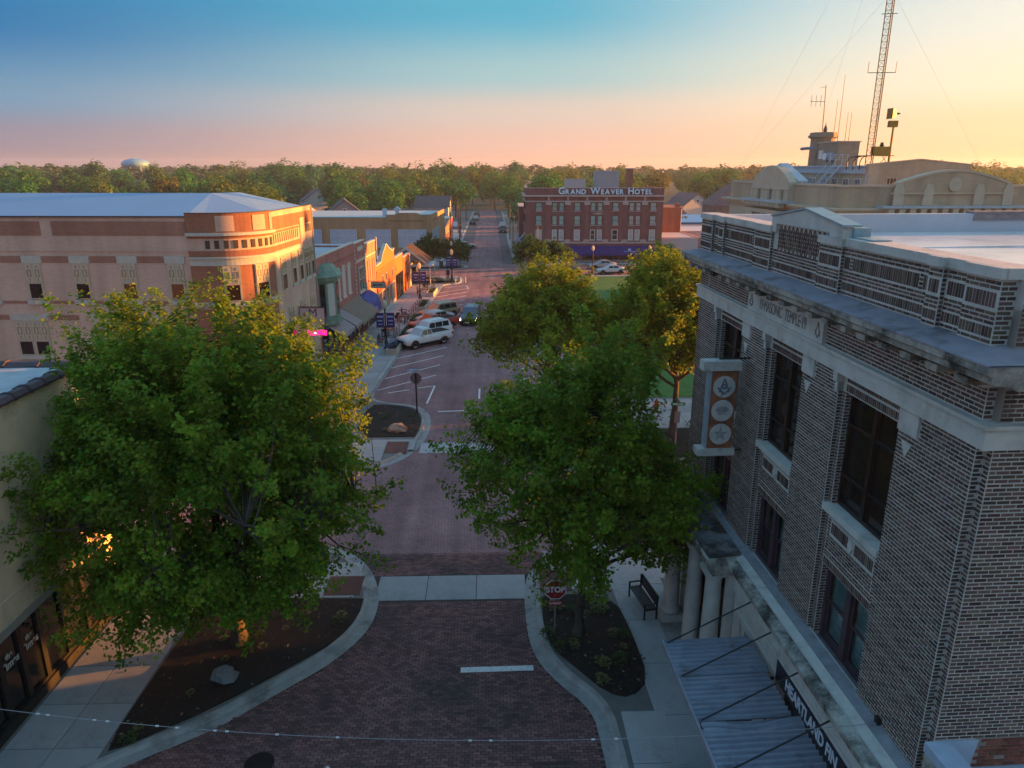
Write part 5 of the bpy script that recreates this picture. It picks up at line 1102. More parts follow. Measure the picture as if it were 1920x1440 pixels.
bb = thing('blue_roof_building', 'low bright blue walled building with pale blue pitched roof', 'building', (42.5, 168, 0)); MB().box(0, 14, 0, 9, 0, 4.3).build('wall', M('bright_blue_wall', (.06, .22, .48), var=.1), bb); MB().add([(-.4, -.6, 4.25), (14.4, -.6, 4.25), (14.4, 4.5, 5.7), (-.4, 4.5, 5.7), (14.4, 9.6, 4.25), (-.4, 9.6, 4.25)], [(0, 1, 2, 3), (3, 2, 4, 5), (0, 3, 5), (1, 4, 2)]).build('roof', M('pale_blue_metal_roof', (.25, .46, .66), rough=.45, var=.08), bb); bx('sign_band', WHT, bb, .6, 6.2, -.06, 0, 2.9, 3.7); bx('door', WHT, bb, 7.5, 9, -.05, 0, 1.2, 3.4)
hl = thing('brick_hall', 'tall dark brick hall with steep brown gabled roof behind the courthouse', 'building', (56.5, 186, 0), R(-4))
CHB = BR('hall_brick', (.24, .15, .14), (.20, .12, .115), (.2, .14, .13), bw=.3, rh=.1, ms=.01, var=.15)
MB().box(0, 22, 0, 14, 0, 7.2).build('wall', CHB, hl); MB().add([(-.5, -.5, 7.0), (22, -.5, 7.0), (22, 7, 13.2), (6, 7, 13.2), (22, 14.5, 7), (-.5, 14.5, 7.0)], [(0, 1, 2, 3), (3, 2, 4, 5), (0, 3, 5), (1, 4, 2)]).build('roof', M('brown_shingle', (.13, .09, .10), var=.25, scale=1), hl); bx('side_wing', CHB, hl, 6, 22, -4, 0, 0, 5.0)
MB().add([(8, -1, 5.0), (18, -1, 5.0), (13, -1, 12.0), (8, 3, 5), (18, 3, 5), (13, 6.8, 12.0)], [(0, 1, 2), (0, 2, 5, 3), (1, 4, 5, 2)]).build('gable', CHB, hl)
def house(name, label, loc, rot, w, d_, h, rh, wall, roof):
    t = thing(name, label, 'house', loc, rot); MB().box(-w / 2, w / 2, -d_ / 2, d_ / 2, 0, h).add([(-w / 2, -d_ / 2, h), (w / 2, -d_ / 2, h), (0, -d_ / 2, h + rh), (-w / 2, d_ / 2, h), (w / 2, d_ / 2, h), (0, d_ / 2, h + rh)], [(0, 1, 2), (3, 5, 4)]).build('wall', wall, t)
    e = .4; MB().add([(-w / 2 - e, -d_ / 2 - e, h - e * .6), (0, -d_ / 2 - e, h + rh), (0, d_ / 2 + e, h + rh), (-w / 2 - e, d_ / 2 + e, h - e * .6), (w / 2 + e, -d_ / 2 - e, h - e * .6), (w / 2 + e, d_ / 2 + e, h - e * .6), (0, -d_ / 2 - e, h + rh + .2), (0, d_ / 2 + e, h + rh + .2), (-w / 2 - e, -d_ / 2 - e, h - e * .6 + .2), (-w / 2 - e, d_ / 2 + e, h - e * .6 + .2), (w / 2 + e, -d_ / 2 - e, h - e * .6 + .2), (w / 2 + e, d_ / 2 + e, h - e * .6 + .2)], [(8, 6, 7, 9), (6, 10, 11, 7), (0, 1, 6, 8), (1, 4, 10, 6)]).build('roof', roof, t)
    win(t, 'y', -d_ / 2, -.5, .5, h + rh * .2, h + rh * .5, WHT, -1, .06, .1, 1, 2); win(t, 'y', -d_ / 2, -w * .35, -w * .15, 1, 2.6, WHT, -1, .06, .1); win(t, 'y', -d_ / 2, w * .15, w * .35, 1, 2.6, WHT, -1, .06, .1)
    return t
GRR = M('grey_shingle', (.10, .10, .12), var=.2, scale=2); BRR = M('tan_shingle', (.22, .14, .10), var=.2, scale=2)
house('brown_house', 'small cream house with brown gabled roof behind the corner block', (-41, 172, 0), R(10), 9, 10, 4.0, 3.0, M('cream_siding', (.40, .36, .28), var=.1), BRR)
house('blue_grey_house', 'blue grey gabled house with dark roof and white windows among the trees', (-36, 185, 0), R(12), 10, 12, 4.8, 4.0, M('blue_siding', (.20, .24, .28), var=.1), GRR)
house('grey_gabled_house', 'grey roofed house right of the blue gabled house, over the showroom roof', (-19, 190, 0), R(-80), 9, 14, 3.4, 2.6, M('grey_siding', (.33, .33, .34), var=.1), GRR)
house('white_house', 'white gabled house under the trees behind the blue roofed building', (63, 235, 0), R(20), 10, 10, 5.0, 3.5, M('white_siding', (.58, .56, .54), var=.1, scale=2), GRR)
house('pale_house', 'pale low house further right under the trees by the hall', (52, 222, 0), R(-60), 8, 11, 3.0, 2.5, M('cream_siding', (.40, .36, .28), var=.1), GRR)
house('white_porch_house', 'white house half hidden by trees up the far street on the left', (-17, 225, 0), R(85), 8, 10, 5, 3, M('white_siding', (.58, .56, .54), var=.1, scale=2), GRR)
house('distant_white_house', 'tiny white house deep among the trees left of centre', (-62, 270, 0), R(20), 11, 9, 5, 4, M('white_siding', (.58, .56, .54), var=.1, scale=2), GRR)
# ================================================================ courthouse
CX, CY, CROT = 28.3, 60.0, R(2.0)
co = thing('courthouse', 'buff stone and brick courthouse with curved parapets, attic storey and stair to the roof', 'building', (CX, CY, 0), CROT)
CST = M('buff_stone', (.52, .455, .35), var=.12, scale=1.2, bump=.2); CBR = BR('buff_brick', (.48, .385, .27), (.43, .345, .245), (.40, .335, .25), bw=.24, rh=.08, ms=.01, var=.12); PBL = M('pale_blue_flashing', (.38, .48, .56), rough=.5, var=.15)
CWX, CLY = 36, 24.5
MB().box(0, CWX, 0, CLY, 0, 12.2).build('wall', CST, co); MB().box(.05, CWX - .05, .05, .4, 12.9, 14.55).box(.05, .4, .4, CLY - .05, 12.9, 14.55).build('parapet', CBR, co); bx('roof', ROOFG, co, .4, CWX, .4, CLY, 12.9, 13.1)
m = MB()
for (o_, z0, z1) in ((.12, 12.2, 12.35), (.30, 12.35, 12.55), (.55, 12.55, 12.72), (.75, 12.72, 12.9)):
    m.box(-o_, CWX, -o_, .3, z0, z1); m.box(-o_, .3, .3, CLY + o_, z0, z1)
m.build('cornice', CST, co); MB().box(-.10, CWX, -.10, .1, 10.9, 11.1).box(-.1, .1, .1, CLY, 10.9, 11.1).build('architrave', CST, co); MB().box(-.02, CWX, -.02, .48, 14.55, 14.72).box(-.02, .48, .48, CLY, 14.55, 14.72).build('coping', CST, co)
# curved parapet on the south side with finials
xs0, xs1 = 4.2, 14.9
pp = [(xs0 + .6, 12.95)] + [(xs0 + .6, 14.75)] + [(xs0 + .6 + (xs1 - xs0 - 1.2) * i / 12, 14.75 + 1.0 * math.sin(math.pi * i / 12)) for i in range(1, 12)] + [(xs1 - .6, 14.75), (xs1 - .6, 12.95)]
MB().ext(pp, 'y', -.35, .3).build('curved_parapet', CBR, co)
m = MB()
for (a, b), (c, d_) in zip(pp[1:-2], pp[2:-1]): m.ext([(a, b), (c, d_), (c, d_ + .18), (a, b + .18)], 'y', -.42, .36)
m.build('curved_coping', CST, co); MB().box(xs0 - .9, xs1 + .9, -1.3, .2, 12.9, 13.08).build('blue_flashing', PBL, co)
m = MB()
for i in range(13): m.box(xs0 - .4 + i * .9, xs0 + .1 + i * .9, -1.2, -.3, 12.5, 12.88)
m.build('modillion', CST, co, kind='stuff'); MB().box(xs0 - .6, xs1 + .6, -1.1, .2, 11.1, 12.2).build('frieze', CST, co); bx('frieze_tablet', M('dark_frieze', (.30, .27, .21), var=.25, scale=3), co, xs0 + .3, xs1 - .3, -1.12, -1.09, 11.35, 11.95)  # tablet is a darker panel behind the frieze letters
text('frieze_letters', 'COURT HOUSE', .62, CST, co, ((xs0 + xs1) / 2, -1.125, 11.65), (R(90), 0, 0), .02)
for x in (xs0 + .7, xs0 + 3.2, xs1 - 3.2, xs1 - .7):
    q = MB().box(x - .42, x + .42, -.48, -.35, 13.1, 14.3); q.ext([(x - .42, 14.3), (x + .42, 14.3), (x + .22, 14.8), (x - .22, 14.8)], 'y', -.48, -.35); q.build('parapet_block', CST, co)
MB().lathe([(.55, 0), (.55, .1), (.3, .12)], (0, 0, 0), 14).build('round_medallion', CST, co, ((xs0 + xs1) / 2, -.36, 14.75), (R(90), 0, 0)); MB().box(xs0, xs1, -.5, -.36, 14.0, 14.1).build('parapet_band', CST, co)
# west portico
ws0, ws1 = 8.3, 17.0
pp = [(ws0, 12.95), (ws0, 14.8)] + [(ws0 + (ws1 - ws0) * i / 12, 14.8 + 1.5 * math.sin(math.pi * i / 12) ** .8) for i in range(1, 12)] + [(ws1, 14.8), (ws1, 12.95)]
MB().ext(pp, 'x', -.5, .3).build('curved_parapet', CST, co); MB().ext([(ws0 - .2, 14.8), ((ws0 + ws1) / 2, 16.35), (ws1 + .2, 14.8), (ws1 + .2, 14.95), ((ws0 + ws1) / 2, 16.5), (ws0 - .2, 14.95)], 'x', .3, 1.2).build('blue_flashing', PBL, co)
MB().box(-1.4, .2, ws0 - .6, ws1 + .6, 12.9, 13.1).build('blue_flashing', PBL, co); bx('frieze', CST, co, -1.1, .2, ws0 - .3, ws1 + .3, 10.6, 12.2); bx('balustrade', CST, co, -.62, -.5, ws0 + .2, ws1 - .2, 14.1, 14.2)
m = MB()
for i in range(16): m.box(-1.4, -.8, ws0 - .2 + i * .56, ws0 + .1 + i * .56, 12.5, 12.88)
m.build('dentil', CST, co, kind='stuff')
text('frieze_letters', 'VERNON COUNTY', .6, M('frieze_letter_dark', (.10, .09, .07), var=.1), co, (-1.11, 12.4, 11.6), (R(90), 0, R(-90)), .02, .01)
for y in (9.6, 10.4, 12.3, 13.1, 15.0, 15.8): MB().lathe([(.36, 13.1), (.3, 13.2), (.3, 14.0), (.36, 14.1)], (-.75, y, 0), 10).build('short_column', CST, co)
for y in (8.8, 9.9, 12.0, 13.2, 15.3, 16.4):
    mm = MB(); mm.smooth = True; mm.lathe([(.5, 1), (.45, 1.4), (.42, 9.8), (.55, 10.2), (.6, 10.6)], (-.75, y, 0), 12); mm.build('column', CST, co)
for i, y in enumerate((1.2, 2.9, 4.6, 18.4, 20.0, 21.5, 23.0)):
    bx('window', GLASS, co, -.02, .05, y, y + 1.0, 6.6, 10.3); bx('pilaster', CST, co, -.12, .0, y + 1.15, y + 1.55, 1, 10.9)
for i in range(10): bx('window', GLASS, co, 1.5 + i * 3.3, 2.9 + i * 3.3, -.02, .05, 7, 10)
for y in (11.0, 14.2): bx('window', GLASS, co, -.03, .04, y - .5, y + .5, 5, 10.2)
# attic storey
at = thing('attic_storey', 'buff brick attic storey with barred windows and shallow gabled parapet on the courthouse roof', 'building', (CX, CY, 13.0), CROT)
AX0, AX1, AY0, AY1 = 6.2, 15.8, 7.0, 27.0
MB().box(AX0, AX1, AY0, AY1, 0, 3.05).build('wall', CBR, at); MB().ext([(AX0 - .02, 3.05), (AX0 - .02, 3.3), ((AX0 + AX1) / 2, 3.75), (AX1 + .02, 3.3), (AX1 + .02, 3.05)], 'y', AY0 - .02, AY0 + .35).build('gable_parapet', CBR, at)
MB().ext([(AX0 - .1, 3.3), ((AX0 + AX1) / 2, 3.76), (AX1 + .1, 3.3), (AX1 + .1, 3.4), ((AX0 + AX1) / 2, 3.86), (AX0 - .1, 3.4)], 'y', AY0 - .08, AY0 + .4).build('coping', CST, at); bx('roof', ROOFG, at, AX0, AX1, AY0 + .4, AY1, 3.05, 3.12)
MB().box(AX0 - .2, AX0, AY0 + .4, AY1, 2.55, 3.1).box(AX0 - .35, AX0 + .3, AY0 + .4, AY1, 3.12, 3.28).build('blue_eaves', PBL, at)
for y in (8.0, 10.2, 12.4, 14.6, 17.0, 20.0): win(at, 'x', AX0, y, y + 1.15, .75, 2.1, WHT, -1, .06, .05, 4, 2, bar=.02)
for x in (8.0, 10.3, 11.4, 13.6): win(at, 'y', AY0, x, x + .95, 1.1, 2.2, CREAM, -1, .06, .05, 3, 2, bar=.02)
bx('door', M('grey_door', (.3, .32, .35), var=.1), at, AX0 - .05, AX0, 18.4, 19.4, 0, 2.1); MB().tube((AX0 - .06, AY0 + .1, 0), (AX0 - .06, AY0 + .1, 2.6), .06).build('downpipe', PBL, at)
# roof turret with mast equipment
ht = thing('roof_turret', 'octagonal capped turret and boxy stair head on the attic roof with aerials', 'turret', (CX - .6, CY, 16.1), CROT); ht.scale = (1, 1, .70)
TGR = M('grey_buff_render', (.30, .255, .20), var=.2, scale=2)
MB().lathe([(1.25, 0), (1.2, 4.1), (1.5, 4.3), (1.5, 4.6), (1.35, 4.62), (1.35, 4.95), (1.25, 5.0)], (AX0 + 1.6, 18.5, 0), 10).build('turret_body', TGR, ht); MB().box(AX0 + .6, AX0 + 2.7, 13.0, 17.2, 0, 3.4).build('stair_head', TGR, ht); MB().box(AX0 + .5, AX0 + 2.8, 12.9, 17.3, 3.4, 3.55).build('coping', CST, ht)
bx('vent_box', PBL, ht, AX0 + .3, AX0 + .6, 13.6, 15.4, 1.0, 2.0); MB().tube((AX0 - .3, 19, 2.7), (AX0 - .3, 16.4, 2.75), .22, .22, 10).build('duct', M('duct_blue', (.2, .26, .32), var=.2), ht); bx('window', WHT, ht, AX0 + .5, AX0 + .6, 16.0, 16.8, 1.2, 2.4); MB().lathe([(.05, 0), (.2, .05), (.2, .5), (.05, 1.0), (.02, 1.4)], (AX0 + 1.6, 18.2, 5.0), 8).build('finial', M('bronze', (.06, .08, .08), var=.2), ht); MB().lathe([(.02, 0), (.42, .1), (.45, .14)], (0, 0, 0), 14).build('dish', WHT, ht, (AX0 + .2, 14.6, 1.5), (0, R(-90), 0))
an = thing('aerial', 'tall aerial with cross elements on the roof turret', 'aerial', (CX, CY, 16.1), CROT); m = MB(); m.tube((AX0 + 1.2, 19.2, 3.2), (AX0 + 1.2, 19.6, 8.2), .06, .04, 5); m.build('mast', BLK, an); m = MB(); m.tube((AX0 - .3, 19.55, 6.6), (AX0 + 1.3, 19.55, 6.6), .03, .03, 4)
for k in (0, .5, 1.0): m.tube((AX0 - .2 + k, 19.55, 6.1), (AX0 - .2 + k, 19.55, 7.2), .02, .02, 4)
m.tube((AX0 + .6, 19.58, 8.0), (AX0 + 1.3, 19.58, 8.0), .02, .02, 4); m.build('cross_bar', BLK, an)
for k, (yy, hh, lb) in enumerate(((15.4, 8.7, 'tallest thin whip aerial on the courthouse stair head'), (16.3, 6.5, 'thin whip aerial just left of the tallest whip'), (13.9, 5.2, 'short whip aerial at the right side of the stair head'), (13.2, 5.1, 'short whip aerial at the far right corner of the stair head'))):
    a_ = thing('whip_aerial', lb, 'aerial', (CX, CY, 16.1), CROT, 'whip aerials on the courthouse stair head'); MB().tube((AX0 + 1.0, yy, 1.0), (AX0 + 1.0, yy, hh), .045, .02, 5).build('whip', BLK, a_); bx('base', BLK, a_, AX0 + .9, AX0 + 1.1, yy - .1, yy + .1, .9, 1.05)
sr = thing('roof_stair', 'pale blue steel stair with rails climbing to the attic roof', 'stair', (CX, CY, 13.0), CROT); STL = M('blue_white_steel', (.48, .56, .64), rough=.5, var=.08)
for y in (11.6, 12.9): MB().tube((AX0 - 3.0, y, 0), (AX0 - .3, y, 3.3), .07, .07, 4).build('stringer', STL, sr); MB().path([(AX0 - 3.0, y, 1.0), (AX0 - .3, y, 4.3)], .03, 4).build('handrail', STL, sr)
for i in range(11):
    f = (i + .5) / 11; o = MB().box(-.13, .13, 11.62, 12.88, -.02, .02).build('tread', STL, sr, (AX0 - 3.0 + 2.7 * f, 0, 3.3 * f))
m = MB()
for y in (10.6, 11.6, 12.9, 13.9, 14.9): m.tube((AX0 - .2, y, 3.1), (AX0 - .2, y, 4.3), .03, .03, 4)
m.tube((AX0 - .2, 10.6, 4.3), (AX0 - .2, 14.9, 4.3), .03, .03, 4); m.tube((AX0 - .2, 10.6, 3.8), (AX0 - .2, 14.9, 3.8), .02, .02, 4); m.build('railing', STL, sr)
# lattice mast
mx, my = CX + 6.3, CY + 7.9
ma = thing('radio_mast', 'tall guyed lattice radio mast rising above the courthouse roof', 'mast', (mx, my, 16.1), CROT)
HM = 27; rr = .36; legs = [(rr * math.cos(a), rr * math.sin(a)) for a in (.3, 2.4, 4.5)]
for lx, ly in legs: MB().tube((lx, ly, -.3), (lx, ly, HM), .045, .045, 5).build('mast_leg', M('galvanised', (.03, .028, .028), rough=.7, var=.2), ma)
m = MB()
for i in range(54):
    z = i * .5
    for k in range(3):
        a, b = legs[k], legs[(k + 1) % 3]; m.tube((*a, z), (*b, z), .016, .016, 4, False); m.tube((*a, z), (*b, z + .5), .014, .014, 4, False)
m.build('lattice', M('galvanised', (.03, .028, .028), rough=.7, var=.2), ma, kind='stuff')
for z, w_, two in ((15.6, 1.25, 1), (20.4, 1.25, 1), (8.0, 1.15, 0), (12.7, .6, 0)):
    m = MB(); m.tube((-w_, .2, z), (w_, -.2, z), .03, .03, 5)
    if two: m.tube((-w_, .2, z + .32), (w_, -.2, z + .32), .03, .03, 5)
    if w_ > 1: m.tube((-w_, .2, z), (-w_, .2, z + (3.8 if two else .9)), .035, .03, 5); m.tube((w_, -.2, z), (w_, -.2, z + (3.8 if two else .9)), .03, .03, 5)
    m.build('side_arm', BLK, ma)
for k, (z, tx, ty, tz) in enumerate(((25, -9, 10, 0), (25, 24, -6, 0), (14.5, -8, 14, 0), (14.5, 22, 14, 0), (25, 6, 26, 0))):
    MB().tube((0, 0, z), (tx, ty, tz - 1.5), .006, .006, 4).build('guy_wire', M('grey_wire', (.25, .23, .22), var=.1), ma)
m = MB()
for k in range(3): m.path([(-.9 - k * .55, .1 * k, -.2), (-.9 - k * .55, .1 * k, .5), (-.75 - k * .5, .1 * k, .85), (-.4 - k * .3, .1 * k, 1.0), (.0, 0, 1.0)], .05, 6)
m.build('feed_cable', BLK, ma)
# warning siren
sn = thing('warning_siren', 'ochre yellow horn siren on a post with control box on the attic roof', 'siren', (CX + 7.6, CY + 7.7, 16.4), CROT); YEL = M('ochre_paint', (.32, .20, .03), rough=.5, var=.15)
MB().tube((.35, 0, 0), (.35, 0, 3.6), .11, .09, 8).build('post', YEL, sn); MB().add([(-.15, -.5, 3.85), (.35, -.15, 4.05), (.35, -.15, 4.5), (-.15, -.5, 4.75), (-.15, .5, 3.85), (.35, .15, 4.05), (.35, .15, 4.5), (-.15, .5, 4.75)], [(0, 1, 2, 3), (7, 6, 5, 4), (0, 4, 5, 1), (3, 2, 6, 7), (0, 3, 7, 4), (1, 5, 6, 2)]).build('horn', YEL, sn); bx('motor', YEL, sn, -.1, .6, -.25, .25, 3.15, 3.7); MB().tube((.55, 0, 4.3), (.8, 0, 4.3), .1, .05, 8).build('motor_cap', BLK, sn)
bx('control_box', YEL, sn, -1.3, .25, -.3, .3, .75, 1.5); bx('platform', YEL, sn, -1.0, .6, -.4, .4, .68, .74); MB().path([(.1, 0, .7), (-.5, 0, .0)], .03, 4).path([(-.3, 0, .7), (.2, 0, 0)], .03, 4).build('strut', YEL, sn); MB().lathe([(.15, 0), (.2, .1), (.12, .25), (.16, .35)], (-.5, 0, 1.5), 8).build('lamp_cap', BLK, sn)
# unseen blocks added across the square to cast shade from the low sun
for k, (y0, w_, h_, lb, mt) in enumerate(((36, 33, 11.6, 'unseen red brick block added across the square to cast shade', OBB), (70, 16, 9.0, 'unseen tan block added across the square to cast shade', SHB), (88, 17, 8.0, 'unseen maroon block added across the square to cast shade', HB))):
    t = thing('unseen_shade_block', lb, 'building', (96, y0, 0)); MB().box(0, 20, 0, w_, 0, h_).build('wall', mt, t); bx('coping', CREAM, t, -.1, 20, -.05, w_ + .05, h_, h_ + .15)
    for i in range(int(w_ / 3.1)): win(t, 'x', 0, 1.2 + i * 3, 2.6 + i * 3, h_ - 3.6, h_ - 1.6, WHT, -1, .06, .08, 1, 2)
# water tower
wt = thing('water_tower', 'large pale blue spheroid water tower standing on legs beyond the left woods', 'water tower', (-277, 600, 0)); WTM = M('pale_blue_tank', (.18, .38, .55), rough=.4, var=.04, scale=.2)
m = MB(); m.smooth = True; m.lathe([(10.2 * math.cos(R(a)), 19.2 + 4.4 * math.sin(R(a))) for a in range(-80, 81, 10)], (0, 0, 0), 28); m.build('tank', WTM, wt); MB().lathe([(.3, 23.6), (.3, 24.6)], (0, 0, 0), 6).build('vent', WTM, wt)
for i in range(8): a = i * math.pi / 4; MB().tube((9 * math.cos(a), 9 * math.sin(a), 0), (9.2 * math.cos(a), 9.2 * math.sin(a), 18.5), .35, .35, 8).build('leg', WTM, wt)
MB().lathe([(1.2, 0), (1.2, 15.5)], (0, 0, 0), 12).build('riser', WTM, wt)
# ================================================================ trees
def leafmat(name, c, yel):
    return M(name, c, rough=.55, var=.22, scale=.7, spec=.25, rnd=.5, attr='rnd', trans=.5, hue=.075)
BARK = M('grey_brown_bark', (.075, .058, .045), var=.4, scale=6, bump=.9, scale2=30)
LF = [leafmat('maple_leaf', (.185, .285, .022), 0), leafmat('bright_maple_leaf', (.215, .285, .018), 0), leafmat('deep_leaf', (.045, .12, .028), 0)]
def tubes_np(segs, n=6):
    """segs: (p0, p1, r0, r1); returns V, F (quads)"""
    V = []; F = []
    for p0, p1, r0, r1 in segs:
        p0 = np.asarray(p0, float); p1 = np.asarray(p1, float); d_ = p1 - p0; d_ /= np.linalg.norm(d_) + 1e-9
        u = np.cross(d_, [0, 0, 1.] if abs(d_[2]) < .9 else [1., 0, 0]); u /= np.linalg.norm(u); w_ = np.cross(d_, u)
        a = np.arange(n) * 2 * np.pi / n; ring_ = np.cos(a)[:, None] * u + np.sin(a)[:, None] * w_; o = len(V) * 1
        base_ = sum(len(x) for x in V); V.append(p0 + ring_ * r0); V.append(p1 + ring_ * r1)
        i = np.arange(n); F.append(np.stack([base_ + i, base_ + (i + 1) % n, base_ + n + (i + 1) % n, base_ + n + i], 1))
    return np.concatenate(V), np.concatenate(F)
def leaves_np(C_, nrm_up, size, g, droop=.35, tilt=.6):
    """leaf-shaped folded quads at C_ (n,3)"""
    n = len(C_); a = g.uniform(0, 2 * np.pi, n); l_ = size * g.uniform(.5, 1.4, n); w_ = l_ * g.uniform(.36, .5, n)
    N_ = np.stack([g.normal(0, tilt, n), g.normal(0, tilt, n), np.ones(n)], 1); N_ += nrm_up; N_ /= np.linalg.norm(N_, axis=1)[:, None]
    D = np.stack([np.cos(a), np.sin(a), g.normal(-droop, .3, n)], 1); D -= N_ * (D * N_).sum(1)[:, None]; D /= np.linalg.norm(D, axis=1)[:, None] + 1e-9
    S_ = np.cross(N_, D)
    p0 = C_; mid_ = C_ + D * (l_ * .45)[:, None]; tip = C_ + D * l_[:, None] - N_ * (l_ * .12)[:, None]
    v = np.stack([p0, mid_ + S_ * w_[:, None] + N_ * (l_ * .10)[:, None], tip, mid_ - S_ * w_[:, None] + N_ * (l_ * .10)[:, None]], 1).reshape(-1, 3)
    return v, np.arange(n * 4).reshape(-1, 4)
def make_tree(name, label, loc, H, crown, nclump, per, leaf, seed, mat, trunk_r=.22, fork=2.2, lean=(0, 0), clump=(.62, .34), low=.0, category='tree', group=None, nlimb=9, edge=.62, voids=.30):
    """crown: list of (cx, cy, cz, rx, ry, rz) lobes relative to the base; leaf sprays fill the outer shell of the lobes"""
    g = np.random.default_rng(seed); t = thing(name, label, category, loc, 0, group)
    pts = []; tot = sum(c[3] * c[4] + c[4] * c[5] + c[3] * c[5] for c in crown)
    P = []
    for c in crown:
        k = int(nclump * (c[3] * c[4] + c[4] * c[5] + c[3] * c[5]) / tot)
        u = g.normal(0, 1, (k, 3)); u /= np.linalg.norm(u, axis=1)[:, None]
        u[:, 2] = np.where(u[:, 2] < -.55, -u[:, 2] * .6, u[:, 2])
        ph = g.uniform(0, 6.28, 6)
        wob = 1 + .13 * np.sin(3 * np.arctan2(u[:, 1], u[:, 0]) + ph[0]) + .11 * np.sin(5 * u[:, 2] + ph[1]) * np.cos(4 * np.arctan2(u[:, 1], u[:, 0]) + ph[2]) + g.normal(0, .07, k)
        r = np.where(g.random(k) < .72, g.uniform(edge + .16, 1.0, k), g.uniform(.3, edge + .16, k)) * wob * np.where(g.random(k) < .16, g.uniform(1.04, 1.18, k), 1)
        P.append(np.array(c[:3]) + u * r[:, None] * np.array(c[3:]))
    P = np.concatenate(P); P = P[P[:, 2] > low]
    q_ = g.uniform(0, 6.28, 6); fr_ = 1.55 / (.5 + .12 * crown[0][3])
    vn = np.sin(P[:, 0] * fr_ * 1.9 + q_[0]) * np.sin(P[:, 1] * fr_ * 1.7 + q_[1]) + np.sin(P[:, 2] * fr_ * 2.1 + q_[2]) * np.sin((P[:, 0] + P[:, 1]) * fr_ * 1.3 + q_[3]) + g.normal(0, .25, len(P))
    P = P[vn > np.quantile(vn, voids)]
    # limbs
    segs = []; fk = np.array([lean[0] * .3, lean[1] * .3, fork])
    n0 = 5; prev = np.zeros(3)
    for i in range(1, n0 + 1):
        q = fk * i / n0 + np.array([g.normal(0, .03), g.normal(0, .03), 0]); segs.append((prev, q, trunk_r * (1.35 if i == 1 else 1.0) * (1 - .07 * (i - 1)), trunk_r * (1 - .07 * i))); prev = q
    nodes = []; cc = P.mean(0)
    top = P[np.argsort(-P[:, 2])[:20]].mean(0)
    targets = [top]
    idx = [int(np.argmax(P @ np.array([math.cos(a), math.sin(a), .25 * (1 if j % 2 else -.6)]))) for j, a in enumerate(np.linspace(0, 6.28, nlimb, endpoint=False) + g.uniform(0, .5))]
    targets += [P[i] for i in idx]
    for ti, tg in enumerate(targets):
        st_ = fk + np.array([0, 0, (.0 if ti == 0 else g.uniform(-.2, 1.4))]); r0 = trunk_r * (.62 if ti == 0 else .42); m_ = 7; pv = st_
        bend_ = np.array([0, 0, .20 * np.linalg.norm(tg - st_)])
        for i in range(1, m_ + 1):
            f = i / m_; q = st_ + (tg - st_) * f * .95 + bend_ * (f * (1 - f) * 1.6) + g.normal(0, .08, 3) * (f < 1)
            segs.append((pv, q, r0 * (1 - .86 * (i - 1) / m_), r0 * (1 - .86 * f))); nodes.append((q, r0 * (1 - .86 * f))); pv = q
    NP = np.array([n_[0] for n_ in nodes]); NR = np.array([n_[1] for n_ in nodes])
    for p in P[::2]:
        dd = np.linalg.norm(NP - p, axis=1) + np.maximum(0, NP[:, 2] - p[2]) * 1.2; j = int(np.argmin(dd))
        if dd[j] < .25: continue
        r0 = min(NR[j] * .6, .035) + .006; md = (NP[j] + p) / 2 + np.array([0, 0, -.05 * dd[j]]) + g.normal(0, .05, 3)
        segs.append((NP[j], md, r0, r0 * .6)); segs.append((md, p, r0 * .6, .005))
    V, F = tubes_np(segs, 6); obj('trunk', np_mesh('trunk', V, F, [BARK], smooth=True), t)
    # leaf sprays
    n = len(P); k = (g.poisson(per, n) + 4); ids = np.repeat(np.arange(n), k); tot_ = len(ids)
    sc_ = g.uniform(.65, 1.35, n)[ids][:, None]
    rad = P - cc; rad /= np.linalg.norm(rad, axis=1)[:, None] + 1e-9
    ax_ = rad + np.array([0, 0, .45]) + g.normal(0, .35, (n, 3)); ax_ /= np.linalg.norm(ax_, axis=1)[:, None]
    al = g.uniform(-1, 1.15, tot_); wd = clump[1] * (1.05 - .55 * np.abs(al)); off = g.normal(0, .62, (tot_, 3)) * wd[:, None]
    C_ = P[ids] + (ax_[ids] * (al * clump[0])[:, None] + off) * sc_; C_[:, 2] -= (al > .4) * (al - .4) * .16
    v, f = leaves_np(C_, rad[ids] * .75, leaf, g, .35, .95)
    cr = (g.random(n)[ids] * .62 + g.random(tot_) * .38)
    obj('crown', np_mesh('crown', v, f, [mat], attr=cr), t)
    return t
make_tree('maple_tree', 'largest broad maple filling the left foreground beside the stucco shop', (-8.8, 21.8, .15), 12.3,
          [(-.2, .2, 6.0, 5.3, 4.8, 3.4), (-.6, .3, 8.9, 3.7, 3.7, 3.3), (1.6, .4, 8.5, 2.9, 3.1, 2.6), (-3.3, -.3, 5.4, 2.3, 2.7, 2.0), (1.4, .2, 5.0, 2.4, 2.7, 2.1), (-2.7, -1.4, 3.0, 2.0, 1.7, 1.3), (.6, -1.2, 3.6, 2.6, 1.7, 1.2), (-1.0, -2.7, 3.5, 2.6, 1.6, 1.4), (1.6, -1.8, 3.7, 2.0, 1.6, 1.4), (-2.2, .3, 8.6, 2.2, 2.4, 2.5), (-4.3, .6, 6.6, 1.4, 1.6, 1.0)], 2350, 120, .122, 3, LF[0], .27, 2.6, (-.4, 0), (.58, .28), 1.3, nlimb=12)
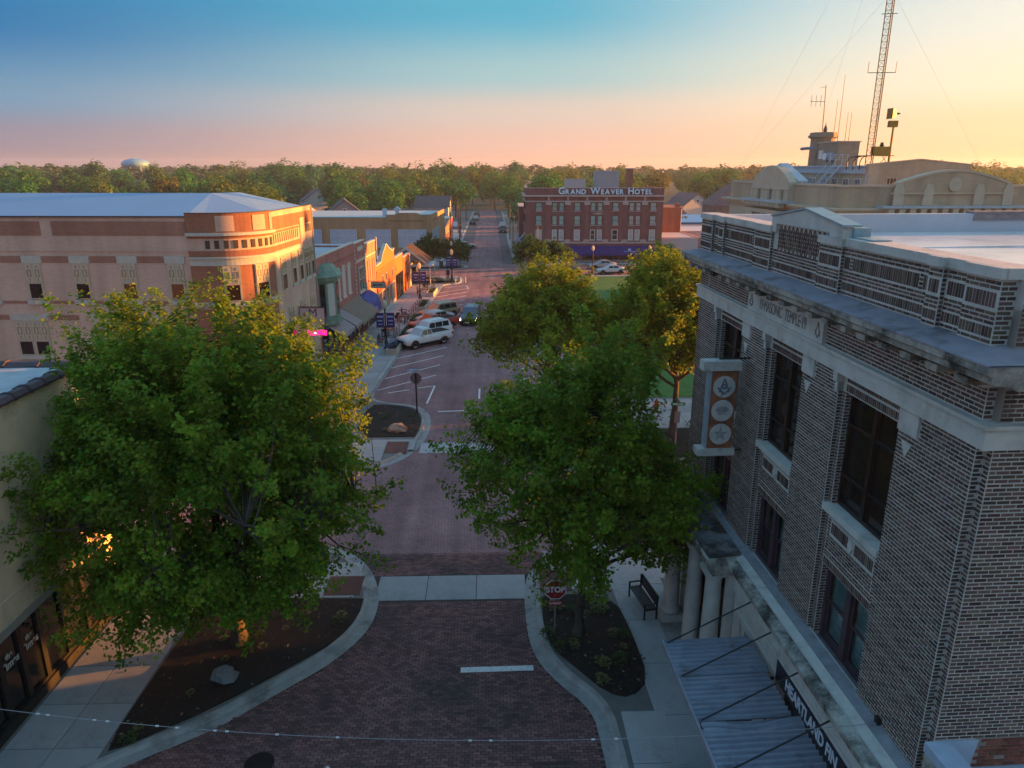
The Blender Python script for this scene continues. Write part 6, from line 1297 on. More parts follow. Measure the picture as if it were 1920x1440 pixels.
make_tree('maple_tree', 'middle maple rising from the right near bed behind the stop sign', (3.0, 21.9, .15), 10.8,
          [(-.6, .5, 6.2, 3.5, 3.2, 2.7), (.4, .5, 8.6, 2.2, 2.2, 2.2), (-1.5, .6, 7.6, 1.8, 1.8, 1.4), (2.2, .3, 5.3, 2.0, 2.3, 1.7), (.2, .3, 4.2, 2.9, 2.7, 1.5), (2.9, .2, 3.8, 1.5, 1.6, 1.0), (-.3, -.6, 3.3, .9, .7, .6)], 1250, 112, .115, 5, LF[0], .19, 2.2, (.2, 0), (.56, .27), 2.0, nlimb=11)
make_tree('maple_tree', 'rounded maple on the far side of the cross street in front of the hotel', (3.6, 45.0, .15), 11,
          [(-.3, .0, 6.4, 3.9, 3.9, 2.8), (.1, .3, 7.9, 2.7, 2.8, 2.2), (-1.8, .2, 5.7, 2.4, 2.5, 1.9), (1.4, 0, 5.9, 2.2, 2.3, 2.1)], 1000, 74, .17, 8, LF[1], .22, 2.6, (0, 0), (.68, .34), 3.0)
make_tree('maple_tree', 'tall maple beside the street name sign at the lodge corner', (11.2, 41.8, .15), 11.8,
          [(-.9, .0, 7.2, 3.7, 3.6, 3.4), (-.3, .3, 8.7, 2.8, 2.7, 2.6), (-2.0, .2, 5.9, 2.5, 2.5, 2.1), (2.0, 0, 6.2, 2.5, 2.5, 2.4)], 1000, 76, .17, 11, LF[1], .24, 3.2, (.2, 0), (.66, .34), 3.0)
make_tree('maple_tree', 'yellow green tree on the courthouse lawn peeping over the lodge corner maple', (17.0, 72, .15), 8,
          [(0, 0, 5.0, 3.0, 3.2, 2.4), (.2, 0, 6.3, 2.0, 2.0, 1.7)], 360, 50, .26, 14, LF[1], .2, 2.2, (0, 0), (.75, .42), 2.2)
for k_, (x_, y_) in enumerate(((47, 89), (52, 95.5), (57, 102), (49, 101))):  # unseen trees added behind the courthouse to shade the shopfronts
    make_tree('unseen_shade_tree', 'unseen tree added behind the courthouse to shade the shops, %s' % ('nearest the courthouse wall', 'second from the courthouse wall', 'furthest east', 'nearest the hotel side')[k_], (x_, y_, .15), 10, [(0, 0, 6.0, 3.6, 3.6, 3.6), (.3, .2, 7.6, 2.4, 2.4, 2.2)], 260, 40, .32, 60 + k_, LF[1], .2, 2.2, (0, 0), (.8, .45), 2.0)
SM = [('street_tree', 'dark young tree standing left of the square bulge in front of the hotel', (5.6, 104.8), 6.6, 2.5, 31), ('street_tree', 'dark young tree in front of the hotel awning end', (9.6, 113.0 - 2.2), 5.2, 2.6, 32),
      ('street_tree', 'young tree with yellow lit top by the ochre showroom corner', (-10.3, 121.6), 5.2, 2.1, 33), ('street_tree', 'left one of the two dark young trees across the far street', (-6.9, 121.7), 4.5, 1.9, 34), ('street_tree', 'right one of the two dark young trees across the far street', (-5.1, 121.7), 3.9, 1.45, 35)]
for nm, lb, (x, y), h, r, sd in SM:
    make_tree(nm, lb, (x, y, .12), h, [(0, 0, h * .60, r, r, h * .34), (.2, 0, h * .76, r * .7, r * .7, h * .24)], 150, 36, .30, sd, LF[2], .09, h * .30, (0, 0), (.55, .4), h * .22, nlimb=5)
# ---- woods beyond: a set of shared crowns placed one by one
FCOL = [(.045, .21, .045), (.07, .21, .045), (.13, .20, .03), (.03, .17, .08), (.07, .17, .065), (.15, .16, .035)]
FM = [M('far_leaf_%d' % i if False else ('far_leaf_' + ('green', 'olive', 'golden', 'blue_green', 'brown_green', 'amber')[i]), c, rough=.8, var=.25, scale=.25, rnd=.35, attr='rnd', trans=.3, spec=.15) for i, c in enumerate(FCOL)]
def far_tree(seed, mat, n=1500, tall=1.0):
    g = np.random.default_rng(seed); lob = [(0, 0, 9 * tall, 4.6, 4.6, 5.2 * tall)] + [(g.normal(0, 2.4), g.normal(0, 2.4), g.uniform(6, 11) * tall, g.uniform(2, 3.2), g.uniform(2, 3.2), g.uniform(2, 3.4)) for _ in range(6)]
    C_ = []; R_ = []
    for c in lob:
        k = int(n / len(lob) * (1.8 if c[0] == 0 else .87)); u = g.normal(0, 1, (k, 3)); u /= np.linalg.norm(u, axis=1)[:, None]; ph = g.uniform(0, 6, 3)
        w_ = 1 + .14 * np.sin(6 * u[:, 0] + ph[0]) * np.sin(6 * u[:, 1] + ph[1]) + .12 * np.sin(9 * u[:, 2] + ph[2]) + g.normal(0, .06, k)
        C_.append(np.array(c[:3]) + u * (g.uniform(.75, 1, k) * w_)[:, None] * np.array(c[3:])); R_.append(u)
    C_ = np.concatenate(C_); R_ = np.concatenate(R_); ok_ = C_[:, 2] > 1.6; C_, R_ = C_[ok_], R_[ok_]
    v, f = leaves_np(C_, R_ * .9, .95, g, .3, .55)
    tv, tf = tubes_np([((0, 0, -.3), (0, 0, 4), .35, .28), ((0, 0, 4), (1.2, .4, 9 * tall), .25, .08), ((0, 0, 4), (-1.3, -.5, 9 * tall), .22, .08)], 6)
    V = np.concatenate([v, tv]); F = np.concatenate([f, tf + len(v)])
    return np_mesh('woodland_tree', V, F, [mat, BARK], mi=np.concatenate([np.zeros(len(f), int), np.ones(len(tf), int)]), attr=np.concatenate([g.random(len(f)), np.full(len(tf), .5)]))
kinds = []
for i in range(6):
    for q in range(2): kinds.append((far_tree(100 + i * 7 + q, FM[i], 1700, (1.0, 1.2)[q]), i))
g = np.random.default_rng(21)
KN = ('green', 'olive', 'golden', 'blue green', 'brown green', 'amber')
foot = [(-45, -9, 126, 200), (4.5, 33, 124, 163), (28, 58, 128, 190), (54, 80, 176, 206), (-15, 4.5, 120, 200), (-8.5, 6.5, 196, 285), (26, 70, 55, 92), (-48, -14, 40, 126)]
hs_ = [(-41, 172), (-36, 185), (-19, 190), (63, 235), (52, 222), (-17, 225), (-62, 270)]
def clear(x, y):
    if any(a - 4 < x < b + 4 and c - 3 < y < d_ + 3 for a, b, c, d_ in foot): return False
    for hx, hy in hs_:
        if abs(x - hx) < 8 and abs(y - hy) < 9: return False
        # keep the line of sight to each house open
        f = y / hy
        if .55 < f < 1 and abs(x - hx * f) < 5: return False
    return True
def put_far(x, y, s, kind, sz=1.0, label=None):
    me, ci = kinds[kind]; px = 960 + 1356 * (x - .03 * y) / (y * .96)
    for lim, pos in ((150, 'above the far left end of the corner block roof'), (330, 'above the corner block roof by the water tower'), (500, 'above the right end of the corner block roof'), (640, 'above the left part of the ochre showroom'), (800, 'above the right part of the ochre showroom'), (900, 'left of the far street'), (985, 'right of the far street before the hotel'), (1110, 'behind the left half of the hotel'), (1250, 'behind the right half of the hotel'), (1380, 'above the orange brick block and blue roof'), (9999, 'behind the courthouse')):
        if px < lim: break
    dist_ = 'nearer' if y < 210 else 'near' if y < 260 else 'middle' if y < 340 else 'distant'
    o = obj('woodland_tree', me, None, (x, y, 0), (0, 0, g.uniform(0, 6.28)), label=label or '%s %s %s tree %s' % ('tall' if s > 1.02 else 'low', dist_, KN[ci], pos), category='tree', group='woodland trees beyond the town')
    o.scale = (s * g.uniform(.85, 1.15), s * g.uniform(.85, 1.15), s * sz)
def vis_x(y): return (-.74 * y, .72 * y)
cnt = 0
# street side trees first
for (x, y, s, k, lb) in ((-11.5, 252, .95, 0, 'pointed light green tree on the left of the far street'), (7.5, 196, .62, 6, 'dark green tree on the right of the far street by the hotel'), (9.5, 206, .66, 0, 'green tree behind the one by the hotel on the far street'), (8.5, 236, .8, 0, 'green tree further up the far street on the right'), (-10.5, 292, .9, 6, 'green tree at the far end of the street on the left'), (7.5, 290, .85, 1, 'green tree at the far end of the street on the right'),
                         (0.5, 330, 1.05, 0, 'green tree closing the end of the far street'), (-8, 345, 1.15, 4, 'golden tree closing the end of the far street'), (9, 350, 1.1, 8, 'brown green tree closing the end of the far street'), (-52, 176, .86, 4, 'golden tree behind the corner block roof, rising over its right end'), (-60, 186, .9, 4, 'golden green tree left of the one over the corner block roof'), (-27, 205, .9, 2, 'broad olive green tree behind the ochre showroom'), (-33, 222, .95, 0, 'broad green tree behind the ochre showroom, left of the olive one'), (-108, 250, 1.0, 10, 'amber tree over the middle of the corner block roof'), (-96, 262, .95, 4, 'golden tree beside the amber one over the corner block roof'),
                         (-2, 420, 1.25, 10, 'amber tree rising behind the end of the street'), (28, 330, 1.1, 4, 'golden tree behind the hotel roof plant'), (44, 172, .40, 10, 'small amber tree behind the orange brick block'), (92, 104, .86, 4, 'golden backlit tree behind the right end of the courthouse'), (100, 116, .85, 5, 'golden tree beside the backlit one behind the courthouse'), (112, 150, .9, 4, 'backlit tree at the right edge behind the courthouse')):
    put_far(x, y, s, k, 1, lb); cnt += 1
for ring_, (ya, yb, num, smin, smax) in enumerate(((205, 260, 40, .62, .95), (255, 340, 80, .70, 1.08), (340, 460, 110, .75, 1.22))):
    tries = 0; n_ = 0
    while n_ < num and tries < 4000:
        tries += 1; y = g.uniform(ya, yb); lo, hi = vis_x(y); x = g.uniform(lo, hi)
        if clear(x, y):
            kd = int(g.choice([0, 1, 2, 3, 4, 5, 6, 7, 8, 9, 10], p=[.17, .11, .15, .09, .12, .05, .10, .07, .07, .04, .03])); put_far(x, y, g.uniform(smin, smax), kd); n_ += 1
# the far wood reads as one mass
mv, mf, ma_ = [], [], []; o_ = 0
for i in range(520):
    y = g.uniform(450, 1100); x = g.uniform(-.78 * y, .76 * y); s = g.uniform(.95, 1.3); n = 150
    u = g.normal(0, 1, (n, 3)); u /= np.linalg.norm(u, axis=1)[:, None]; u[:, 2] = np.abs(u[:, 2])
    C_ = np.array([x, y, 7.5 * s]) + u * np.array([6.2, 6.2, 6.8]) * s * g.uniform(.8, 1.08, (n, 1)); v, f = leaves_np(C_, u * .9, 3.0, g, .3, .5); mv.append(v); mf.append(f + o_); o_ += len(v); ma_.append(np.full(n, g.random()) * .6 + g.random(n) * .4)
mb = np.array([[-900, 1150, 0], [900, 1150, 0], [900, 1150, 11.5], [-900, 1150, 11.5]])
obj('far_woods', np_mesh('far_woods', np.concatenate(mv), np.concatenate(mf), [M('far_wood_leaf', (.08, .15, .055), var=.35, scale=.02, rnd=.4, attr='rnd', trans=.2, spec=.1)], attr=np.concatenate(ma_)), None, kind='stuff')
# ================================================================ vehicles
TYRE = M('tyre_rubber', (.015, .015, .016), rough=.8, var=.2); RIM = M('alloy_rim', (.45, .45, .47), rough=.35, metal=.7, var=.1); CGL = M('car_glass', (.015, .02, .025), rough=.05, var=0, spec=.7)
HLON = M('lit_headlamp', (.9, .85, .7), var=0, emit=(1, .75, .45), estr=3.5); HLOFF = M('clear_headlamp', (.6, .6, .6), rough=.15, var=0); TAIL = M('tail_lamp', (.35, .02, .02), rough=.25, var=0); PLAS = M('black_plastic', (.014, .014, .016), rough=.8, var=.1, spec=.15); CHR = M('chrome_trim', (.5, .5, .52), rough=.2, metal=.9, var=0)
def paint(nm, c): return M(nm, c, rough=.28, var=.04, scale=2, spec=.55)
def wheel(parent, x, y, r=.36, w_=.25):
    s = 1 if y > 0 else -1; m = MB(); m.smooth = False
    prof = [(r * .62, -w_ / 2), (r * .93, -w_ / 2), (r, -w_ / 2 + .05), (r, w_ / 2 - .05), (r * .93, w_ / 2), (r * .62, w_ / 2)]
    n = 18; vs = [(rr * math.cos(2 * math.pi * i / n), zz, rr * math.sin(2 * math.pi * i / n)) for rr, zz in prof for i in range(n)]
    fs = [(k * n + i, k * n + (i + 1) % n, (k + 1) * n + (i + 1) % n, (k + 1) * n + i) for k in range(len(prof) - 1) for i in range(n)]
    t = m.add(vs, fs).build('wheel', TYRE, parent, (x, y, r))
    m = MB(); m.tube((0, s * (-w_ / 2 + .02), 0), (0, s * (w_ / 2 - .05), 0), r * .63, r * .63, 16)
    for k in range(5):
        a = k * 1.2566; c, q = math.cos(a), math.sin(a); yo = s * (w_ / 2 - .045)
        m.add([(c * .05 - q * .03, yo, q * .05 + c * .03), (c * .05 + q * .03, yo, q * .05 - c * .03), (c * r * .58 + q * .045, yo + s * .03, q * r * .58 - c * .045), (c * r * .58 - q * .045, yo + s * .03, q * r * .58 + c * .045)], [(0, 1, 2, 3)])
    m.build('rim', RIM, t); return t
def loft(m, secs):
    k = len(secs[0]); o = len(m.v); m.v += [p for s in secs for p in s]
    for i in range(len(secs) - 1):
        for j in range(k):
            m.f.append([o + i * k + j, o + i * k + (j + 1) % k, o + (i + 1) * k + (j + 1) % k, o + (i + 1) * k + j]); m.mi.append(0); m.sm.append(True)
    m.f.append([o + j for j in range(k)][::-1]); m.f.append([o + (len(secs) - 1) * k + j for j in range(k)]); m.mi += [0, 0]; m.sm += [False, False]
    return m
def body_sec(x, zl, zb, zt, w_):
    h = [(w_ * .90, zl), (w_ * .99, zl + .10), (w_, (zl + zt) * .5), (w_ * .975, zt - .10), (w_ * .91, zt - .015), (w_ * .55, zt + zb)]
    return [(x, y, z) for y, z in h] + [(x, -y, z) for y, z in h[::-1]]
def make_car(kind, pt, label, loc, rz, group=None, lit=False, cat=None):
    """front at +x"""
    t = thing({'pickup': 'pickup_truck', 'suv': 'suv', 'sedan': 'sedan'}[kind], label, cat or {'pickup': 'pickup truck', 'suv': 'SUV', 'sedan': 'car'}[kind], loc, rz, group)
    if kind == 'pickup':
        Lh, w_, gz = 2.72, .95, .30
        st_ = [(-Lh, .50, 1.12, .93), (-Lh + .06, .46, 1.16, .95), (-1.3, .40, 1.16, .96), (-.4, .38, 1.14, .96), (.75, .36, 1.14, .96), (1.1, .36, 1.13, .955), (2.2, .38, 1.06, .93), (2.55, .42, .98, .88), (Lh, .50, .86, .80)]
        base_, roof_ = (-.45, 1.12), 1.74; gh = [(-.42, -.30, .62, 1.22)]
        win_x = [(-.28, .18), (.24, 1.0)]; roofx = (-.25, .62); ws = 1.22
    elif kind == 'suv':
        Lh, w_, gz = 2.38, .94, .26
        st_ = [(-Lh, .45, .98, .84), (-Lh + .12, .40, 1.08, .91), (-1.2, .34, 1.10, .94), (.6, .34, 1.08, .94), (.95, .34, 1.08, .94), (1.75, .36, 1.0, .92), (2.15, .38, .92, .87), (Lh, .46, .78, .74)]
        roofx = (-1.95, .38); ws = 1.05; win_x = [(-1.85, -1.1), (-1.04, -.2), (-.14, .72)]; roof_ = 1.72
    else:
        Lh, w_, gz = 2.32, .90, .22
        st_ = [(-Lh, .42, .86, .80), (-Lh + .12, .36, .96, .86), (-1.5, .30, 1.0, .90), (-.6, .28, .98, .905), (.7, .28, .96, .905), (1.0, .28, .95, .90), (1.75, .30, .86, .88), (2.1, .32, .78, .82), (Lh, .40, .66, .68)]
        roofx = (-.98, .22); ws = 1.08; win_x = [(-1.15, -.32), (-.26, .62)]; roof_ = 1.44
    m = MB(); loft(m, [body_sec(x, zl, .03, zt, ww) for x, zl, zt, ww in st_]); m.build('body', pt, t)
    def ztop(x):
        for (x0, _, z0, _), (x1, _, z1, _) in zip([(a, b, c, d_) for a, b, c, d_ in st_][:-1], st_[1:]):
            if x0 <= x <= x1: return z0 + (z1 - z0) * (x - x0) / (x1 - x0)
        return 1.0
    rear = roofx[0] - ({'pickup': .16, 'suv': .26, 'sedan': .72}[kind]); zb_r = ztop(rear) - .03; zb_f = ztop(ws) - .03
    wt = w_ * .76; wb = w_ * .93
    secs = []
    def gsec(x0, x1, z0): pass
    # cabin: bottom ring and roof ring
    bot = [(rear, wb), (rear + .15, wb), (ws - .25, wb), (ws, wb * .88)]; rf = [(roofx[0], wt * .95), (roofx[0] + .2, wt), (roofx[1] - .2, wt), (roofx[1], wt * .92)]
    V = []; 
    zr = [roof_ - .05, roof_ - .005, roof_, roof_ - .04]; zbm = [zb_r, zb_r, zb_f, zb_f]
    for s in (1, -1):
        for (x, y), z in zip(bot, zbm): V.append((x, s * y, z))
        for (x, y), z in zip(rf, zr): V.append((x, s * y, z))
    F = []
    for s in (0, 8):
        for i in range(3): F.append((s + i, s + i + 1, s + 4 + i + 1, s + 4 + i) if s else (s + i + 1, s + i, s + 4 + i, s + 4 + i + 1))
    for i in range(3): F.append((4 + i, 12 + i, 12 + i + 1, 4 + i + 1))
    F += [(3, 11, 15, 7)[::-1], (0, 8, 12, 4)]
    m = MB(); m.add(V, F); m.build('cabin', pt, t)
    def lerp(a, b, f): return tuple(a[i] + (b[i] - a[i]) * f for i in range(3))
    def panel(name, A, B, C, D, ins=(.08, .92, .12, .9), push=.012, mat=CGL):
        n_ = (Vector(B) - Vector(A)).cross(Vector(D) - Vector(A)).normalized() * push; u0, u1, v0, v1 = ins
        def q(u, v): p = Vector(lerp(lerp(A, B, u), lerp(D, C, u), v)) + n_; return tuple(p)
        return MB().quad(q(u0, v0), q(u1, v0), q(u1, v1), q(u0, v1)).build(name, mat, t)
    panel('windscreen', V[3], V[11], V[15], V[7]); panel('rear_window', V[8], V[0], V[4], V[12], (.12, .88, .18 if kind != 'sedan' else .1, .88))
    for s in (1, -1):
        for (xa, xb) in win_x:
            def side(x, v):
                zb = zb_r + (zb_f - zb_r) * (x - rear) / (ws - rear); z = zb + (roof_ - .03 - zb) * v; y = wb + (wt - wb) * v
                f0, f1 = rear + (roofx[0] - rear) * v, ws + (roofx[1] - ws) * v
                return (min(max(x, f0 + .06), f1 - .08), s * (y + .012), z)
            pts = [side(xa, .12), side(xb, .12), side(xb, .86), side(xa, .86)]
            MB().quad(*(pts if s < 0 else pts[::-1])).build('side_window', CGL, t)
        wx = {'pickup': (-1.62, 1.72), 'suv': (-1.42, 1.45), 'sedan': (-1.38, 1.40)}[kind]; wr = {'pickup': .39, 'suv': .36, 'sedan': .33}[kind]
        for x in wx:
            a_ = [(x + (wr + .07) * math.cos(R(a)), wr + .02 + (wr + .07) * math.sin(R(a))) for a in range(-15, 196, 15)]
            MB().ext(a_, 'y', s * (w_ * .80), s * (w_ + .004)).build('wheel_arch', PLAS, t); wheel(t, x, s * (w_ - .10), wr)
        fx = st_[-1][0]; zf = st_[-1][2]
        MB().ext([(fx - .42, zf + .07), (fx - .05, zf - .04), (fx - .04, zf - .18), (fx - .36, zf - .1)], 'y', s * w_ * .50, s * (st_[-2][3] + .012)).build('headlight', HLON if lit else HLOFF, t)
        rx = -Lh; zr_ = st_[0][2]
        MB().box(rx - .02, rx + .16, s * w_ * .70, s * (st_[1][3] + .012), zr_ - .30, zr_ - .04).build('tail_light', TAIL, t)
        MB().box(ws - .42, ws - .28, s * (w_ * .93), s * (w_ + .16), zb_f + .02, zb_f + .18).build('mirror', pt, t)
        MB().box(-1.3, 1.2, s * w_ * .97, s * (w_ + .012), gz + .08, gz + .2).build('sill_trim', PLAS, t)
        for x in ((-.1,) if kind == 'pickup' else (-.9, .15)): MB().box(x, x + .14, s * (w_ - .01), s * (w_ + .02), .98 if kind != 'sedan' else .84, 1.02 if kind != 'sedan' else .88).build('door_handle', CHR if kind == 'pickup' else pt, t)
    fx = st_[-1][0]; zf = st_[-1][2]
    MB().box(fx - .02, fx + .035, -w_ * .46, w_ * .46, zf - .24, zf - .03).build('grille', PLAS, t); MB().box(fx - .12, fx + .07, -w_ * .84, w_ * .84, zf - .46, zf - .26).build('front_bumper', PLAS if kind != 'sedan' else pt, t); MB().box(-Lh - .07, -Lh + .1, -w_ * .9, w_ * .9, .42, .60).build('rear_bumper', CHR if kind == 'pickup' else pt, t)
    MB().box(fx + .03, fx + .075, -.26, .26, zf - .42, zf - .31).build('number_plate', WHT, t); MB().box(-Lh - .02, -Lh - .005 - .03, -.26, .26, .68, .80).build('number_plate', WHT, t)
    MB().box(-Lh + .3, Lh - .4, -w_ * .8, w_ * .8, gz - .06, gz + .18).build('underbody', PLAS, t)
    if kind == 'pickup': MB().box(-Lh + .12, -.55, -w_ * .80, w_ * .80, 1.165, 1.195).build('cargo_bed', PLAS, t); MB().box(-Lh + .05, -.5, -w_ * .93, -w_ * .82, 1.14, 1.22).box(-Lh + .05, -.5, w_ * .82, w_ * .93, 1.14, 1.22).build('bed_rail', pt, t)
    if kind == 'suv':
        for s in (1, -1): MB().tube((-1.7, s * wt * .86, roof_ + .05), (.1, s * wt * .86, roof_ + .05), .025).build('roof_rail', CHR, t)
    return t
A45 = R(45 + 3 + 90 + 3)
WPT, RPT = paint('white_car_paint', (.62, .64, .68)), paint('red_car_paint', (.34, .025, .02)); SPT, TPT, BPT, DPT = paint('silver_car_paint', (.38, .40, .42)), paint('tan_car_paint', (.27, .20, .12)), paint('blue_grey_car_paint', (.10, .14, .22)), paint('black_car_paint', (.015, .017, .02))
make_car('pickup', WPT, 'white extended cab pickup parked nearest, at an angle to the left kerb', (-6.3, 66.9, .0), R(222)); GP = None
make_car('suv', WPT, 'white SUV parked between the white pickup and the red pickup', (-6.1, 70.0, .0), R(222))
make_car('pickup', RPT, 'bright red pickup parked at an angle by the planters', (-5.9, 73.4, .0), R(222))
make_car('sedan', SPT, 'pale silver car parked between the red pickup and the tan SUV', (-6.1, 76.6, .0), R(222))
make_car('suv', TPT, 'tan SUV parked last in the angled row with sunlit rear', (-5.8, 79.8, .0), R(222))
make_car('suv', BPT, 'dark blue grey SUV driving towards the camera with headlights on', (-2.15, 77.5, .0), R(-97), lit=True)
make_car('sedan', SPT, 'silver sedan turning out beyond the two dark young trees', (-5.2, 153, .0), R(12))
make_car('sedan', SPT, 'grey sedan parked in front of the hotel awning', (18.6, 120.6, .0), R(188))
make_car('sedan', WPT, 'pale blue white car at the lawn edge in front of the hotel', (19.0, 114.4, .0), R(185))
make_car('suv', WPT, 'white SUV half hidden behind the maple in front of the hotel', (9.6, 120.6, .0), R(185))
make_car('sedan', BPT, 'dark blue car beside the lawn, left of the hotel lamp post', (12.0, 115.2, .0), R(180))
make_car('suv', DPT, 'black SUV parked on the right of the far street by the hotel annex', (3.4, 192, .0), R(-92))
make_car('sedan', DPT, 'dark car parked along the left of the far street', (-5.2, 220, .0), R(90)); make_car('sedan', SPT, 'silver car parked furthest up the left of the far street', (-4.6, 240, .0), R(90)); make_car('suv', WPT, 'white SUV standing on the side lot beyond the red fronted building', (-9.3, 207, .0), R(80)); make_car('sedan', DPT, 'dark car at the end of the left parked line up the far street', (-4.5, 258, .0), R(90))
make_car('suv', SPT, 'grey SUV parked behind the black one by the hotel annex', (3.4, 205, .0), R(-92))
# ================================================================ street furniture
GLB = M('lamp_globe', (.75, .70, .58), rough=.35, var=.05, trans=.4); NAVY = M('navy_banner', (.02, .02, .16), var=.15, scale=2); BPR = M('banner_print', (.34, .36, .55), var=.1)
def lamp(label, x, y, banner=True, rot=0., group='acorn street lamps'):
    t = thing('street_lamp', label, 'street lamp', (x, y, .12), rot, group)
    m = MB(); m.lathe([(.26, 0), (.26, .12), (.19, .2), (.17, .55), (.11, .75), (.085, 1.0), (.07, 3.6), (.10, 3.65), (.07, 3.75)], (0, 0, 0), 10); m.build('post', BLK, t)
    m = MB(); m.smooth = True; m.lathe([(.10, 3.75), (.17, 3.85), (.23, 4.08), (.20, 4.3), (.10, 4.5), (.04, 4.56)], (0, 0, 0), 12); m.build('globe', GLB, t); MB().lathe([(.06, 4.54), (.05, 4.62), (.02, 4.75)], (0, 0, 0), 8).build('finial', BLK, t)
    if banner:
        for s in (-1, 1):
            MB().box(s * .05, s * .86, -.015, .015, 3.30, 3.335).box(s * .05, s * .86, -.015, .015, 1.98, 2.015).build('banner_arm', BLK, t)
            b = MB().box(s * .12, s * .82, -.008, .008, 2.02, 3.30).build('banner', NAVY, t)
            MB().box(s * .2, s * .74, -.012, .012, 2.9, 3.08).box(s * .28, s * .7, -.012, .012, 2.55, 2.68).box(s * .25, s * .66, -.012, .012, 2.25, 2.33).build('banner_print', BPR, b)
    return t
for lb, x, y, bn in (('black acorn lamp with two navy banners beside the near planter by the shops', -9.6, 65.0, 1), ('black acorn lamp with navy banners beside the orange shops, sunlit globe', -9.0, 92.0, 1), ('black acorn lamp with navy banners at the bicycle racks corner', -5.7, 107.2, 1), ('black acorn lamp with navy banners by the two dark young trees', -6.4, 120.3, 1),
                     ('black acorn lamp at the lawn edge in front of the hotel awning', 15.8, 112.1, 0), ('black acorn lamp nearer the right end of the hotel awning', 24.6, 112.1, 0), ('black acorn lamp left of the hotel awning by the young tree', 8.4, 112.0, 0), ('black acorn lamp under the large maple on the left near pavement', -11.9, 25.2, 0)):
    lamp(lb, x, y, bn)
def bench(label, x, y, rz, group='black metal benches'):
    t = thing('bench', label, 'bench', (x, y, .13), rz, group)
    for i in range(5): bx('seat_slat', BLK, t, -.8, .8, -.22 + i * .095, -.15 + i * .095, .42, .45)
    for i in range(4): bx('back_slat', BLK, t, -.8, .8, .25 + i * .01, .28 + i * .01, .52 + i * .11, .60 + i * .11)
    for s in (-.78, .78): MB().box(s - .03, s + .03, -.24, -.19, 0, .66).box(s - .03, s + .03, .22, .28, 0, .92).box(s - .03, s + .03, -.19, .22, .38, .42).box(s - .03, s + .03, -.24, .26, .62, .66).build('side_frame', BLK, t)
for lb, x, y, rz in (('black slatted bench on the pavement by the lodge porch', 5.6, 23.6, R(-80)), ('black bench by the second planter in front of the pink shop', -10.1, 72.6, R(93)), ('black bench just beyond the first planter by the shops', -10.3, 66.6, R(93)), ('black bench facing the gabled orange shop', -9.7, 80.0, R(93)), ('black bench close to the dark blue banners lamp by the orange shops', -9.4, 95.2, R(93))): bench(lb, x, y, rz)
PLC = M('planter_concrete', (.42, .38, .34), var=.12, scale=2, bump=.2)
def planter(label, x0, y0, ln, kinds_=(1, 0)):
    t = thing('planter', label, 'planter', (x0, y0, .12), R(-2.6)); MB().box(0, 1.0, 0, .12, 0, .55).box(0, 1.0, ln - .12, ln, 0, .55).box(0, .12, .12, ln - .12, 0, .55).box(.88, 1.0, .12, ln - .12, 0, .55).build('wall', PLC, t); bx('soil', MULCH, t, .12, .88, .12, ln - .12, .3, .48)
    for i in range(int(ln * 1.6)):
        p = obj('plant', tmesh[random.choice(kinds_)], t, (random.uniform(.25, .75), random.uniform(.3, ln - .3), .45), (0, 0, random.uniform(0, 6))); p.scale = (.8,) * 3
planter('concrete kerb planter nearest the camera with blue flowers by the near shop lamp', -9.35, 62.6, 3.2); planter('long concrete kerb planter with dark shrubs in front of the pink shop', -9.0, 67.2, 5.6); planter('concrete kerb planter in front of the tan shop', -8.75, 74.6, 4.5, (1,)); planter('sunlit concrete kerb planter with yellow green shrubs by the orange shops', -8.35, 92.8, 4.6, (3, 3, 1)); planter('concrete planter opposite the gabled orange shop', -8.6, 83.0, 5.0, (1,))
for k, (x, y) in enumerate(((-9.15, 63.3), (-8.85, 64.2), (-8.95, 65.2))):
    o = obj('flower_clump', tmesh[0], None, (x, y, .6), label='clump of blue flowers in the planter nearest the camera', category='flowers', group='blue flowers in the near planter'); o.data = tmesh[0].copy(); o.data.materials.clear(); o.data.materials.append(M('blue_flower', (.06, .12, .42), var=.3, scale=9))
def rail(label, pts, h=.95):
    t = thing('railing', label, 'railing', (pts[0][0], pts[0][1], .12), 0, 'black railings along the planters')
    o0 = np.array(pts[0])
    for a, b in zip(pts[:-1], pts[1:]):
        a = np.array(a) - o0; b = np.array(b) - o0; n = max(1, int(np.linalg.norm(b - a) / 1.5))
        MB().tube((*a, h), (*b, h), .025).tube((*a, h * .55), (*b, h * .55), .018).tube((*a, h * .2), (*b, h * .2), .018).build('rail', BLK, t)
        for i in range(n + 1): p = a + (b - a) * i / n; MB().tube((*p, 0), (*p, h), .025).build('rail_post', BLK, t)
        for i in range(n): p, q = a + (b - a) * i / n, a + (b - a) * (i + 1) / n; MB().tube((*p, h * .2), (*q, h), .014, n=4).tube((*q, h * .2), (*p, h), .014, n=4).build('brace', BLK, t)
rail('black railing bay round the tables beside the near shop lamp', [(-10.6, 68.9), (-9.3, 68.8), (-9.2, 71.6)]); rail('black railing bay in front of the narrow pink shop', [(-10.4, 75.4), (-9.1, 75.3), (-8.9, 78.9), (-10.1, 79.0)]); rail('black railing line in front of the gabled orange shop', [(-8.95, 80.5), (-8.5, 88.5)]); rail('black railing bay beyond the lamp by the orange shops', [(-9.2, 97.6), (-7.9, 97.5), (-7.7, 100.2)])
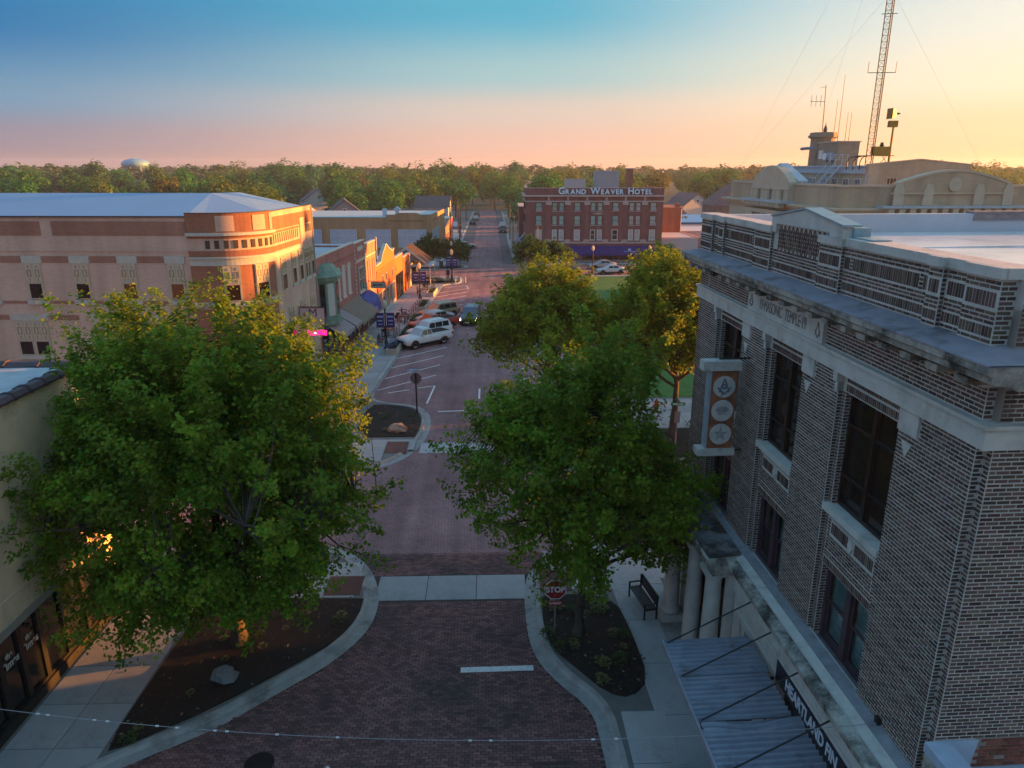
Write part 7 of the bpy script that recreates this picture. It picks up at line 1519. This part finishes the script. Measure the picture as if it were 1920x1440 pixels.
def table(label, x, y):
    t = thing('cafe_table', label, 'table', (x, y, .12), 0, 'black pavement tables'); MB().lathe([(.42, .70), (.42, .73)], (0, 0, 0), 14).build('table_top', BLK, t); MB().tube((0, 0, .02), (0, 0, .7), .035).build('leg', BLK, t); MB().lathe([(.25, 0), (.25, .03)], (0, 0, 0), 12).build('base', BLK, t)
    for k in range(3):
        a = k * 2.1; c = thing('cafe_chair', 'black chair %s the %s' % (('right of', 'beyond', 'before')[k], label), 'chair', (x + .62 * math.cos(a), y + .62 * math.sin(a), .12), a, 'black pavement chairs'); bx('seat', BLK, c, -.2, .2, -.2, .2, .43, .46); bx('backrest', BLK, c, .18, .21, -.2, .2, .55, .88)
        for u in (-.18, .18):
            for v in (-.18, .18): bx('leg', BLK, c, u - .015, u + .015, v - .015, v + .015, 0, .43 if u < 0 else .88)
table('round black table beside the first planter', -10.1, 70.3); table('round black table in front of the narrow pink shop', -9.7, 77.2); table('round black table beyond the orange shop lamp', -8.6, 98.9)
for k in range(3):
    t = MB(); t.path([(0, 0, 0)] + [(.0, .30 - .30 * math.cos(a), .55 + .30 * math.sin(a)) for a in np.linspace(0, math.pi, 9)] + [(0, .6, 0)], .028, 6)
    t.build('bicycle_rack', WHT, None, (-5.0 + k * .72, 104.6, .12), (0, 0, R(10)), label='white bicycle hoop, %s of the three at the far corner' % ('left', 'middle', 'right')[k], category='bicycle rack', group='bicycle hoops')
tr = thing('litter_bin', 'dark square litter bin on the pavement left of the two young trees', 'bin', (-8.2, 121.5, .12)); MB().box(-.3, .3, -.3, .3, 0, 1.0).build('body', M('dark_bin', (.03, .03, .035), var=.2), tr); bx('lid', BLK, tr, -.34, .34, -.34, .34, 1.0, 1.1)
bn = thing('litter_bin', 'dark litter bin half hidden under the large left maple', 'bin', (-9.9, 25.4, .13)); MB().lathe([(.28, 0), (.32, .9), (.2, 1.02)], (0, 0, 0), 12).build('body', M('dark_bin', (.03, .03, .035), var=.2), bn); MB().lathe([(.1, 1.0), (.14, 1.2), (.05, 1.3)], (0, 0, 0), 8).build('lid', M('olive_cap', (.2, .2, .08), var=.1), bn)
# signs
ss = thing('stop_sign', 'red octagonal stop sign with white rim under the middle maple', 'stop sign', (2.15, 21.9, .30), 0); GALV = M('galvanised_post', (.22, .22, .23), rough=.5, metal=.4, var=.15); MB().box(-.03, .03, -.02, .02, 0, 2.15).build('post', GALV, ss)
oc_ = [(.40 * math.cos(R(22.5 + 45 * k)), 1.75 + .40 * math.sin(R(22.5 + 45 * k))) for k in range(8)]; SRED = M('sign_red', (.36, .012, .018), rough=.4, var=.08)
MB().ext(oc_, 'y', -.035, -.022).build('rim', WHT, ss); MB().ext([(x * .92, 1.75 + (z - 1.75) * .92) for x, z in oc_], 'y', -.042, -.034).build('plate', SRED, ss); text('sign_letters', 'STOP', .30, WHT, ss, (0, -.046, 1.75), (R(90), 0, 0), .002, .012, sx=.9); MB().box(-.23, .23, -.035, -.022, 1.12, 1.30).build('small_plate', SRED, ss); text('sign_letters', '4-WAY', .13, WHT, ss, (0, -.038, 1.21), (R(90), 0, 0), .002, .003)
s2 = thing('stop_sign', 'stop sign seen from behind at the kerb bulge by the parking bays', 'stop sign', (-5.05, 46.6, .15), R(0)); MB().box(-.05, .05, -.04, .0, 0, 2.8).build('post', BLK, s2); MB().ext([(.40 * math.cos(R(22.5 + 45 * k)), 2.4 + .40 * math.sin(R(22.5 + 45 * k))) for k in range(8)], 'y', .01, .025).build('plate', M('sign_back', (.13, .10, .12), rough=.6, var=.15), s2)
ns = thing('street_name_sign', 'green street name sign on a thin post by the lodge corner maple', 'street sign', (10.9, 39.9, .15)); MB().tube((0, 0, 0), (0, 0, .9), .045).build('post_base', M('pinkish_post', (.45, .25, .20), var=.2), ns); MB().tube((0, 0, .9), (0, 0, 2.7), .035).build('post', GALV, ns); SG = M('sign_green', (.01, .20, .10), rough=.4, var=.05); MB().box(-.42, .42, -.012, .012, 2.55, 2.75).build('name_plate', SG, ns); MB().box(-.012, .012, -.42, .42, 2.77, 2.95).build('name_plate', SG, ns); MB().box(-.3, .3, -.016, -.012, 2.62, 2.68).build('name_print', WHT, ns); bx('square_sign', GALV, ns, -.16, .16, -.05, -.03, 1.5, 2.2)
hy = thing('fire_hydrant', 'red fire hydrant on the pavement beyond the lodge corner maple', 'hydrant', (11.2, 46.4, .13)); m = MB(); m.lathe([(.2, 0), (.2, .06), (.14, .08), (.14, .6), (.18, .62), (.17, .7), (.08, .82), (.04, .9)], (0, 0, 0), 12); m.build('barrel', M('hydrant_red', (.42, .03, .025), rough=.4, var=.1), hy); MB().tube((-.24, 0, .45), (.24, 0, .45), .06).tube((0, -.22, .45), (0, 0, .45), .08).build('nozzle', M('hydrant_red', (.42, .03, .025), rough=.4, var=.1), hy)
# poles up the far street
WOODP = M('utility_wood', (.16, .12, .09), var=.25, scale=5)
def pole(label, x, y, h, mat=WOODP, arm=True):
    t = thing('utility_pole', label, 'pole', (x, y, 0), 0, 'poles along the far street'); MB().tube((0, 0, 0), (0, 0, h), .14, .10, 8).build('shaft', mat, t)
    if arm: MB().box(-.9, .9, -.05, .05, h - .7, h - .58).build('crossarm', mat, t)
for lb, x, y, h, a in (('tall dark pole beside the red fronted building', -8.4, 158, 7.2, 0), ('wooden pole with crossarm right of the pale pole on the left', -9.6, 178, 8.0, 1), ('pale wooden pole nearest the side lot on the left', -8.2, 190, 8.6, 1), ('dark pole by the left kerb of the far street', -6.9, 166, 7.2, 0), ('second dark pole close behind the left kerb one', -7.0, 176, 7.0, 0), ('thin pole far up the left kerb', -7.6, 236, 7.5, 0), ('yellowish pole on the right kerb by the hotel annex', 4.6, 172, 8.2, 1), ('dark pole on the right kerb before the annex', 5.0, 160, 6.5, 0)): pole(lb, x, y, h, WOODP if a else M('dark_steel_pole', (.035, .045, .045), var=.1), a)
wires = MB()
tp = thing('signal_pole', 'tall yellowish signal pole with long curved arm at the hotel corner', 'signal pole', (7.1, 110.2, .12)); YG = M('yellow_green_pole', (.30, .26, .06), var=.1); MB().tube((0, 0, 0), (0, 0, 7.6), .09, .06, 8).build('shaft', YG, tp); MB().path([(0, 0, 4.2), (.8, .2, 4.4), (2.0, .5, 4.3), (3.2, .8, 3.8)], .05).build('curved_arm', M('dark_green_steel', (.03, .09, .08), var=.1), tp); bx('street_light', M('teal_lamp', (.25, .45, .45), var=.1), tp, -.5, .5, -.1, .1, 4.15, 4.3)
# person walking at the corner: one continuous body grown from a skeleton
def person(label, loc, rz):
    t = thing('person', label, 'person', loc, rz)
    J = [((0, 0, .95), .13), ((0, 0, 1.18), .14), ((0, 0, 1.40), .15), ((0, 0, 1.50), .065), ((0, .01, 1.57), .06), ((0, .02, 1.66), .095), ((0, .02, 1.74), .07),
         ((-.20, 0, 1.40), .06), ((-.27, -.05, 1.12), .047), ((-.25, .10, .90), .036), ((-.24, .15, .82), .03), ((.20, 0, 1.40), .06), ((.27, .04, 1.12), .047), ((.26, -.08, .90), .036), ((.25, -.08, .81), .03),
         ((-.10, 0, .88), .095), ((-.10, .14, .50), .065), ((-.10, .06, .10), .045), ((-.10, .20, .04), .04), ((.10, 0, .88), .095), ((.10, -.06, .48), .065), ((.10, -.26, .12), .045), ((.10, -.14, .04), .04)]
    E_ = [(0, 1), (1, 2), (2, 3), (3, 4), (4, 5), (5, 6), (2, 7), (7, 8), (8, 9), (9, 10), (2, 11), (11, 12), (12, 13), (13, 14), (0, 15), (15, 16), (16, 17), (17, 18), (0, 19), (19, 20), (20, 21), (21, 22)]
    me = bpy.data.meshes.new('body'); me.from_pydata([j[0] for j in J], E_, []); o = bpy.data.objects.new('tmp', me); COL.objects.link(o)
    md = o.modifiers.new('skin', 'SKIN'); 
    for v, j in zip(me.skin_vertices[0].data, J): v.radius = (j[1], j[1])
    me.skin_vertices[0].data[0].use_root = True
    sb = o.modifiers.new('sub', 'SUBSURF'); sb.levels = 1; sb.render_levels = 1
    dg = bpy.context.evaluated_depsgraph_get(); m2 = bpy.data.meshes.new_from_object(o.evaluated_get(dg)); bpy.data.objects.remove(o)
    skin, top, leg = M('skin', (.35, .2, .14), var=.05), M('dark_jacket', (.02, .02, .03), var=.2), M('dark_trousers', (.03, .03, .04), var=.2)
    for x in (skin, top, leg): m2.materials.append(x)
    for p in m2.polygons:
        z = p.center.z; p.material_index = 0 if z > 1.5 or (z < .87 and abs(p.center.x) > .2) else 1 if z > .92 or abs(p.center.x) > .19 else 2; p.use_smooth = True
    obj('body', m2, t)
    m = MB(); m.smooth = True; m.lathe([(.1, 0), (.105, .05), (.08, .1), (.02, .125)], (0, 0, 0), 10); m.build('hair', M('dark_hair', (.02, .015, .012), var=.1), t, (0, -.0, 1.665))
    return t
person('person in dark jacket and dark trousers walking past the corner lamp', (-6.3, 107.3, .12), R(20))
# ================================================================ morning haze: one closed box of thin air round everything
hz = MB().box(-2750, 2750, -2750, 2750, -3, 47).build('haze', M('x_tmp', (1, 1, 1), var=0), None, kind='stuff')
hm = bpy.data.materials.new('haze'); hm.use_nodes = True; ht_ = hm.node_tree
for n in list(ht_.nodes):
    if n.type != 'OUTPUT_MATERIAL': ht_.nodes.remove(n)
pv = ht_.nodes.new('ShaderNodeVolumePrincipled'); pv.inputs['Color'].default_value = (.78, .86, 1.0, 1); pv.inputs['Density'].default_value = .00024; pv.inputs['Anisotropy'].default_value = .35
ht_.links.new(pv.outputs[0], ht_.nodes['Material Output'].inputs['Volume'])
hz.data.materials.clear(); hz.data.materials.append(hm)
S.cycles.volume_bounces = 1
